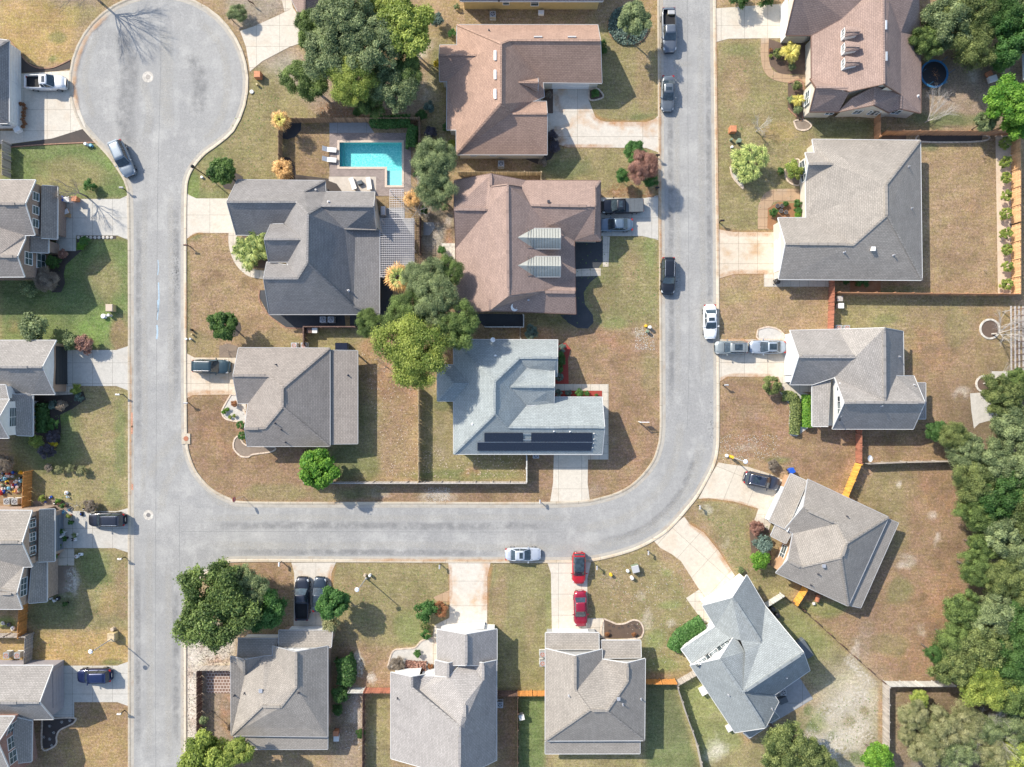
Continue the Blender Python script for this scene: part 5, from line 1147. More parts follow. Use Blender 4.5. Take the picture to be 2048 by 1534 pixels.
    ring_=[j for j in range(ny_)]+[i*ny_+ny_-1 for i in range(1,nx_)]+[(nx_-1)*ny_+j for j in range(ny_-2,-1,-1)]+[i*ny_ for i in range(nx_-2,0,-1)]
    for a,b_ in zip(ring_,ring_[1:]+ring_[:1]): f.append((a,b_,b_+n0,a+n0))
    rf=mk('roof_panel',v,f,gl if glassroof else pm,t,world=False,smooth=True)
    if sunroof:
        a,b_=sunroof; xa=x1+(x2-x1)*a; xb=x1+(x2-x1)*b_; B=MB(); B.box(xa,xb,-wt*.62,wt*.62,zt+.03,zt+.062); B.build('sunroof',gl,rf)
    if rails:
        for s in (-1,1):
            B=MB(); B.tube([(x1+.1,s*wt*.86,zt+.03),(x1+.2,s*wt*.88,zt+.11),(x2-.25,s*wt*.88,zt+.11),(x2-.12,s*wt*.86,zt+.03)],.028,6); B.build('roof_rail',M['chrome'],t)
    if kind=='pickup':
        B=MB(); B.box(-.94*hl,-.125*hl,-hw*.84,hw*.84,.74,.78)
        for i in range(9):
            y=-hw*.72+hw*1.44*i/8; B.box(-.93*hl,-.14*hl,y-.03,y+.03,.78,.80)
        B.build('bed_floor',M['rubber'],t)
        for s in (-1,1):
            B=MB(); B.box(-.94*hl,-.125*hl,s*hw*.86-.02,s*hw*.86+.02,.74,1.2); B.build('bed_side',pm,t)
        B=MB(); B.box(-.96*hl,-.93*hl,-hw*.86,hw*.86,.74,1.2); B.build('tailgate',pm,t)
        B=MB(); B.box(-.14*hl,-.115*hl,-hw*.86,hw*.86,.74,1.22); B.build('bed_front',pm,t)
        if tonneau:
            B=MB(); 
            for i in range(4): B.box((-.955+.205*i)*hl,(-.955+.205*i+.199)*hl,-hw*.9,hw*.9,1.225,1.25)
            B.build('bed_cover',M['tarp'],t)
    elif kind=='suv':
        B=MB(); B.box(x1-.17,x1+.02,-wt*.95,wt*.95,zt-.02,zt+.015); B.build('rear_spoiler',pm,t)
    for (wx,s) in ((-.58,1),(-.58,-1),(.62,1),(.62,-1)):
        r=.34 if kind!='pickup' else .39; y=s*(hw-.115)
        B=MB(); B.lathe([(r*.9,-.115),(r,-.09),(r,.09),(r*.9,.115)],c=(wx*hl,y,r),n=20,axis='y'); w_=B.build('wheel',M['rubber'],t,smooth=False)
        B=MB(); B.lathe([(r*.62,-.02),(r*.58,.02)],c=(wx*hl,y+s*.11,r),n=12,axis='y'); B.build('rim',M['rim'],w_)
    fx=hl*.90; fz=float(np.interp(.9,xs,dz))-.05
    for s in (-1,1):
        B=MB(); B.add([(fx-.30,s*hw*.86,fz+.03),(fx-.02,s*hw*.80,fz-.06),(fx+.10,s*hw*.62,fz-.12),(fx-.02,s*hw*.60,fz+.02),(fx-.30,s*hw*.90,fz-.12),(fx-.02,s*hw*.86,fz-.17),(fx+.13,s*hw*.66,fz-.22)],[(0,1,2,3),(0,4,5,1),(1,5,6,2)] if s>0 else [(3,2,1,0),(1,5,4,0),(2,6,5,1)])
        for i in range(len(B.v)): B.v[i]=B.v[i]+Vector((0,s*.02,.075))
        B.build('headlight',M['headlight'],t)
        tz=float(np.interp(-.96,xs,dz)); B=MB(); B.box(-hl*.985,-hl*.90,s*hw*.72-.12,s*hw*.72+.13,tz-.17,tz+.035); B.build('taillight',M['tail'],t)
        B=MB(); mx=x3-.28; B.add([(mx-.06,s*(hw-.02),zf+.02),(mx+.08,s*(hw-.02),zf+.02),(mx+.05,s*(hw+.2),zf+.04),(mx-.06,s*(hw+.2),zf+.04),(mx-.06,s*(hw-.02),zf+.12),(mx+.08,s*(hw-.02),zf+.12),(mx+.05,s*(hw+.2),zf+.16),(mx-.06,s*(hw+.2),zf+.16)],[(0,3,2,1),(4,5,6,7),(0,1,5,4),(1,2,6,5),(2,3,7,6),(3,0,4,7)]); B.build('side_mirror',pm,t)
    B=MB(); B.box(hl*.955,hl*1.0,-hw*.45,hw*.45,.42,.62); B.build('grille',M['black'],t)
    B=MB(); B.box(-hl*1.005,-hl*.97,-.26,.26,.62,.74); B.build('number_plate',M['offwhite'],t)
    # shut lines and wipers
    B=MB(); hx0,hx1=x3+.12,hl*.88
    for s in (-1,1):
        B.bar((hx0,s*hw*.70,float(np.interp(hx0/hl,xs,dz))+.042),(hx1,s*hw*.58,float(np.interp(hx1/hl,xs,dz))+.035),.022,.012)
        B.bar((x3-.05,s*.1+.25,zf+.06),(x3-.42,s*.1-.25,zf+.30),.02,.02)
    if kind=='sedan': B.bar((-hl*.70,-hw*.68,float(np.interp(-.70,xs,dz))+.05),(-hl*.70,hw*.68,float(np.interp(-.70,xs,dz))+.05),.018,.01)
    B.bar((hx0-.04,-hw*.66,float(np.interp(hx0/hl,xs,dz))+.05),(hx0-.04,hw*.66,float(np.interp(hx0/hl,xs,dz))+.05),.05,.012)
    B.build('trim_line',M['black'],t)
    return t
car('white crew cab pickup with black open bed backed up to the white house, top left','pickup',88,163,(1,0),'pickup',(.72,.72,.72),5.5,1.95,1.85,sunroof=(.35,.8),metal=.1)
car('grey SUV with long ribbed roof parked at a slant by the turning circle','suv',243,316,(30,70),'suv',(.20,.24,.28),5.1,1.98,1.8)
car('black SUV facing left on the cluttered driveway','suv',211,1040,(-1,0),'suv',(.018,.022,.035),5.0,1.95,1.75,rails=True)
car('bright blue SUV facing left on the bottom left driveway','suv',186,1353,(-1,.02),'suv',(.008,.018,.075),4.7,1.9,1.72)
car('dark teal SUV facing right on the short drive of the corner lot','suv',421,733,(1,.02),'suv',(.03,.06,.075),5.1,1.98,1.8,rails=True)
car('black pickup with open bed facing the street beside the leafy round tree','pickup',603,1199,(0,-1),'pickup',(.02,.025,.04),5.9,2.0,1.9)
car('black sedan half hidden under the bright green round tree','car',638,1190,(.05,-1),'sedan',(.025,.04,.06),4.8,1.84,1.45,sunroof=(.3,.8))
car('silver-white sedan with dark sunroof parked along the south kerb','car',1046,1109,(1,0),'sedan',(.55,.58,.62),4.9,1.86,1.46,sunroof=(.45,.85))
car('bright red SUV with black glass roof, nearer the street of the two red cars','suv',1158,1137,(0,1),'suv',(.48,.012,.02),4.3,1.86,1.62,glassroof=True,metal=.2)
car('dark crimson sedan parked nose to the garage behind the bright red one','car',1161,1218,(.03,1),'sedan',(.30,.01,.035),4.9,1.85,1.46,metal=.3)
car('dark grey pickup with a box in its open bed, top of the street','pickup',1339,58,(.03,1),'pickup',(.13,.15,.18),6.0,2.0,1.9)
car('dark grey sedan with sunroof parked behind the grey pickup','car',1336,186,(-.02,1),'sedan',(.13,.15,.17),4.9,1.86,1.46,sunroof=(.4,.8))
car('black SUV with silver roof rails alone on the west side of the east street','suv',1337,551,(-.02,1),'suv',(.015,.018,.025),5.1,1.98,1.78,rails=True)
car('white sedan with sunroof parked on the east kerb by the stained driveway','car',1421,643,(.02,1),'sedan',(.78,.79,.8),4.7,1.84,1.45,sunroof=(.45,.85),metal=.05)
car('greenish silver SUV facing the street, first of the two on the drive','suv',1463,695,(-1,0),'suv',(.26,.29,.29),4.4,1.86,1.66,sunroof=(.25,.75),rails=True)
car('silver-blue hatchback with dark glass roof nose to tail behind the greenish SUV','car',1536,694,(-1,0),'sedan',(.33,.38,.44),4.9,1.86,1.48,sunroof=(.05,.9))
car('black pickup with grey panelled bed cover facing the pinkish-brown house','pickup',1245,411,(-1,.02),'pickup',(.018,.02,.028),5.9,2.0,1.9,tonneau=True,sunroof=(.3,.75))
car('slate blue sedan beside the black pickup, nose under the roof edge','car',1231,449,(-1,.01),'sedan',(.12,.17,.23),4.8,1.84,1.45)
car('dark grey SUV on the curved driveway under the street lamp with an orange base','suv',1525,962,(64,14),'suv',(.045,.055,.085),4.9,1.92,1.72,sunroof=(.2,.6),rails=True)
# ================================================================ TREES AND PLANTS
def leafmesh(name,leaves,trunk=None):
    """leaves: arrays pos(n,3), normal(n,3), size(n), rnd(n,2)"""
    pos,nor,size,rnd,asp=leaves; n=len(pos)
    r=np.random.RandomState(n%997)
    nor=nor/np.linalg.norm(nor,axis=1,keepdims=True)
    a=r.randn(n,3); t=np.cross(nor,a); t/=np.linalg.norm(t,axis=1,keepdims=True)+1e-9; b_=np.cross(nor,t)
    s=size[:,None]; 
    v=np.stack([pos-t*s*asp-b_*s*.1,pos+b_*s*.62-t*s*asp*.1,pos+t*s*asp+b_*s*.05,pos-b_*s*.62+t*s*asp*.1],1).reshape(-1,3)
    me=bpy.data.meshes.new(name); me.vertices.add(4*n); me.vertices.foreach_set('co',v.ravel().astype(np.float32))
    me.loops.add(4*n); me.loops.foreach_set('vertex_index',np.arange(4*n,dtype=np.int32)); me.polygons.add(n)
    me.polygons.foreach_set('loop_start',(np.arange(n)*4).astype(np.int32)); me.update(calc_edges=True)
    at=me.color_attributes.new('rnd','FLOAT_COLOR','POINT'); c=np.zeros((4*n,4),np.float32); c[:,0]=np.repeat(rnd[:,0],4); c[:,1]=np.repeat(rnd[:,1],4); c[:,3]=1
    at.data.foreach_set('color',c.ravel()); me.materials.append(M['bark']); return me
def crown(name,seed,nc,nl,cr,ls,irr=.22,flat=.55,asp=.9,up=.5,shell=.75):
    """unit crown: radius 1, height about 2*flat"""
    r=np.random.RandomState(seed); P_=[];N_=[];S_=[];R_=[]
    ph=r.rand(6)*6.28
    for i in range(nc):
        g=r.rand()*2*math.pi; lobes=1+irr*(math.sin(2*g+ph[0])*.4+math.sin(3*g+ph[1])*.5+math.sin(5*g+ph[2])*.45)
        rad=(r.rand()**.55)*shell*lobes if i>nc*.3 else (shell*(.86+.14*r.rand()))*lobes
        top=flat*math.sqrt(max(.02,1-min(.98,rad/lobes)**2)); z=top*(1-r.rand()**2*.75) if r.rand()<.75 else (r.rand()*.7-.25)*flat
        q=cr*(.65+.7*r.rand()); m=int(nl*(q/cr)**2*(.8+.4*r.rand()))
        d_=r.randn(m,3); d_/=np.linalg.norm(d_,axis=1,keepdims=True); d_[:,2]=np.where(d_[:,2]<-.35,-d_[:,2],d_[:,2])
        rr=q*(.55+.5*r.rand(m))[:,None]*(1+.25*r.randn(m,1)*.6)
        sc_=np.array([1,1,.72]); pp=np.array([rad*math.cos(g),rad*math.sin(g),z])+d_*rr*sc_
        P_.append(pp); nn=d_*.7+np.array([0,0,up])+r.randn(m,3)*.45; N_.append(nn); S_.append(ls*(.6+.8*r.rand(m)))
        cv=np.clip(.5+.28*r.randn(),0,1); R_.append(np.stack([np.clip(cv+.2*r.randn(m),0,1),np.clip(.35+.35*d_[:,2]*0+.65*r.rand(m),0,1)],1))
    return leafmesh(name,(np.concatenate(P_),np.concatenate(N_),np.concatenate(S_),np.concatenate(R_),asp))
def trunkmesh(name,seed,flat=.55,r0=.06,nb=11):
    r=random.Random(seed); B=MB(); h=-1.3
    B.tube([(0,0,h),(.01,.02,h*.6),(.03,0,-.3),(.0,.02,.05)],[r0*1.3,r0,r0*.85,r0*.5],8)
    for i in range(nb):
        g=i*2*math.pi/nb+r.uniform(-.3,.3); l=r.uniform(.55,.9); z0=r.uniform(-.5,-.1)
        a=Vector((.02,.01,z0)); b_=Vector((math.cos(g)*l*.45,math.sin(g)*l*.45,z0+.25)); c=Vector((math.cos(g+.15)*l,math.sin(g+.15)*l,z0*.3+flat*.45*r.uniform(.6,1)))
        B.tube([a,b_,c],[r0*.55,r0*.35,r0*.08],5)
        for k in range(3):
            g2=g+r.uniform(-.8,.8); d_=b_.lerp(c,r.uniform(.2,.8)); B.tube([d_,d_+Vector((math.cos(g2)*.25,math.sin(g2)*.25,r.uniform(.05,.25)))],[r0*.2,r0*.04],4)
    me=bpy.data.meshes.new(name); me.from_pydata([tuple(v) for v in B.v],[],B.f); me.materials.append(M['bark']); me.update(); return me
CM={'oak':[crown('oak_crown',11+i,150,330,.175,.036,.36,.5,asp=.45,up=.35) for i in range(4)],
    'mid':[crown('tree_crown',31+i,90,300,.20,.052,.28,.6,asp=.5) for i in range(3)],
    'fine':[crown('fine_crown',41+i,120,380,.20,.036,.38,.55,asp=.32,up=.3) for i in range(2)],
    'broad':[crown('broadleaf_crown',51+i,70,220,.22,.07,.18,.8,asp=.6) for i in range(2)],
    'shrub':[crown('shrub_crown',61+i,24,150,.32,.085,.18,.8,asp=.6) for i in range(3)],
    'hedge':[crown('clipped_crown',71+i,40,170,.22,.07,.04,.85,asp=.6,shell=.82) for i in range(2)]}
TM=[trunkmesh('trunk',5+i) for i in range(3)]
def setmat(o,m):
    for s in o.material_slots: s.link='OBJECT'; s.material=m
tn=[0]
def tree(label,px,py,r,kind='oak',mat='oak',h=None,cat='tree',name=None,group=None,sq=1.0,rot=None,trunk=True,flatk=1.0):
    """r = crown radius in photo pixels, h = height of the crown's widest level"""
    tn[0]+=1; i=tn[0]
    R_=r/14.52; h=h if h is not None else R_*1.15
    p=P(px,py,h); R_*= (H-h)/H
    nm=name or {'shrub':'shrub','hedge':'clipped_shrub'}.get(kind,'tree')
    t=thing(nm,label,cat,(p.x,p.y,0),0,group)
    ms=CM[kind]; o=bpy.data.objects.new('crown' if trunk else 'foliage',ms[i%len(ms)]); link(o,t); o.location=(0,0,h); o.scale=(R_,R_*sq,R_*flatk); o.rotation_euler=(0,0,rot if rot is not None else i*1.37); setmat(o,L[mat])
    if trunk:
        o=bpy.data.objects.new('trunk',TM[i%3]); link(o,t); o.location=(0,0,h); k=h/1.3; o.scale=(R_*.9,R_*.9,k); o.rotation_euler=(0,0,i*2.1)
    return t
OG='oaks crowding the houses'
T_=tree
T_('small grey-green oak crown reaching over the short fan driveway at the top',628,62,42,'oak','oak',6,group=OG)
T_('wide grey-green oak over the brown roof at the top, left of the lime one',690,40,62,'oak','grey',8,group=OG)
T_('oak with dark crown nearest the orange utility box',618,160,48,'oak','oak',3.6,group=OG)
T_('oak in the middle of the grove above the pool yard',668,112,62,'oak','grey',7,group=OG)
T_('oak crown above the pool yard touching the rust-brown roof side',745,95,62,'oak','grey',7.5,group=OG)
T_('lime green tree in the heart of the oak grove above the pool',705,165,52,'fine','lime',7)
T_('tall yellow-green tree with amber tips left of the rust-brown house',812,62,62,'mid','amber',7)
T_('small yellow-green tree at the top edge between the oaks',768,12,34,'mid','lime',7,group=OG)
T_('dark oak right at the edge of the leafy ground above the pool fence',790,175,54,'oak','grey',5.5,group=OG)
T_('low dark oak just above the pool fence',740,205,36,'oak','oak',4,group=OG)
T_('oak sapling at the lower right of the grove by the tan house wall',815,140,36,'oak','oak',6,group=OG)
T_('grey-green oak between the pool and the pinkish-brown roof',868,322,47,'fine','grey',5.5,group=OG); T_('lower half of the oak screen beside the bare pale branches',872,375,44,'fine','grey',5,group=OG)
T_('oak over the lower right corner of the white pergola',848,560,44,'fine','grey',5.5,group=OG); T_('oak in the long row between the two big roofs',872,600,50,'fine','grey',6.5,group=OG)
T_('oak beside the yellow-green giant, towards the pergola',820,620,44,'fine','oak',6,group=OG); T_('spreading oak reaching right over the pale blue roof corner',915,655,48,'fine','oak',6.5,group=OG)
T_('little oak crown left of the yellow-green giant above the fence',742,648,32,'fine','oak',4,group=OG); T_('oak tuft at the top of the row beside the pinkish roof',895,545,34,'fine','oak',5,group=OG)
T_('large yellow-green tree beside the pale blue roof',832,702,76,'fine','lime',7)
T_('bright green round tree at the corner of the long grey fence',643,937,41,'broad','bright',2.9)
T_('round magnolia on the lawn beside the lamp post with a black head',449,345,29,'broad','magnolia',2.6,cat='tree'); T_('round glossy tree on the lawn above the dark teal SUV',449,651,29,'broad','magnolia',2.8)
T_('huge oak filling the lower left street corner',440,1205,88,'oak','oak',4.6,flatk=1.2); T_('oak limb of the street corner reaching toward the parked pickup',492,1172,46,'oak','grey',4.2); T_('dark green laurel tree leaning against the huge corner oak',532,1216,42,'mid','laurel',3.4,flatk=1.2)
T_('bright green round tree over the black sedan',667,1201,33,'broad','laurel',3.2); T_('sparse brown-green bush at the garage corner below the bright round tree',662,1246,19,'shrub','brush',1.5,'shrub')
T_('yellow-green tree cut off by the bottom edge near the west road',425,1520,62,'mid','amber',4); T_('second yellow-green crown at the bottom edge beside the grey porch',480,1500,30,'mid','lime',5)
T_('slender young tree inside the brown walled yard',408,1440,9,'shrub','grey',2.5)
T_('upright dark tree standing in the blue-green ring of ground cover',1267,43,31,'mid','grey',4.5,sq=1.25,rot=0)
T_('plum and brown bare-tipped crape myrtle on the litter strewn lawn',1285,335,33,'fine','plum',3.5); T_('green shrub tree above the plum coloured crape myrtle',1268,305,24,'mid','laurel',2.8); T_('green shrub at the lower left of the plum crape myrtle',1243,352,15,'shrub','laurel',1.6); T_('green shrub at the lower right of the plum crape myrtle',1302,362,14,'shrub','laurel',1.6)
# right hand woods
FG='trees of the woods along the east side'
woods_=[(1885,52,60,'oak','olive',8),(1925,20,60,'oak','olive',9),(1846,88,38,'oak','olive',6),(1935,95,50,'oak','olive',7),(1985,30,55,'oak','deep',8),(2020,75,50,'mid','laurel',6),(2000,112,34,'mid','laurel',5),(2045,20,44,'mid','laurel',7),
(1902,872,34,'oak','olive',8),(1995,790,44,'oak','olive',6),(2030,770,36,'oak','oak',7),(1925,905,42,'oak','oak',7),(2020,850,52,'oak','oak',9),(1975,925,50,'oak','olive',8),(2035,930,56,'oak','grey',9),(1935,960,48,'oak','olive',7),(1985,985,60,'oak','oak',8),(2040,1020,60,'oak','olive',9),(1945,1025,40,'oak','oak',6),
(1990,1065,44,'mid','laurel',5),(2035,1100,50,'oak','oak',7),(1960,1090,34,'oak','oak',5),(1945,1135,38,'oak','oak',6),(1995,1150,48,'oak','olive',7),(2045,1170,50,'oak','olive',8),(1920,1215,42,'oak','olive',7),(1975,1225,52,'oak','lime',8),(2030,1240,54,'oak','oak',8),(1900,1275,40,'oak','oak',6),(1950,1290,58,'oak','olive',8),(2010,1310,58,'oak','olive',9),(1905,1325,50,'oak','olive',7),(1955,1360,56,'oak','lime',8),(2020,1375,54,'oak','oak',7),(1870,1305,24,'oak','oak',4),(2050,1310,44,'oak','oak',7),
(1820,1425,36,'fine','brush',2.5),(1870,1450,46,'fine','brush',3),(1925,1440,44,'fine','brush',3.2),(1845,1490,42,'fine','brush',2.6),(1905,1500,46,'fine','grey',2.8),(1965,1450,40,'oak','grey',5),(1975,1500,44,'fine','brush',4),(2025,1440,48,'oak','oak',6),(2035,1515,50,'mid','lime',4),(1835,1395,22,'mid','lime',2),(1990,1540,40,'mid','amber',4),(1810,1465,22,'fine','brush',1.8)]
kn={'olive':'olive green','deep':'dark green','laurel':'glossy bright green','oak':'dark oak','grey':'grey-green','lime':'yellow-green','brush':'pale scrubby','dead':'grey twiggy','amber':'amber tipped'}
ordn=['first','second','third','fourth','fifth','sixth','seventh','eighth','ninth','tenth','eleventh','twelfth','thirteenth','fourteenth','fifteenth']
cnt={}
for (x,y,r,k,m_,hh) in sorted(woods_,key=lambda w_:w_[1]):
    i_=int(x*7+y*13)%11; m_={0:'grey',3:'deep',6:'grey',8:'oak'}.get(i_,m_) if y<1385 else {'oak':'grey'}.get(m_,m_); k='fine' if (k=='oak' and i_%3==1) else k; r=r*(.92 if y<1385 else .85); hh=hh if y<1385 else 1.8
    zone='corner woods' if y<130 else ('fenced brush' if y>1385 else 'east woods'); row='outer' if x>2003 else ('middle' if x>1948 else 'yard side')
    if zone=='corner woods': row='outer' if x>1960 else 'yard side'
    cnt[(zone,row)]=cnt.get((zone,row),-1)+1
    T_(f'{kn[m_]} tree, {ordn[cnt[(zone,row)]]} from the top in the {row} row of {zone}',x,y,r,k,m_,min(hh,3.1),group=FG,flatk=1.45)
T_('very bright green rounded tree by the grey shed roof at the right edge',2010,205,50,'mid','bright',5); T_('bright green lower crown beside the end of the copper fence',2030,240,40,'mid','bright',4); T_('grey-green small tree left of the bright green rounded one',1968,245,22,'mid','grey',2.5)
T_('bright green young tree at the foot of the grey fence, bottom edge',1750,1508,30,'broad','bright',2.3); T_('olive oak cut off by the bottom edge beside the sandy yard',1575,1495,58,'oak','olive',6.5); T_('second olive oak crown right of the one at the bottom edge',1625,1515,44,'oak','olive',6)
T_('dark round tree by the right hand fence of the brown lawn',1868,862,22,'mid','deep',2.5)
# shrubs
SH='foundation shrubs'
def shrubs(lst):
    for (lab,x,y,r,k,m_) in lst: T_(lab,x,y,r,k,m_,r/14.52*.75,'shrub',group=None,trunk=False,name='shrub' if k!='hedge' else 'clipped_shrub')
shrubs([('grey leafy bush on the lawn above the second west house',76,659,29,'shrub','grey'),('grey-green bush left of the pair beside the second driveway',147,684,18,'shrub','grey'),('brown and green bush right of the pair beside the second driveway',170,688,20,'shrub','plum'),
('twiggy green bush at the south corner of the brown brick house',62,577,18,'shrub','grey'),('twiggy brown bush in front of the brown brick house',95,560,26,'fine','dead'),('two-tone green bush beside the stepping stones',170,482,11,'shrub','laurel'),('green low bush below the stepping stones',165,492,9,'shrub','bright'),
('small dark evergreen on the lawn under the grey SUV',187,358+112,0.1,'shrub','deep')][:-1])
shrubs([('small dark evergreen on the sunny lawn above the first west driveway',182,472-100,12,'shrub','laurel'),('clipped dark green ball by the second west house',110,847,12,'hedge','laurel'),('dark purple-grey ball, upper of two',108,873,13,'hedge','purple'),('dark purple-grey ball, lower of two',97,902,16,'hedge','purple'),('yellow-gold low bush between the purple balls',107,888,10,'shrub','gold'),('yellow-green shrub left of the purple balls',76,880,15,'shrub','lime'),
('bright green shrub at the garage corner of the second house',155,778,11,'shrub','lime'),('blue-green shrub beside the second driveway path',108,809,10,'shrub','bluegreen'),('brown grass-like bush by the second driveway path',128,810,12,'shrub','dead'),('pale blue-green shrub right of the brown bush',160,795,9,'shrub','bluegreen'),
('dark ivy clump under the brick bay window',108,525,14,'shrub','deep'),('pinkish twiggy bush beside the brick entrance',128,510,10,'shrub','plum'),
('dark bare bush at the left edge above the orange fence',5,930,24,'fine','dead'),('tuft of pale pampas grass, leftmost of the row',98,935,9,'shrub','dead'),('tuft of pale pampas grass, second from left',120,938,9,'shrub','brush'),('tuft of pale pampas grass, third from left',143,936,9,'shrub','brush'),('tuft of golden grass at the right end of the row',165,940,10,'shrub','brush'),
('grey-brown round bush at the edge of the cluttered driveway',183,1012,14,'fine','dead'),('bright yellow-green plant by the orange fence end',86,997,7,'shrub','lime'),
('two-lobed evergreen hugging the top of the rust-brown roof corner',905,68,9,'hedge','laurel'),('grey leafy shrub above the rust-brown house corner',874,44,14,'shrub','bluegreen'),('yellow flowering bush at the left wall of the rust-brown house',875,128,8,'shrub','gold'),('yellow-green narrow bush at the lower left wall of the rust-brown house',903,288,9,'shrub','lime'),('dark green bush below the yellow-green one',900,304,9,'shrub','deep'),('small grey bush at the top house corner',914,14,6,'shrub','grey'),
('purple-grey shrub outside the pool fence',862,265,13,'shrub','purple'),('dark shrub beside the pool fence corner',845,232,12,'shrub','deep'),
('small bush on grey ground at the top by the driveway',478,28,20,'fine','grey'),('dark purple shrub at the right corner of the rust-brown house',1104,272,11,'shrub','purple'),('lower dark purple shrub at the rust-brown house corner',1107,297,13,'shrub','purple'),('brown twiggy plant below the dark purple shrubs',1085,325,9,'shrub','dead'),('bright green shrub in the small bed beside the garage',1190,187,9,'shrub','laurel'),('rusty shrub against the walk by the garage',1098,190,7,'shrub','dead'),('dark shrub at the wall right of the brown wing',1205,88,8,'shrub','deep'),('second dark shrub at the wall right of the brown wing',1207,101,8,'shrub','deep'),
('grey-blue shrub by the pale blue house fence corner',1063,665,15,'fine','bluegreen'),('round blue-green shrub, first in the red mulch by the wall',1123,697,9,'shrub','bluegreen'),('round blue-green shrub, second in the red mulch by the wall',1120,710,9,'shrub','laurel'),('round blue-green shrub, third in the red mulch by the wall',1121,723,10,'shrub','deep'),('round blue-green shrub, fourth in the red mulch by the wall',1119,737,8,'shrub','laurel'),('round blue shrub, lowest in the red mulch by the wall',1118,754,9,'hedge','bluegreen'),
('dark round shrub, leftmost in the red mulch strip beside the path',1117,786,8,'hedge','bluegreen'),('leafy shrub, second in the red mulch strip beside the path',1137,786,7,'shrub','bluegreen'),('leafy shrub, third and largest in the red mulch strip beside the path',1159,786,9,'shrub','laurel'),('leafy shrub, fourth in the red mulch strip beside the path',1174,787,6,'shrub','laurel'),('tiny shrub at the right end of the red mulch strip',1192,791,4,'shrub','laurel'),
('green round shrub right above the walk of the corner lot house',452,820,4,'shrub','lime'),('lime tuft in the stone bed, upper left',448,824,5,'shrub','bright'),('lime tuft in the stone bed, upper right',456,818,4,'shrub','bright'),('lime tuft in the stone bed, lower left',460,834,4,'shrub','lime'),('lime tuft in the stone bed, lower right',469,831,4,'shrub','lime'),('dark clipped shrub at the corner lot wall, upper',483,849,9,'hedge','laurel'),('dark clipped shrub at the corner lot wall, lower',486,871,9,'hedge','laurel'),('reddish plants in the bed beside the garage of the corner lot house',470,808,7,'shrub','rust'),
('large green shrub with star-shaped leaves left of the round brown one',851,1220,22,'shrub','laurel'),('round rust-brown clipped bush beside the stained driveway',882,1217,16,'hedge','rust'),('little brown-green ball in the shrub row',850,1252,9,'hedge','olive'),('dark green ball at the end of the shrub row',852,1267,11,'hedge','laurel'),('small green shrub on pale gravel before the speckled house',835,1306,8,'shrub','laurel'),('grey bare mound of grass at the curved bed',795,1328,17,'fine','dead'),('red leaved plant by the entrance of the speckled house',861,1332,6,'shrub','rust'),
('dark round shrub below the AC hedge',683,1386,19,'shrub','deep'),('dark shrub against the tan wall further down',677,1418,12,'shrub','deep'),('dark spiky plant in the narrow bare yard',722,1466,10,'fine','deep'),
('orange-brown plant at the left of the bean shaped bed',1214,1268,5,'shrub','rust'),('orange-brown plant at the right of the bean shaped bed',1267,1268,5,'shrub','rust'),('round leafy bush left of the white gabled diagonal house',1340,1288,5,'shrub','laurel'),

('blue-green upper shrub before the orange brick front',1526,1086,19,'shrub','bluegreen'),('bright green lower shrub before the orange brick front',1519,1116,20,'shrub','bright'),('twiggy rust-brown bush above the blue-green shrub',1512,1054,15,'fine','plum'),('little bush at the garage corner of the diagonal house',1482,1140,7,'fine','grey'),
('large round clipped bush by the garage of the white gabled house',1539,770,20,'hedge','olive'),
('grey bare grass tuft beside the upper curved drive',1545,930,12,'fine','dead'),('green ball in the orange gravel bed',1546,425,9,'shrub','laurel'),('tiny green plant in the orange gravel bed',1570,408,6,'shrub','laurel'),('leaning green plant at the entrance, upper',1594,407,8,'shrub','laurel'),('leaning green plant at the entrance, middle',1596,421,8,'shrub','laurel'),('leaning green plant at the entrance, lower',1595,431,7,'shrub','bright'),
('clipped lime semicircle of ground shrub under the bay window',1586,343,19,'shrub','lime'),('small dark evergreen left of the bay window bed',1561,343,8,'shrub','deep'),('clipped square dark shrub beside the yellow palm',1554,108,10,'hedge','olive'),('tan ball left of the square dark shrub, upper',1541,101,4,'shrub','rust'),('tan ball left of the square dark shrub, lower',1541,112,4,'shrub','lime'),('blue-green shrub below the yellow palm',1582,134,8,'shrub','grey'),('olive shrub at the top of the bed before the white gable',1593,172,9,'shrub','olive'),('olive shrub at the left of the bed before the white gable',1583,200,9,'shrub','grey'),('dark shrub at the bottom of the bed before the white gable',1595,221,9,'shrub','grey'),('dark green overhanging bush at the top edge by the driveway',1475,-4,24,'shrub','deep'),('second dark green overhanging bush at the top edge by the driveway',1530,-6,22,'shrub','deep'),
('low shrub behind the narrow side bed',1690,563,8,'shrub','deep'),('wider low shrub behind the narrow side bed',1722,563,13,'shrub','deep'),('red-brown bush by the flower pots of the left bottom yard',120,1005,6,'shrub','plum')])
for i,y in enumerate((287,324,357,393,428,467,500,534,569)):
    wd=['topmost','second from the top','third from the top','fourth from the top','middle','fourth from the bottom','third from the bottom','second from the bottom','lowest'][i if i<5 else i]
    T_(f'small round green shrub in the white stone strip, {wd} of the column',2008+i*.4,y,12,'hedge','lime',.8,'shrub',group='young shrubs along the new pine fence',trunk=False,name='shrub')
o=CM['shrub'][0]
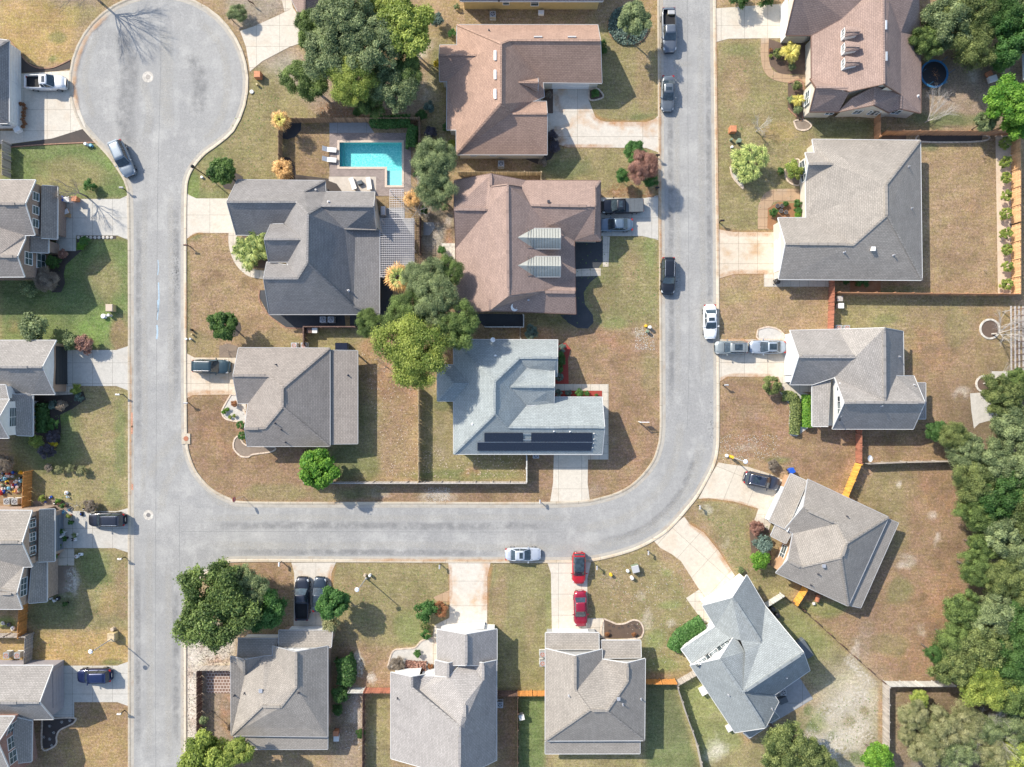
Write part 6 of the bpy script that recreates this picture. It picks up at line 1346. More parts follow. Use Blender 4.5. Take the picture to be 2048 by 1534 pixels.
# ring of blue-green ground cover: nobody could count it
r=np.random.RandomState(4); n=2600; g_=r.rand(n)*6.283; rr=np.sqrt(r.rand(n))*2.75; p=P(1256,52,0)
me=leafmesh('ground_cover',(np.stack([p.x+rr*np.cos(g_),p.y+rr*np.sin(g_),.1+.25*r.rand(n)],1),np.stack([r.randn(n)*.5,r.randn(n)*.5,np.ones(n)],1),.16*(.6+.8*r.rand(n)),r.rand(n,2),.7)); go=bpy.data.objects.new('ground_cover',me); link(go); setmat(go,L['bluegreen']); tag(go,'blue-green ring of ground cover around the upright tree','ground cover',kind='stuff')
def hedge(label,line,w,h,mat,ls=.17,dens=150,name='hedge',sd=1,rnd_=.25):
    q=[P(*p_) for p_ in catmull(pts(line),4)]; c=sum(q,Vector((0,0,0)))/len(q); t=thing(name,label,'hedge',(c.x,c.y,0)); r=np.random.RandomState(sd); P_=[];N_=[]
    for a,b_ in zip(q,q[1:]):
        ln=(b_-a).length; n=int(ln*(w+2*h)*dens); d_=(b_-a).normalized(); nn=Vector((-d_.y,d_.x,0))
        u=r.rand(n); s_=(r.rand(n)*2-1); zz=np.where(r.rand(n)<.6,h*(1-.12*r.rand(n)-.28*np.abs(s_)**4),h*r.rand(n)); edge=(zz<h*.62); s_=np.where(edge,np.sign(s_)*(.85+.2*r.rand(n)),s_)
        lump=1+rnd_*np.sin(u*ln*2.2+sd)*.5
        P_.append(np.stack([a.x+d_.x*ln*u+nn.x*s_*w/2*lump,a.y+d_.y*ln*u+nn.y*s_*w/2*lump,zz*(1+rnd_*.4*np.sin(u*ln*1.7))],1)-np.array([c.x,c.y,0])); N_.append(np.stack([nn.x*s_*.6+r.randn(n)*.4,nn.y*s_*.6+r.randn(n)*.4,.6+.5*r.rand(n)],1))
    P_=np.concatenate(P_);N_=np.concatenate(N_);n=len(P_); me=leafmesh('foliage',(P_,N_,ls*(.6+.8*r.rand(n)),r.rand(n,2)*np.array([1,.65])+np.array([0,.35]),.6)); o=bpy.data.objects.new('foliage',me); link(o,t); setmat(o,L[mat]); return t
hedge('vivid green clipped hedge beside the porch of the white gabled house','E5 812 880,812 1000,812 1125',1.15,1.1,'bright')
hedge('L-shaped olive ivy hedge winding down from the round clipped bush','E5 620 890,700 895,725 960,722 1080,718 1180',1.35,.7,'olive',sd=3)
hedge('long leafy hedge in front of the white gabled diagonal house','F2 450 270,350 330,250 400,200 500',2.1,1.2,'laurel',.22,110,sd=4)
hedge('dark leafy hedge behind the swimming pool','B1 1510 945,1600 950,1700 945,1810 940',1.5,1.4,'laurel',.2,110,sd=5); hedge('dark leafy hedge on the right side of the swimming pool','C1 495 990,480 1060,475 1150',1.3,1.5,'laurel',.2,110,sd=6)
hedge('tall dark hedge around the two AC units of the tan walled house','C4 150 1180,180 1280,170 1380',2.0,1.7,'deep',.22,110,sd=7)
hedge('brown-green hedge along the gravel bed of the speckled house','C4 620 1265,700 1275,780 1275',1.3,.9,'plum',.18,120,sd=8)
hedge('dark hedge beside the coloured porch chairs','A3 345 600,345 700,350 820',1.4,1.1,'deep',.2,110,sd=9)
for (lab,x,y,r,k,m_) in (('small dark shrub between pergola and rocky yard, uppermost',848,420,9,'shrub','deep'),('small grey shrub in the rocky strip behind the pinkish house',890,415,8,'shrub','grey'),('dull green bush among leaves behind the pinkish house, middle',884,500,9,'shrub','laurel'),('grey-brown bush at the pergola corner beside the pool',826,395,9,'fine','dead'),('leafy undergrowth bush under the grey oak by the pool corner',842,350,14,'shrub','deep'),('leafy undergrowth bush at the foot of the rust-brown wall',893,255,9,'shrub','deep'),('undergrowth bush in the shade above the pool hedge, west one',715,226,10,'shrub','deep'),('undergrowth bush in the shade above the pool hedge, east one',858,215,11,'shrub','bluegreen')): T_(lab,x,y,r,k,m_,.6,'shrub',trunk=False,name='shrub')
# ---- bare trees
def baretree(label,px,py,r,h,mat='bark_mid',seed=1,lean=(0,0),depth=5,n0=6,r0=.09,cat='bare tree',spread=.8,up=.55):
    base_=P(px,py,0); t=thing('bare_tree',label,cat,(base_.x,base_.y,0)); rg=random.Random(seed); B=MB(); Tw=MB()
    def grow(p,d_,l,rad,k):
        q=p+d_*l; mid=p.lerp(q,.5)+Vector((rg.uniform(-1,1),rg.uniform(-1,1),rg.uniform(-.3,.5)))*l*.07
        (B if k>=depth-2 else Tw).tube([p,mid,q],[rad,rad*.82,rad*.6],5 if k>2 else 3)
        if k<=0: return
        m=rg.choice((2,3,3))
        for i in range(m):
            ax=Vector((rg.uniform(-1,1),rg.uniform(-1,1),rg.uniform(-.4,.6))); nd=(d_+ax*spread*.62).normalized()
            if nd.z<-.05: nd.z=.05; nd.normalize()
            grow(q if i<2 else mid,nd,l*rg.uniform(.62,.85),rad*.58,k-1)
    l0=r/14.52*.42
    for i in range(n0):
        g=i*2*math.pi/n0+rg.uniform(-.4,.4); d_=Vector((math.cos(g)*spread+lean[0],math.sin(g)*spread+lean[1],up+rg.uniform(0,.7))).normalized()
        grow(Vector((0,0,h*.25)),d_,l0*rg.uniform(.8,1.1),r0*.6,depth)
    B.tube([(0,0,0),(.02,0,h*.15),(0,0,h*.27)],[r0*1.3,r0,r0],7)
    B.build('trunk',M[mat],t); Tw.build('twigs',M[mat],t); return t
baretree('big pale bare shrub sprawling beside the trampoline',1850,245,52,1.6,'bark_pale',3,(.6,.75),5,7,.06,spread=.9)
baretree('bare pale tree in the round stone ring by the right fence',1984,668,46,4.5,'bark_pale',5,(.15,.35),6,6,.10)
baretree('bare tree in the lower stone ring beside the concrete pad',1967,767,46,4.0,'bark_pale',8,(.5,.35),5,5,.08)
baretree('bare greyish small tree on the lawn between the utility box and the yellow palm',1512,263,26,3.2,'bark_pale',9,(.15,.3),5,6,.06)
baretree('pale dead branches between the pergola and the pinkish roof',838,425,34,4.5,'bark_pale',11,(.3,.2),6,6,.09,spread=1.1); baretree('pale dead branches higher up beside the pool corner',842,385,30,4.5,'bark_pale',12,(0,.2),5,6,.08,spread=1.0)
baretree('bare grey tree casting branching shade over the first west driveway',172,392,36,6.5,'bark_mid',14,(-.25,.1),6,6,.10)
baretree('bare tree at the top edge whose branches shade the round turning circle',202,5,70,8,'bark_mid',15,(.1,.15),6,8,.14)
baretree('small bare bush in the mulch ring by the dark teal SUV',455,700,20,1.0,'bark_mid',17,(0,0),5,6,.03); baretree('small bare shrub before the walled yard at the bottom left',385,1345,10,.8,'bark_mid',18,(0,0),3,5,.03)
baretree('pinkish bare bush at the end of the white shed fence',2030,640,36,3.0,'bark_mid',19,(0,.3),6,6,.06); baretree('little bare sapling in the fenced lawn, upper',1963,313,8,1.5,'bark_mid',20,(0,0),3,4,.03); baretree('little bare sapling in the fenced lawn, lower',1967,541,8,1.5,'bark_mid',21,(0,0),3,4,.03)
baretree('thin grey bare tree among the brush behind the grey fence',1955,1440,50,3.5,'bark_pale',22,(0,0),6,7,.07); baretree('grey brushwood tangle lower in the brush behind the fence',1890,1495,44,2.5,'bark_pale',23,(0,0),6,7,.05)
baretree('pale twiggy branches sticking out below the yellow-green giant',775,735,26,3.5,'bark_mid',24,(-.5,.2),5,5,.05)
baretree('jumble of pale sticks beside the cluttered driveway',155,1010,20,.8,'bark_pale',25,(0,0),4,6,.03)
# ---- palms
def frondmesh(name,seed,fan=False):
    r=random.Random(seed); V_=[];F_=[];C=[]
    def quad(a,b_,w,c0,c1):
        d_=(b_-a).normalized(); n=d_.cross(Vector((0,0,1))); n=n.normalized() if n.length>1e-4 else Vector((1,0,0)); b0=len(V_)
        V_.extend([a-n*w,a+n*w,b_+n*w*.15,b_-n*w*.15]); F_.append((b0,b0+1,b0+2,b0+3)); C.extend([(c0,c1)]*4)
    if fan:
        st=Vector((.42,0,.12)); quad(Vector((0,0,0)),st,.015,.2,.3)
        for k in range(15):
            g=math.radians(-115+230*k/14); l=.58*(1-.25*abs(g)/2)*r.uniform(.85,1.05); m=st+Vector((math.cos(g)*l*.6,math.sin(g)*l*.6,.05-.03*k%2)); e=m+Vector((math.cos(g)*l*.45,math.sin(g)*l*.45,-.14-.08*r.random())); c0=r.random()
            quad(st,m,.04,c0,r.uniform(.3,1)); quad(m,e,.042,c0,r.uniform(.5,1))
    else:
        prev=Vector((0,0,0))
        for k in range(14):
            u=(k+1)/14; q=Vector((u*.98,0,.42*u-.62*u*u)); quad(prev,q,.014,.1,.3)
            for s in (-1,1):
                l=.30*math.sin(math.pi*(.12+.85*u))+.05
                for j in (0,.5):
                    a=prev.lerp(q,j); e=a+Vector((l*.55,s*l,-.10-l*.25*r.random())); quad(a,e,.019,r.random(),r.uniform(.25,1))
            prev=q
    me=bpy.data.meshes.new(name); me.from_pydata([tuple(v) for v in V_],[],F_); me.materials.append(M['bark'])
    at=me.color_attributes.new('rnd','FLOAT_COLOR','POINT'); at.data.foreach_set('color',np.array([(a,b_,0,1) for a,b_ in C],np.float32).ravel()); me.update(); return me
FR=[frondmesh('frond',1),frondmesh('frond',2),frondmesh('frond',3)]; FF=[frondmesh('fan_frond',4,True),frondmesh('fan_frond',5,True)]
def palm(label,px,py,r,h,mat='palm',fan=True,n=26,mat2=None,trunk=True,seed=0,group=None,mode=0):
    p=P(px,py,h); rg=random.Random(seed+px); t=thing('palm_tree' if h>1 else 'palm_shrub',label,'palm',(p.x,p.y,0),0,group); R_=r/14.52*(H-h)/H
    if trunk:
        B=MB(); B.tube([(0,0,0),(.03,.02,h*.5),(0,0,h)],[.22,.17,.16],8)
        for i in range(int(h*3)): B.lathe([(.2,i/3),(.17,i/3+.12)],n=8)
        B.build('trunk',M['bark'],t)
    for i in range(n):
        ring=i%3; o=bpy.data.objects.new('frond',(FF if fan else FR)[i%2]); link(o,t)
        tilt=[(-.75),(-.25),.25][ring]+rg.uniform(-.15,.15) if not mode else rg.uniform(-.5,.3)
        g=i*2.399+rg.uniform(-.15,.15); s=R_*[.72,.95,1.0][ring]*rg.uniform(.85,1.05)
        o.location=(0,0,h); o.rotation_euler=(rg.uniform(-.3,.3),tilt,g); o.scale=(s,s,s); setmat(o,L[mat2 if (mat2 and ring==0) else mat])
    return t
palm('golden dead-fronded palm at the upper corner of the pool fence',561,240,23,2.8,'palmgold',True,24,'palmyellow'); palm('golden dead-fronded palm at the lower end of the pool fence',565,338,25,2.4,'palmgold',True,26)
palm('golden palm with a green heart below the white pergola',796,555,34,4.0,'palmgold',True,34,'palm'); palm('small golden palm at the top right of the pergola',822,398,20,3.0,'palmgold',True,22)
palm('yellow-green palm in the bed before the brown roofed house',1581,105,24,1.6,'palmyellow',False,20); palm('small yellow star-shaped palm before the white gable',1595,200,16,1.0,'palmyellow',False,18,trunk=False)
for i,(x,y,r,hh) in enumerate([(1478,312,22,2.4),(1500,302,22,3.0),(1522,305,20,2.8),(1495,325,24,2.6),(1475,333,18,2.0),(1505,343,22,2.2),(1488,352,18,2.0),(1525,320,18,2.4)]):
    palm('fan palm in the dense green clump on the lawn, '+['upper left','top','upper right','centre','left','lower right','bottom','right'][i]+' crown',x,y,r,hh,'palm',True,17,group='fan palms in the clump on the lawn')
for i,(x,y,r,hh) in enumerate([(517,470,22,2.6),(490,490,20,2.0),(505,505,20,2.0),(480,505,16,1.2),(525,500,20,1.8),(497,520,18,1.2),(515,482,18,2.6)]):
    palm('feathery palm by the blue-grey garage, '+['top','upper left','centre','left','right','bottom','upper middle'][i]+' crown',x,y,r*1.25,hh,'palm',False,12,group='feathery palms beside the garage')
palm('spiky blue-green fronds at the bottom end of the feathery palms',497,536,10,.8,'palm',False,12,trunk=False)
# ================================================================ FENCES
def fence(label,line,mat,h=1.8,name='wooden_fence',cat='fence',span=2.4,post_side=1,thin=.03,rail=True,cap=False,lean=0):
    w=[P(*q) for q in (pts(line) if isinstance(line,str) else line)]
    c=sum(w,Vector((0,0,0)))/len(w); t=thing(name,label,cat,(c.x,c.y,0))
    for a,b_ in zip(w,w[1:]):
        ln=(b_-a).length; n=max(1,round(ln/span)); d_=(b_-a).normalized(); nn=Vector((-d_.y,d_.x,0))*post_side
        for i in range(n):
            p=a+d_*ln*i/n; q=a+d_*ln*(i+1)/n; B=MB(); k=max(2,int((q-p).length/.15)); up=Vector((0,0,1))
            for j in range(k):
                p1=p+d_*((q-p).length*j/k+.006); p2=p+d_*((q-p).length*(j+1)/k-.006); jz=random.Random(int(p1.x*100+j)).uniform(-.012,.012)
                B.bar(p1+Vector((0,0,h/2)),p2+Vector((0,0,h/2+jz)),thin,h)
            if rail:
                for z in (.35,h*.55,h-.25): B.bar(p+nn*.045+Vector((0,0,z)),q+nn*.045+Vector((0,0,z)),.045,.09)
            if cap: B.bar(p+Vector((0,0,h+.02)),q+Vector((0,0,h+.02)),.14,.03)
            mk('panel',B.v,B.f,M[mat],t)
            B=MB(); B.bar(p+nn*.09,p+nn*.09+Vector((0,0,h+.05)),.1,.1); mk('post',B.v,B.f,M[mat],t)
        B=MB(); B.bar(b_+nn*.09,b_+nn*.09+Vector((0,0,h+.05)),.1,.1); mk('post',B.v,B.f,M[mat],t)
    return t
fence('weathered brown fence around the pool yard','Z 565 352,565 246,841 245,841 330','f_brown',1.75)
fence('dark weathered fence right of the pergola','Z 842 440,842 510','f_dark',1.6)
fence('tan fence between the rust-brown and pinkish roofs','Z 918 351,1081 351,1081 366','f_tan',1.6)
fence('low white-topped fence of the black gravel nook below the pinkish roof','Z 970 655,1047 655,1047 630','f_pale',.9,cap=True,rail=False); fence('thin pale fence joining the gravel nook to the pale blue roof','Z 1040 656,1040 678','f_pale',1.2,rail=False)
fence('long grey fence along the south street behind the corner lot','Z 615 963,1053 963','f_grey',1.7,post_side=1,cap=True); fence('white-capped side fence at the right end of the long grey fence','Z 1053 962,1053 908','f_pale',1.6,cap=True); fence('brown fence dividing the two back lawns','Z 840 962,840 772','f_tan',1.75); fence('short dark slatted fence below the corner lot house','Z 613 898,613 960','f_dark',1.5)
fence('brown fence corner with pots above the corner lot house','Z 715 655,613 655,613 693','f_dark',1.5,cap=True)
fence('upper orange cedar fence beside the heap of toys','Z 65 941,62 1014','f_orange',1.8); fence('lower orange cedar fence between the tan brick house and its neighbour','Z 56 1206,53 1267','f_orange',1.8)
fence('grey-brown fence running down beside the bottom left yard','Z -20 1266,67 1266,64 1322','f_grey',1.7); fence('slatted trellis fence below the white truck at the left edge','Z 22 290,22 357','f_grey',1.7,rail=False)
fence('pale grey board fence across the top of the paved yard','Z 470 1331,405 1331','f_grey',1.7); fence('dark fence running down the paved yard at the bottom left','Z 404 1333,404 1545','f_dark',1.7); fence('brown side fence running down beside the speckled house','Z 730 1378,729 1545','f_dark',1.6)  # paved yard: sunlit top side coloured pale, shaded inner side coloured dark
fence('pale grey half of the cross fence by the dark hedge','Z 702 1375,731 1375','f_pale',1.75); fence('red-brown half of the cross fence reaching the speckled house','Z 732 1375,784 1375','f_red',1.75)
fence('dark brown fence piece right of the speckled house','Z 994 1381,1034 1381','f_dark',1.7); fence('bright orange fence piece meeting the third south house','Z 1036 1381,1090 1381','f_orange',1.7); fence('thin brown fence down the strip left of the third south house','Z 1035 1385,1035 1545','f_dark',1.6,rail=False)
fence('orange fence from the third south house to the grey fence corner','Z 1289 1358,1348 1358','f_orange',1.7); fence('short silver-grey fence at the left of the diagonal house','Z 1351 1361,1386 1341','f_grey',1.7); fence('long silver fence curving down left of the diagonal house','Z 1351 1366,1369 1422,1390 1480,1404 1545','f_grey',1.6)
fence('short silver fence beside the round bins','Z 1528 1206,1560 1186','f_pale',1.6); fence('thin dark fence running diagonally down to the grey corner','Z 1561 1187,1605 1219,1680 1288,1763 1362','f_dark',1.0,rail=False); fence('golden cedar fence between the two diagonal houses','Z 1585 1204,1605 1172','f_yellow',1.8)
fence('silver-grey corner fence top side before the brush','Z 1766 1362,1895 1362','f_pale',1.8); fence('grey corner fence running down to the bright green young tree','Z 1765 1364,1765 1500','f_grey',1.8)
fence('red-brown fence between the big grey house and the white gabled house','Z 1657 562,1657 592,1655 662','f_red',1.8); fence('thin copper fence along the bottom of the shrub lawn','Z 1668 588,1850 590,2022 591','f_copper',1.75)
fence('wide new pine fence on the right of the stone strip','Z 2022 591,2022 450,2022 271','f_peach',1.85,post_side=1); fence('copper fence along the top of the fenced lawn','Z 1760 271,2022 271','f_copper',1.8); fence('short copper fence at the top of the big grey house','Z 1748 230,1748 281','f_copper',1.75)
fence('red-brown fence below the white gabled house','Z 1711 858,1711 924','f_red',1.8); fence('golden yellow fence between the brown lawns','Z 1710 926,1684 990','f_yellow',1.8); fence('thin grey cross fence over the dark lawn','Z 1724 926,1800 923,1896 921','f_grey',1.5,rail=False)
fence('brown fence scrap behind the trampoline yard','Z 2003 118,2003 170','f_grey',1.6)
# slatted white and grey shed roof at the right edge
t=thing('lattice_shed','grey and white slatted shelter roof at the right edge below the pine fence','shed',(P(2045,690).x,P(2045,690).y,0))
for i in range(14):
    y=620+i*13; a=P(2023,y,2.0); b_=P(2075,y-6,2.2); B=MB(); B.bar(a,b_,.12,.05); mk('cross_bar',B.v,B.f,M['f_dark'],t)
for x in (2022,2030,2038,2046,2054,2062):
    a=P(x,612,2.05); b_=P(x+1,795,2.05); B=MB(); B.bar(a,b_,.22,.03); mk('slat',B.v,B.f,M['f_grey'],t)
for x,y in ((2026,620),(2026,790),(2066,620),(2066,790)):
    a=P(x,y,2.0); B=MB(); B.bar(Vector((a.x,a.y,0)),a,.1,.1); mk('post',B.v,B.f,M['f_grey'],t)
# trees' neighbour shed roof at the very right edge
t=thing('shed','pale grey shed roof corner at the right edge beside the bright green tree','shed',(P(2058,130).x,P(2058,130).y,0))
a=[P(2044,108,2.4),P(2046,160,2.4),P(2100,160,3.2),P(2100,108,3.2)]; v=a+[q-Vector((0,0,.1)) for q in a]; mk('roof',v,[(0,1,2,3),(7,6,5,4),(0,4,5,1),(1,5,6,2),(2,6,7,3),(3,7,4,0)],M['metal_roof'],t)
B=MB(); q0=P(2050,158,0);q1=P(2110,112,0); B.box(q0.x,q1.x,q0.y,q1.y,0,2.3); mk('wall',B.v,B.f,M['w_grey'],t)
# ================================================================ PERGOLA, POOL
t=thing('pergola','white lattice pergola beside the blue-grey house','pergola',(P(795,470).x,P(795,470).y,0))
def lattice(c,x0,y0,x1,y1,z,nx,ny):
    B=MB()
    for i in range(nx+1):
        x=x0+(x1-x0)*i/nx; B.bar(P(*Q(c,x,y0),z),P(*Q(c,x,y1),z),.045,.05)
    for j in range(ny+1):
        y=y0+(y1-y0)*j/ny; B.bar(P(*Q(c,x0,y),z+.09),P(*Q(c,x1,y),z+.06),.06,.05)
    mk('lattice',B.v,B.f,M['lattice'],t)
lattice('C2',232,412,492,858,2.6,17,26); lattice('C2',305,188,412,408,2.6,6,13)
for x,y in ((240,420),(485,420),(485,640),(485,850),(240,850),(312,195),(405,195)):
    a=P(*Q('C2',x,y),2.55); B=MB(); B.bar(Vector((a.x,a.y,0)),a,.14,.14); mk('post',B.v,B.f,M['lattice'],t)
t=thing('swimming_pool','L-shaped turquoise swimming pool with shallow ledge and tan coping','swimming pool',(P(741,310).x,P(741,310).y,0))
m,tt,b=newmat('pool_plaster_caustics'); v=coord(tt); vo=tt.nodes.new('ShaderNodeTexVoronoi'); vo.feature='DISTANCE_TO_EDGE'; vo.inputs['Scale'].default_value=3.2
wn=tt.nodes.new('ShaderNodeTexNoise'); wn.inputs['Scale'].default_value=1.5; tt.links.new(v,wn.inputs['Vector']); ad=tt.nodes.new('ShaderNodeVectorMath'); ad.operation='ADD'; tt.links.new(v,ad.inputs[0]); tt.links.new(wn.outputs['Color'],ad.inputs[1]); tt.links.new(ad.outputs[0],vo.inputs['Vector'])
tt.links.new(mix(tt,ramp(tt,vo.outputs[0],[(0.,1.),(.10,0.)]),(.22,.62,.62),(.60,.86,.84)),b.inputs['Base Color']); M['plaster_caustics']=m  # pale net in the plaster colour imitates sunlight rippling through the water
w=[P(*q) for q in pool_px]; z=-1.2
vv=[Vector((q.x,q.y,z)) for q in w]+[Vector((q.x,q.y,.05)) for q in w]; n=len(w)
tri=G.tessellate_polygon([vv[:n]]); mk('basin',vv,[tuple(q) for q in tri]+[(i,(i+1)%n,n+(i+1)%n,n+i) for i in range(n)],M['plaster_caustics'],t)
q0=P(772,373);q1=P(806,340); B=MB(); B.box(q0.x,q1.x,q0.y,q1.y,-1.15,-.25); mk('ledge',B.v,B.f,plain('pool_ledge_pale',(.5,.72,.72),.7),t)
B=MB(); q0=P(677,336);q1=P(684,283); B.box(q0.x,q1.x,q0.y,q1.y,-1.15,-.55); mk('step',B.v,B.f,plain('pool_step',(.10,.42,.45),.7),t)
m,tt,b=newmat('pool_water'); tr=tt.nodes.new('ShaderNodeBsdfTransparent'); tr.inputs[0].default_value=(.70,.95,.95,1); ms=tt.nodes.new('ShaderNodeMixShader'); fr=tt.nodes.new('ShaderNodeFresnel'); fr.inputs[0].default_value=1.33
gl=tt.nodes.new('ShaderNodeBsdfGlossy'); gl.inputs['Roughness'].default_value=.06; tt.links.new(fr.outputs[0],ms.inputs[0]); tt.links.new(tr.outputs[0],ms.inputs[1]); tt.links.new(gl.outputs[0],ms.inputs[2]); tt.links.new(ms.outputs[0],tt.nodes['Material Output'].inputs[0])
bp=tt.nodes.new('ShaderNodeBump'); bp.inputs['Strength'].default_value=.4; bp.inputs['Distance'].default_value=.05; tt.links.new(noise(tt,coord(tt),3,3),bp.inputs['Height']); tt.links.new(bp.outputs[0],gl.inputs['Normal']); tt.links.new(bp.outputs[0],fr.inputs['Normal'])
vv=[Vector((q.x,q.y,-.08)) for q in w]; mk('water',vv,[tuple(q) for q in G.tessellate_polygon([vv])],m,t)
B=MB()
for i in range(n):
    a,b_=w[i],w[(i+1)%n]; d_=(b_-a).normalized(); B.bar(a-d_*.15+Vector((0,0,.055+.002*(i%2))),b_+d_*.15+Vector((0,0,.055+.002*(i%2))),.30,.05)
mk('coping',B.v,B.f,M['coping'],t)
# loungers and pool things
def lounger(label,px,py,rz,mat='white'):
    p=P(px,py); t=thing('sun_lounger',label,'sun lounger',(p.x,p.y,.04),rz,'sun loungers by the pool')
    B=MB(); B.box(-.9,.35,-.32,.32,.28,.36); B.build('seat',M[mat],t)
    B=MB(); B.add([(.35,-.32,.28),(.95,-.32,.72),(.95,.32,.72),(.35,.32,.28),(.35,-.32,.36),(.92,-.32,.79),(.92,.32,.79),(.35,.32,.36)],[(0,1,2,3)[::-1],(4,5,6,7),(0,4,5,1)[::-1],(1,5,6,2)[::-1],(2,6,7,3)[::-1],(3,7,4,0)[::-1]]); B.build('backrest',M[mat],t)
    for x,y in ((-.8,-.28),(-.8,.28),(.3,-.28),(.3,.28)): B=MB(); B.box(x-.03,x+.03,y-.03,y+.03,0,.28); B.build('leg',M[mat],t)
lounger('white lounger on the left side of the pool, upper',661,301,math.radians(175)); lounger('white lounger on the left side of the pool, lower',661,321,math.radians(175))
lounger('cream lounger on the pale patio, left of the grey box',707,369,math.radians(-70),'offwhite'); lounger('cream lounger on the pale patio, right of the grey box',739,369,math.radians(-80),'offwhite')
def simplebox(label,cat,name,px,py,w,d_,h,mat,rz=0,lid=None,group=None,z=.02,parts='lid'):
    p=P(px,py); t=thing(name,label,cat,(p.x,p.y,z),rz,group)
    B=MB(); e=.03; B.box(-w/2,w/2,-d_/2,d_/2,0,h*.9); 
    B.build('body',M[mat],t)
    B=MB(); a=Matrix.Identity(4); B.add([(-w/2-e,-d_/2-e,h*.9),(w/2+e,-d_/2-e,h*.9),(w/2+e,d_/2+e,h*.9),(-w/2-e,d_/2+e,h*.9),(-w/2+.03,-d_/2+.03,h),(w/2-.03,-d_/2+.03,h),(w/2-.03,d_/2-.03,h),(-w/2+.03,d_/2-.03,h)],[(3,2,1,0),(4,5,6,7),(0,1,5,4),(1,2,6,5),(2,3,7,6),(3,0,4,7)]); B.build(parts,M[lid or mat],t)
    return t
simplebox('grey side table between the cream loungers','table','side_table',721,367,.65,.5,.5,'tarp',.3); simplebox('white box grill beside the house end of the pergola','grill','grill_cabinet',769,425,.6,1.2,1.0,'pipe')
for (x,y,lab) in ((603,285,'a'),): pass
UB='utility boxes by the kerbs'
simplebox('tan utility box on the green lawn by the west kerb','utility box','utility_box',226,617,.95,.95,.95,'tan_box',lid='trim_tan',group=UB); simplebox('olive-tan utility box below the tall street lamp, bottom left','utility box','utility_box',230,1270,1.0,1.1,1.0,'tan_box',group=UB,lid='f_tan')
simplebox('rust-orange utility box beside the turning circle','utility box','utility_box',519,154,.85,.85,.9,'rust_box',group=UB); simplebox('rust-orange utility box above the fan palm clump','utility box','utility_box',1463,262,.85,.85,.9,'rust_box',group=UB); simplebox('green utility box on the weedy lawn right of the red cars','utility box','utility_box',1269,1135,.95,.95,.95,'green_box',.25,group=UB,lid='trim_grey')
def pedestal(label,px,py,mat,h=.75,r=.13):
    p=P(px,py); t=thing('cable_pedestal',label,'pedestal',(p.x,p.y,0),0,'small utility pedestals'); B=MB(); B.lathe([(r*1.1,0),(r*1.1,.06),(r,.08),(r,h*.85),(r*1.12,h*.87),(r*.9,h)],n=10); B.build('housing',M[mat],t); B=MB(); B.box(-r*.5,r*.5,-r*1.15,-r*.9,h*.3,h*.6); B.build('door',M['black'],t)
for a in (('white pedestal left of two below the tan utility box',210,633,'white',.5,.3),('pale pedestal right of two below the tan utility box',222,631,'offwhite',.7,.2),('dark green hooded pedestal right above the palm clump',1476,284,'green_box',.7,.3),('small dark pedestal left of the green hooded one',1461,281,'green_box',.6,.16),('white low pedestal nearest the palm clump',1463,295,'white',.4,.16),
('yellow pedestal beside the mailbox right of the red cars',1221,1148,'yellow',.6,.2),('white pedestal below the green utility box',1263,1154,'offwhite',.7,.22),('white pedestal left of the green utility box',1255,1141,'white',.35,.2),('tan pedestal at the foot of the middle street lamp',731,1149,'trim_tan',.6,.17),('white pedestal right of the middle street lamp',741,1149,'white',.7,.17),
('white pedestal nearest the west kerb by the glossy round tree',383,678,'white',.5,.13),('black-topped pedestal highest by the glossy round tree',385,660,'black',.6,.13),('dark yellowish pedestal second by the glossy round tree',386,669,'tan_box',.5,.12),('white square pedestal at the kerb by the glossy round tree',373,678,'white',.2,.15),('pale pedestal on the olive lawn by the east street',1298,655,'offwhite',.8,.22),('green pedestal on the olive lawn by the east street',1294,663,'green_box',.7,.2),('tan pedestal just above the east street pair',1291,652,'yellow',.4,.18),
('olive pedestal below the rust-orange box of the turning circle',516,171,'tan_box',.5,.14),('pale round cover on the lawn by the turning circle',504,184,'offwhite',.15,.25),('white pedestal on the lawn by the round magnolia',405,355,'white',.3,.16),('grey-white pedestal on the lawn under the white truck driveway',175,290,'white',.6,.2),('white pedestal beside the grey-white one above the grey van',184,292,'skyblue',.4,.2),('white ball-like cap at the lamp base by the upper curved drive',1453,911,'offwhite',.3,.22),('orange marker at the lamp base by the upper curved drive',1461,913,'yellow',1.1,.2),
('grey pipe stub on the bare lawn by the bottom west kerb',228,1257,'trim_tan',.5,.25)): pedestal(*a)
# mailboxes
def mailbox(label,px,py,rz,mat='black',post='black'):
    p=P(px,py,1.1); t=thing('mailbox',label,'mailbox',(p.x,p.y,0),rz,'mailboxes along the kerbs')
    B=MB(); B.bar((0,0,0),(0,0,1.15),.1,.1); B.bar((-.3,0,.98),(.22,0,.98),.07,.07); B.build('post',M[post],t)
    B=MB(); prof=[(math.cos(a)*.11,math.sin(a)*.11) for a in [math.pi*k/8 for k in range(9)]]; v=[(-.38,y,1.15+z) for y,z in prof]+[(.15,y,1.15+z) for y,z in prof]; v+=[(-.38,.11,1.02),(-.38,-.11,1.02),(.15,.11,1.02),(.15,-.11,1.02)]
    f=[(i,i+1,10+i,9+i) for i in range(8)]+[tuple(range(9))[::-1]+(18,19)[::1],tuple(range(9,18))+(21,20),(8,19,21,17),(0,9,20,18),(18,20,21,19)]; B.add(v,f); B.build('box',M[mat],t)
    B=MB(); B.box(-.1,-.06,.115,.14,1.15,1.32); B.build('flag',M['red'],t)
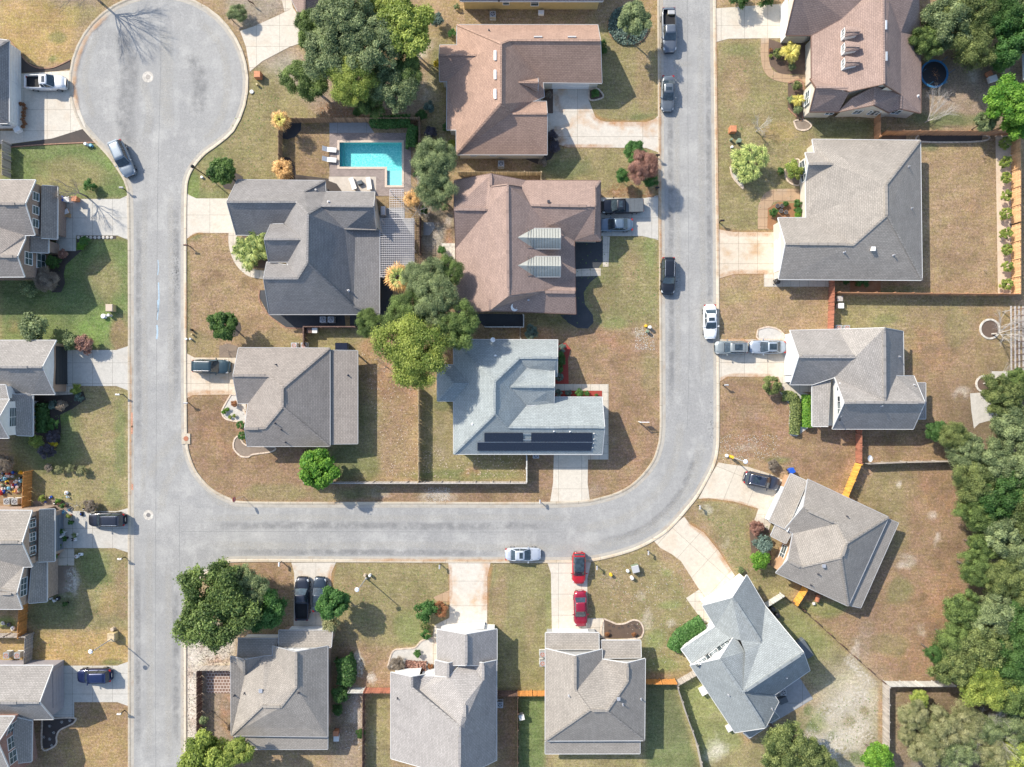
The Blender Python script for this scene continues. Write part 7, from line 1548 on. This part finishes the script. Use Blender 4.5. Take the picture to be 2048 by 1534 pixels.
mb=[('black mailbox on the green lawn corner above the first west driveway',241,375,math.pi,'trim_grey'),('dark brown mailbox with a crossbar at the west road by the palms',373,490,0,'f_dark'),('grey-blue mailbox at the corner lot by the west road',370,806,math.pi,'trim_grey'),('white mailbox on the lawn by the second west driveway',237,789,0,'white'),('white mailbox by the tan brick house driveway',241,1118,0,'offwhite'),('pale mailbox by the bottom left driveway',240,1428,0,'offwhite'),
('white mailbox above the huge corner oak driveway',558,1127,math.pi/2,'white'),('grey mailbox at the stained south driveway',879,1132,math.pi/2,'trim_grey'),('dark mailbox on the kerb beside the pale driveway of the solar roof house',1080,1005,-math.pi/2,'trim_grey'),('grey mailbox right of the bright red SUV',1194,1134,math.pi/2,'trim_grey'),('slate mailbox near the fan driveway',1297,1104,math.pi/2,'trim_grey'),('blue-grey mailbox on the weedy corner between the two curved driveways',1400,1013,math.pi/2,'trim_grey'),
('grey mailbox on the brown lawn below the two silver cars',1451,770,math.pi,'trim_grey'),('black mailbox on the lawn at the orange stained driveway',1443,441,math.pi,'black'),('black mailbox at the kerb above the plum crape myrtle',1317,310,0,'black'),('black mailbox at the kerb below the plum crape myrtle',1316,375,0,'black'),('black mailbox at the top of the turning circle by the driveway',461,35,.6,'black')]
for l,x,y,r_,m_ in mb: mailbox(l,x,y,r_,m_)
# street lamps
def lamp(label,px,py,arm,h=4.7,globe=True):
    p=P(px,py); t=thing('street_lamp',label,'street lamp',(p.x,p.y,0),0,'street lamps'); B=MB(); B.lathe([(.16,0),(.16,.3),(.08,.4),(.065,h)],n=10); B.build('pole',M['pipe' if globe else 'black'],t)
    if globe:
        B=MB(); B.tube([(0,0,h-.15),(arm[0]*.5,arm[1]*.5,h+.12),(arm[0],arm[1],h)],.035,6); B.build('arm',M['black'],t); B=MB(); B.lathe([(.05,.12),(.22,.08),(.3,-.02),(.26,-.12),(.1,-.2)],c=(arm[0],arm[1],h),n=16); B.build('lamp_head',M['lampglobe'],t)
    else:
        B=MB(); B.lathe([(.08,-.1),(.2,0),(.24,.25),(.16,.42),(.03,.5)],c=(0,0,h),n=14); B.build('lamp_head',M['black'],t)
lamp('tall lamp with white head over the golden lawn at the bottom left',231,1273,(-.55,-.25)); lamp('lamp with round white head on the lawn of the south row',733,1156,(-.25,-.2)); lamp('lamp with white globe beside the upper curved driveway',1463,914,(.35,-.1)); lamp('black post lamp on the lawn corner under the turning circle',419,356,(0,0),4.8,False)
# stop sign seen from above
p=P(478,992,0); t=thing('stop_sign','red stop sign on a leaning post at the corner lot','stop sign',(p.x+.25,p.y-.1,0)); B=MB(); B.bar((.35,.05,0),(0,0,2.5),.05,.05); B.build('post',M['pipe'],t)
B=MB(); R_=Matrix.Translation((0,0,2.25))@Matrix.Rotation(math.radians(92),4,'Z')@Matrix.Rotation(math.radians(78),4,'X')
v=[R_@Vector((math.cos(math.radians(22.5+45*k))*.38,math.sin(math.radians(22.5+45*k))*.38,z)) for z in (-.01,.01) for k in range(8)]; B.add(v,[tuple(range(8))[::-1],tuple(range(8,16))]+[(k,(k+1)%8,8+(k+1)%8,8+k) for k in range(8)]); pl=B.build('plate',M['red'],t)
fc=bpy.data.curves.new('word','FONT'); fc.body='STOP'; fc.size=.3; fc.align_x='CENTER'; fc.align_y='CENTER'; fc.extrude=.003; tmp=bpy.data.objects.new('tmp',fc); COL.objects.link(tmp); dg=bpy.context.evaluated_depsgraph_get(); me=bpy.data.meshes.new_from_object(tmp.evaluated_get(dg)); bpy.data.objects.remove(tmp)
o=bpy.data.objects.new('lettering',me); link(o,pl); me.materials.clear(); me.materials.append(M['white']); me.transform(R_@Matrix.Translation((0,0,.016)))
# estate agent's sign post
p=P(1277,843,0); t=thing('yard_sign','white yard sign post with a hanging panel casting a square shadow','yard sign',(p.x,p.y,0)); B=MB(); B.bar((0,0,0),(0,0,1.9),.12,.12); B.bar((-.1,0,1.7),(1.15,0,1.7),.09,.09); B.build('post',M['white'],t); B=MB(); B.box(.25,1.1,-.02,.02,.75,1.45); B.build('panel',M['white'],t); B=MB(); B.box(.3,1.05,-.028,.028,.95,1.25); B.build('panel_band',M['red'],t)
for x in (.3,1.05): B=MB(); B.bar((x,0,1.45),(x,0,1.66),.02,.02); B.build('hook',M['pipe'],t)
p=P(506,10,0); t=thing('sign_frame','small dark frame sign on the grey lawn at the top','yard sign',(p.x,p.y,0),-.5); B=MB(); B.bar((-.4,0,0),(-.4,0,1.0),.04,.04); B.bar((.4,0,0),(.4,0,1.0),.04,.04); B.build('post',M['f_dark'],t); B=MB(); B.box(-.42,.42,-.02,.02,.45,1.0); B.build('panel',M['f_dark'],t)
# AC units
def ac(label,px,py,rust=False,w=.85,rz=0,h=.85):
    p=P(px,py,h); t=thing('ac_unit',label,'AC unit',(p.x,p.y,.02),rz,'air conditioning units beside the houses'); B=MB(); B.box(-w/2,w/2,-w/2,w/2,0,.07); B.build('pad',M['offwhite'],t)
    B=MB(); B.box(-w/2+.05,w/2-.05,-w/2+.05,w/2-.05,.07,h-.06); B.box(-w/2+.02,w/2-.02,-w/2+.02,w/2-.02,h-.06,h); B.build('housing',M['terracotta' if rust and 0 else 'ac'],t)
    B=MB(); B.lathe([(w*.36,h),(w*.36,h+.015)],n=18); g=B.build('fan_guard',M['acgrey' if not rust else 'terracotta'],t)
    B=MB()
    for k in range(5): a=k*1.2566; B.add([(0,0,h+.02),(math.cos(a)*w*.3,math.sin(a)*w*.3,h+.035),(math.cos(a+.5)*w*.3,math.sin(a+.5)*w*.3,h+.02)],[(0,1,2)])
    B.tube([(math.cos(j*math.pi/8)*w*.38,math.sin(j*math.pi/8)*w*.38,h+.02) for j in range(17)],.02,4); B.tube([(math.cos(j*math.pi/4)*w*.1,math.sin(j*math.pi/4)*w*.1,h+.03) for j in range(9)],.02,4); B.build('fan_blades',M['pipe'],t)
for a in (('AC unit left of two on the black gravel below the blue-grey house',645.5,639),('AC unit right of two on the black gravel below the blue-grey house',661.5,639),('AC unit beneath the yellow sided house',985.5,28),('AC unit between the rust-brown and pinkish roofs',1002,327),('AC unit below the solar roof house',1072,911),
('AC unit with rusty top, upper of two beside the third south house',1085,1309,True),('AC unit with rusty top, lower of two beside the third south house',1085,1327,True),('AC unit in shade right of the speckled house',1000,1410),('AC unit left of two below the toy heap',13,1003),('AC unit right of two below the toy heap',29,1003),
('AC unit upper of two inside the dark hedge',680,1337),('AC unit lower of two inside the dark hedge',681,1353),('rusty topped AC unit left of two above the corner lot house',588,691,True),('rusty topped AC unit right of two above the corner lot house',607.5,691,True),('round rusty AC unit left of two above the white gabled house',1677,656,True),('round rusty AC unit right of two above the white gabled house',1694,656,True),
('AC unit left of two in the golden yard at the bottom left',12,1311,True),('AC unit right of two in the golden yard at the bottom left',34,1311,True),('AC unit on the concrete pad behind the diagonal house',1567,1385)): ac(*a)
simplebox('white meter box beneath the yellow sided house','meter box','meter_box',1082,28,.75,.55,.5,'white'); 
# bins
def bin_(label,px,py,mat,rz=0,round_=False,lid=None):
    p=P(px,py); t=thing('wheelie_bin',label,'bin',(p.x,p.y,.03),rz,'bins beside the houses')
    B=MB()
    if round_: B.lathe([(.24,0),(.31,.85)],n=14); B.build('body',M[mat],t); B=MB(); B.lathe([(.34,.85),(.34,.9),(.2,.97),(.05,.98)],n=14); B.build('lid',M[lid or mat],t)
    else: B.add([(-.26,-.26,0),(.26,-.26,0),(.26,.26,0),(-.26,.26,0),(-.33,-.33,.95),(.33,-.33,.95),(.33,.33,.95),(-.33,.33,.95)],[(3,2,1,0),(0,1,5,4),(1,2,6,5),(2,3,7,6),(3,0,4,7),(4,5,6,7)]); B.build('body',M[mat],t); B=MB(); B.box(-.35,.38,-.35,.35,.95,1.02); B.build('lid',M[lid or mat],t); 
    for s in (-1,1): B=MB(); B.lathe([(.1,-.03),(.1,.03)],c=(-.3,s*.25,.1),n=10,axis='y'); B.build('wheel',M['rubber'],t)
bin_('bright blue bin beside the first west driveway',131,401,'blue'); bin_('white topped bin right of the blue one',142,402,'white'); bin_('rust coloured bin bag box right of the white bin',157,401,'rust_box'); bin_('round dark bin upper of two by the diagonal house',1541,1214,'black',0,True); bin_('round dark bin lower of two by the diagonal house',1551,1227,'black',0,True)
bin_('blue recycling bin at the top of the curved driveway garage',1578,940,'blue',.5); bin_('dark brown bin left of two inside the fence corner',623,662,'f_dark'); bin_('white bin right of two inside the fence corner',633,662,'offwhite'); bin_('white boxy bin beside the red-brown fence',1675,613,'white'); bin_('pinkish bin above the white boxy one',1673,599,'f_grey'); bin_('orange lidded bin in the narrow bare yard',675,1460,'rust_box'); bin_('white bin below the orange lidded one',676,1470,'offwhite')
bin_('white bin beyond the wall of the third south house fence',1043,1428,'offwhite',.2)
bin_('black bin by the wall of the big grey house garage',1551,565,'black',0,True)
# covered meter shed behind the corner lot house
simplebox('dark grey covered box behind the corner lot house','storage box','storage_box',686,694,1.7,1.0,.9,'tarp',lid='solar'); simplebox('blue-grey box on the lit lawn by the pipe','storage box','storage_box',1668-960,1,0.01,0.01,.01,'tarp') if 0 else None
# satellite dishes
def dish(label,px,py,h,rz,r=.55,ped=0):
    p=P(px,py,h+.4); t=thing('satellite_dish',label,'satellite dish',(p.x,p.y,h),rz,'satellite dishes'); B=MB(); B.bar((0,0,0),(0,0,.45),.05,.05); B.build('mast',M['pipe'],t)
    B=MB(); Mx=Matrix.Translation((0,0,.5))@Matrix.Rotation(math.radians(28),4,'Y'); n=18; v=[Mx@Vector((0,0,0))]; f=[]
    for k in range(3):
        for j in range(n): a=2*math.pi*j/n; q=r*(k+1)/3; v.append(Mx@Vector((q*math.cos(a),q*math.sin(a)*.9,.12*((k+1)/3)**2)))
    for j in range(n): f.append((0,1+j,1+(j+1)%n))
    for k in range(2):
        for j in range(n): a=1+k*n+j; b_=1+k*n+(j+1)%n; f.append((a,a+n,b_+n,b_))
    B.add(v,f); B.build('dish',M['white'],t); B=MB(); B.bar(Mx@Vector((.3,0,0)),Mx@Vector((.2,0,.5)),.03,.03); B.bar(Mx@Vector((.2,0,.45)),Mx@Vector((.1,0,.52)),.07,.07); B.build('receiver_arm',M['pipe'],t)
def roofz(c,x,y): 
    px,py=Q(c,x,y); return px,py
dish('white dish on the lower edge of the pinkish-brown roof',1028,615,3.9,-.3); dish('white dish on the top edge of the pale blue roof',985,680,3.1,.2,.36); dish('white dish standing in the shaded lawn beside the red-brown fence',1738,917,.9,.3,.5)
# trampoline
p=P(1869,147,.9); t=thing('trampoline','round blue trampoline with leaf strewn dark mat under the oak','trampoline',(p.x,p.y,0))
def torus(B,R_,r_,z,n=32,k=6):
    B.tube([(R_*math.cos(2*math.pi*i/n),R_*math.sin(2*math.pi*i/n),z) for i in range(n+1)],r_,k)
B=MB(); n=32; v=[(R_*math.cos(2*math.pi*i/n),R_*math.sin(2*math.pi*i/n),z) for R_,z in ((1.66,.86),(1.9,.88)) for i in range(n)]; B.add(v,[(i,n+i,n+(i+1)%n,(i+1)%n) for i in range(n)]); torus(B,1.9,.05,.85); B.build('pad',M['tramp'],t)
B=MB(); B.lathe([(1.67,.80),(1.67,.82)],n=32); B.build('jumping_mat',M['acgrey'],t)
for i in range(6):
    a=i*math.pi/3; B=MB(); B.tube([(1.9*math.cos(a),1.9*math.sin(a),0),(1.9*math.cos(a),1.9*math.sin(a),.9),(1.95*math.cos(a),1.95*math.sin(a),2.2)],.03,6); B.build('pole',M['tramp'],t)
r=random.Random(5); B=MB()
for i in range(60):
    g=r.uniform(0,6.28); q=abs(r.gauss(0,.5)); c=Vector((q*math.cos(g)+.1,q*math.sin(g)-.1,.84)); s=r.uniform(.03,.07); a=r.uniform(0,3); B.add([c+Vector((math.cos(a)*s,math.sin(a)*s,.01)),c+Vector((-math.sin(a)*s,math.cos(a)*s,.0)),c-Vector((math.cos(a)*s,math.sin(a)*s,0)),c+Vector((math.sin(a)*s,-math.cos(a)*s,.01))],[(0,1,2,3)])
o=B.build('fallen_leaves',M['mulch_orange'],t)
simplebox('white covered box beside the orange tarp in the shady yard','storage box','storage_box',1982,160,1.1,.8,.5,'offwhite',.3); simplebox('orange tarp bundle in the shady yard','tarp','tarp_bundle',1976,149,.8,.6,.3,'rust_box',.5)
# manholes and drain
def manhole(label,px,py,r=.55):
    p=P(px,py); t=thing('manhole_cover',label,'manhole',(p.x,p.y,.014),0,'manholes in the west road'); B=MB(); B.lathe([(r*1.4,0),(r*1.4,.008)],n=28); B.build('collar',M['stone'],t); B=MB(); B.lathe([(r*.6,0),(r*.6,.018)],n=24); B.build('lid',plain('iron_lid',(.2,.19,.18),.6,.4),t)
manhole('manhole with pale concrete collar in the turning circle',296,154); manhole('manhole with pale concrete collar in the road junction',297,1030,.5)
p=P(373,877); t=thing('storm_drain','square concrete storm drain with round iron lid at the corner lot kerb','storm drain',(p.x,p.y,0)); B=MB(); B.box(-.6,.55,-.75,.7,0,.135); B.build('slab',M['kerb'],t); B=MB(); B.lathe([(.34,.135),(.34,.16)],n=20); B.build('lid',M['terracotta'],t)
# clutter around the tan brick house: toys, pots
CL='toys and pots around the tan brick house'; cols=['white','blue','skyblue','red','offwhite','black','terracotta','green_box','yellow','white','tarp']
rg=random.Random(12)
def pot(label,px,py,mat,r,h,group,plant=None,k=None):
    p=P(px,py); t=thing('plant_pot' if plant else 'garden_toy',label,'plant pot' if plant else 'toy',(p.x,p.y,.03),rg.uniform(0,3),group)
    B=MB()
    if plant: B.lathe([(r*.75,0),(r,h),(r*1.08,h),(r*1.08,h+.04)],n=10); B.build('pot',M[mat],t); o=bpy.data.objects.new('foliage',CM['shrub'][0]); link(o,t); o.location=(0,0,h+r); o.scale=(r*1.8,)*3; setmat(o,L[plant])
    else:
        q=rg.random()
        if q<.4: B.box(-r,r,-r*.6,r*.6,0,h*.6); B.box(-r*.5,r*.3,-r*.55,r*.55,h*.6,h)
        elif q<.7: B.lathe([(r*.8,0),(r,h*.7),(r*.5,h)],n=10); B.box(-r*1.3,-r*.7,-.05,.05,0,h*.6)
        else: B.tube([(-r,0,.05),(-r*.4,r*.5,h),(r*.5,-r*.3,h*.8),(r,0,.05)],r*.25,6); B.box(-r*.5,r*.5,-r*.4,r*.4,.05,h*.5)
        B.build('body',M[mat],t); B=MB(); B.box(-r*.3,r*.3,-r*.2,r*.2,h,h+.06); B.build('top',M[rg.choice(cols)],t)
colname={'white':'white','blue':'blue','skyblue':'light blue','red':'red','offwhite':'off-white','black':'black','terracotta':'terracotta','green_box':'dull green','yellow':'yellow','tarp':'slate grey'}
k=0; places=[]
for gx_ in range(6):
    for gy_ in range(6):
        x=2+gx_*8+rg.uniform(-3,3); y=946+gy_*7.5+rg.uniform(-3,3)
        if x>46: continue
        k+=1; m_=cols[(k*7+gy_)%len(cols)]; row=['top','second','third','fourth','fifth','bottom'][gy_]; colw=['leftmost','second','third','fourth','fifth','rightmost'][gx_]
        pot(f'{colname[m_]} toy in the heap beside the orange fence, {row} row, {colw} in it',x,y,m_,rg.uniform(.15,.34),rg.uniform(.25,.6),'toys heaped beside the orange fence')
wc={}
for i,(x,y,m_,pl_) in enumerate(sorted([(122,1000,'green_box','bright'),(131,1010,'terracotta','laurel'),(139,1020,'skyblue',None),(143,1030,'terracotta','lime'),(147,1043,'black','laurel'),(128,1024,'skyblue',None),(135,985,'white',None),(137,993,'offwhite',None),(128,1060,'green_box','laurel'),(136,1075,'black','laurel'),(147,1078,'black',None),(155,1068,'white','grey'),(152,1078,'white',None),(125,1090,'terracotta','laurel'),(118,1108,'terracotta','bright'),(155,1112,'offwhite',None),(163,1108,'white',None),(105,1142,'white','laurel'),(108,1152,'terracotta','bright'),(100,1172,'terracotta','laurel'),(97,1186,'black',None),(110,1200,'white',None),(104,1196,'offwhite',None),(118,1196,'black',None),(136,1205,'black','deep'),(103,994,'blue',None),(92,1003,'blue',None),(112,1006,'black',None),(165,1027,'black',None),(170,1018,'black',None),(20,1248,'tarp',None),(28,1255,'white',None),(8,1245,'offwhite',None)],key=lambda q:q[1])):
    wh='above the black SUV' if y<1035 else ('left of the black SUV' if y<1092 else ('by the porch bed' if y<1215 else 'by the lower orange fence'))
    wc[wh]=wc.get(wh,-1)+1
    pot(f'{colname[m_]} {"planted pot" if pl_ else "garden object"}, {ordn[wc[wh]]} of the clutter {wh} from the top',x,y,m_,.2 if pl_ else rg.uniform(.18,.32),.35,CL,pl_)
# patio chairs on blue porch of the second west house
def chair(label,px,py,rz,mat):
    p=P(px,py); t=thing('porch_chair',label,'chair',(p.x,p.y,.05),rz,'chairs on the long porch'); B=MB(); B.box(-.25,.3,-.28,.28,.36,.42); B.build('seat',M[mat],t); B=MB(); B.add([(-.25,-.28,.4),(-.42,-.28,.95),(-.42,.28,.95),(-.25,.28,.4),(-.3,-.28,.38),(-.47,-.28,.94),(-.47,.28,.94),(-.3,.28,.38)],[(0,1,2,3),(7,6,5,4),(0,4,5,1),(2,6,7,3),(1,5,6,2)]); B.build('backrest',M[mat],t)
    for x,y in ((-.22,-.24),(-.22,.24),(.27,-.24),(.27,.24)): B=MB(); B.box(x-.025,x+.025,y-.025,y+.025,0,.36); B.build('leg',M[mat],t)
chair('white porch chair at the top of the row of four',73,806,0,'white'); chair('light blue porch chair second in the row',73,820,0,'skyblue'); chair('teal porch chair third in the row',72,833,0,'skyblue'); chair('pale porch chair lowest in the row',73,844,0,'offwhite')
chair('white chair frame on the cluttered driveway',130,1065,1.2,'white')
# cardboard boxes at first west driveway
simplebox('open cardboard box with white lid on the first west driveway','cardboard box','cardboard_box',135,424,.6,.6,.35,'cardboard',.4,'white'); simplebox('brown cardboard box on the first west driveway','cardboard box','cardboard_box',137,431,.8,.5,.3,'cardboard',-.2)
simplebox('box lying in the bed of the grey pickup','box','cardboard_box',1339,31,.9,.8,.35,'tan_box',0,'trim_grey',z=.82)
for i in range(9):
    p=P(157+i*8.3,475); t=thing('stepping_stone',f'pale edging stone below the first west driveway, {["first","second","third","fourth","fifth","sixth","seventh","eighth","ninth"][i]} from the left','stone',(p.x,p.y,0),i,'edging stones in a row'); B=MB(); B.lathe([(.24,0),(.22,.08),(.12,.11)],n=7); B.build('stone',M['stone'],t)
for i,(x,y) in enumerate([(18,55),(30,50),(15,80),(40,98)]): pass
# rust red plants along the white house, bed lights
for i,(x,y) in enumerate([(42,208),(49,210),(51,218),(48,225),(49,232),(47,240),(50,247),(47,254)]): T_(f'rust red potted plant by the white house garage, {["top","second","third","fourth","fifth","sixth","seventh","lowest"][i]} of the line',x,y,4.5,'shrub','rust',.4,'shrub',trunk=False,group='rust red plants in a line')
simplebox('white cabinet with dark wheels by the corner of the white house','cabinet','garden_cabinet',40,262,.8,.6,.7,'white',.5)
for i,(x,y) in enumerate([(141,1440),(125,1443),(101,1451),(101,1477),(109,1464),(89,1473),(105,1490)]): 
    p=P(x,y); t=thing('young_plant',f'tiny pale seedling in the dark mulch bed, {["rightmost","upper middle","upper left","lower left","centre","far left","lowest"][i]}','plant',(p.x,p.y,.03),i,'seedlings in the dark mulch bed'); B=MB()
    for k_ in range(6): a=k_*1.05; B.add([(0,0,.02),(math.cos(a)*.22,math.sin(a)*.22,.14),(math.cos(a+.3)*.2,math.sin(a+.3)*.2,.12)],[(0,1,2)])
    B.build('leaves',M['offwhite'],t)
for i,(x,y) in enumerate([(1217,1249),(1226,1252),(1237,1255),(1244,1253),(1256,1251),(1268,1250),(1272,1254),(1219,1261)]):
    p=P(x,y); t=thing('young_plant',f'dark seedling in the bean shaped bed, {["first","second","third","fourth","fifth","sixth","seventh","lowest"][i]}','plant',(p.x,p.y,.03),i,'seedlings in the bean shaped bed'); B=MB()
    for k_ in range(6): a=k_*1.05; B.add([(0,0,.02),(math.cos(a)*.18,math.sin(a)*.18,.16),(math.cos(a+.4)*.16,math.sin(a+.4)*.16,.14)],[(0,1,2)])
    B.build('leaves',M['acgrey'],t)
for i,(x,y) in enumerate([(1553,413),(1562,413),(1560,423),(1570,426)]):
    p=P(x,y); t=thing('plant_pot',f'dark glazed pot in the orange gravel bed, {["upper left","upper right","lower left","lower right"][i]}','plant pot',(p.x,p.y,.04),0,'dark pots in the gravel bed'); B=MB(); B.lathe([(.18,0),(.26,.3),(.28,.4)],n=12); B.build('pot',M['tarp'],t); B=MB(); B.lathe([(.22,.38),(.22,.405)],n=12); B.build('soil',M['mulch'],t)
simplebox('wooden garden bench piece below the curved driveway house','bench','garden_bench',1668,947+223,.0001,.0001,.0001,'cardboard') if 0 else None
p=P(1636,1197,.9); t=thing('barrel_grill','rust-brown barrel grill on the green lawn below the diagonal house','grill',(p.x,p.y,0),1.3); B=MB(); B.lathe([(.18,-.5),(.3,-.46),(.3,.46),(.18,.5)],c=(0,0,.8),n=16,axis='x'); B.build('drum',M['terracotta'],t)
for x,y in ((-.35,-.2),(.35,-.2),(-.35,.2),(.35,.2)): B=MB(); B.bar((x,y,0),(x*.8,y*.7,.62),.04,.04); B.build('leg',M['black'],t)
simplebox('small white bucket left of the barrel grill','bucket','bucket',1626,1206,.3,.3,.35,'offwhite')
p=P(1566,1400); 
simplebox('slate grey garden table on the concrete patio','table','garden_table',1563,1397,1.1,.8,.7,'tarp',.4); simplebox('grey equipment cabinet at the right wall of the diagonal house','cabinet','equipment_cabinet',1606,1293,1.0,2.6,.9,'patio' if 0 else 'tarp',math.radians(32)); simplebox('white cabinet at the left wall of the diagonal house','cabinet','equipment_cabinet',1404,1378,.9,.8,1.0,'offwhite',.5); simplebox('small white box at the lower left wall of the diagonal house','meter box','meter_box',1456,1453,.7,.6,.8,'offwhite',.5)
p=P(1612,402); 
# rocks in the sandy yard & leaf litter scatter (uncountable)
def scatter(label,name,polys,n,mat,s0,s1,cat,seed,z=.03,flatq=True):
    r=random.Random(seed); B=MB(); tot=[pts(p_) for p_ in polys]
    for poly in tot:
        xs_=[q[0] for q in poly]; ys_=[q[1] for q in poly]; c=0; tries=0
        while c<n and tries<n*30:
            tries+=1; x=r.uniform(min(xs_),max(xs_)); y=r.uniform(min(ys_),max(ys_)); ins=False
            for i in range(len(poly)):
                (x1,y1),(x2,y2)=poly[i],poly[(i+1)%len(poly)]
                if (y1>y)!=(y2>y) and x<(x2-x1)*(y-y1)/(y2-y1)+x1: ins=not ins
            if not ins: continue
            c+=1; p=P(x,y); s=r.uniform(s0,s1); a=r.uniform(0,6.28); t_=r.uniform(-.4,.4)*s
            B.add([p+Vector((math.cos(a)*s,math.sin(a)*s,z+t_*.3+.01)),p+Vector((-math.sin(a)*s*.6,math.cos(a)*s*.6,z+.02)),p+Vector((-math.cos(a)*s,-math.sin(a)*s,z-t_*.3+.01)),p+Vector((math.sin(a)*s*.6,-math.cos(a)*s*.6,z+.01))],[(0,1,2,3)])
    o=mk(name,B.v,B.f,M[mat]); tag(o,label,cat,kind='stuff')
scatter('pale fallen leaves scattered over the lawns beside the brown dividing fence','leaf_litter',['Z 720 690,838 760,838 955,770 955','Z 845 900,1050 900,1050 955,845 955'],260,'edge',.05,.11,'leaf litter',1)
scatter('rusty fallen leaves under the trees and along the woods','leaf_litter',['Z 1230 360,1318 370,1318 395,1210 392','Z 640 205,720 200,720 235,640 235','Z 1900 1150,1960 1150,1930 1340,1780 1360'],420,'mulch_orange',.04,.1,'leaf litter',2)
scatter('white sand and stone flecks over the weedy lawns','pale_pebbles',['Z 1610 1400,1760 1380,1750 1530,1620 1530','Z 1180 1130,1380 1120,1370 1330,1290 1330','Z 850 975,900 975,900 1003,850 1003','Z 1270 655,1310 655,1310 700,1270 700','Z 366 1260,402 1260,402 1530,366 1530','Z 1440 870,1560 870,1560 920,1440 920','Z 690 1380,728 1380,728 1500,690 1500'],330,'stone',.03,.09,'pebbles',3)
scatter('brown fallen leaves over the sandy verge at the bottom left','leaf_litter',['Z 366 1260,402 1260,402 1530,366 1530','Z 402 1260,465 1270,465 1330,402 1330'],500,'mulch_brown',.03,.09,'leaf litter',4)

scatter('small green weed tufts dotted over the lawns','grass_tufts',['Z 1185 1140,1370 1130,1370 1340,1290 1340','Z 1610 1400,1760 1390,1750 1530,1620 1530','Z 1390 1020,1540 1050,1530 1180,1470 1140','Z 60 800,255 790,255 1000,60 1000','Z 60 490,255 490,255 690,60 690','Z 60 1110,255 1110,255 1320,60 1320','Z 390 330,560 130,550 350,400 390','Z 670 1135,880 1135,860 1260,680 1260','Z 1440 90,1590 100,1590 450,1440 450','Z 1170 480,1318 480,1318 660,1120 650'],170,'weed',.04,.13,'grass',7)
scatter('darker straw clumps dotted over the brown lawns','grass_tufts',['Z 372 480,520 480,520 700,372 700','Z 372 800,470 800,600 900,600 1000,440 980','Z 1130 660,1318 660,1318 900,1220 990,1190 900','Z 1440 760,1580 900,1690 900,1690 980,1560 930,1440 900','Z 1730 940,1880 940,1900 1180,1880 1340,1760 1340,1620 1200,1700 1210','Z 1850 300,1985 300,1985 585,1850 585','Z 1680 605,1990 605,1900 850,1850 700,1700 640','Z 720 700,835 780,835 955,725 955'],190,'mulch_brown',.03,.09,'grass',8)
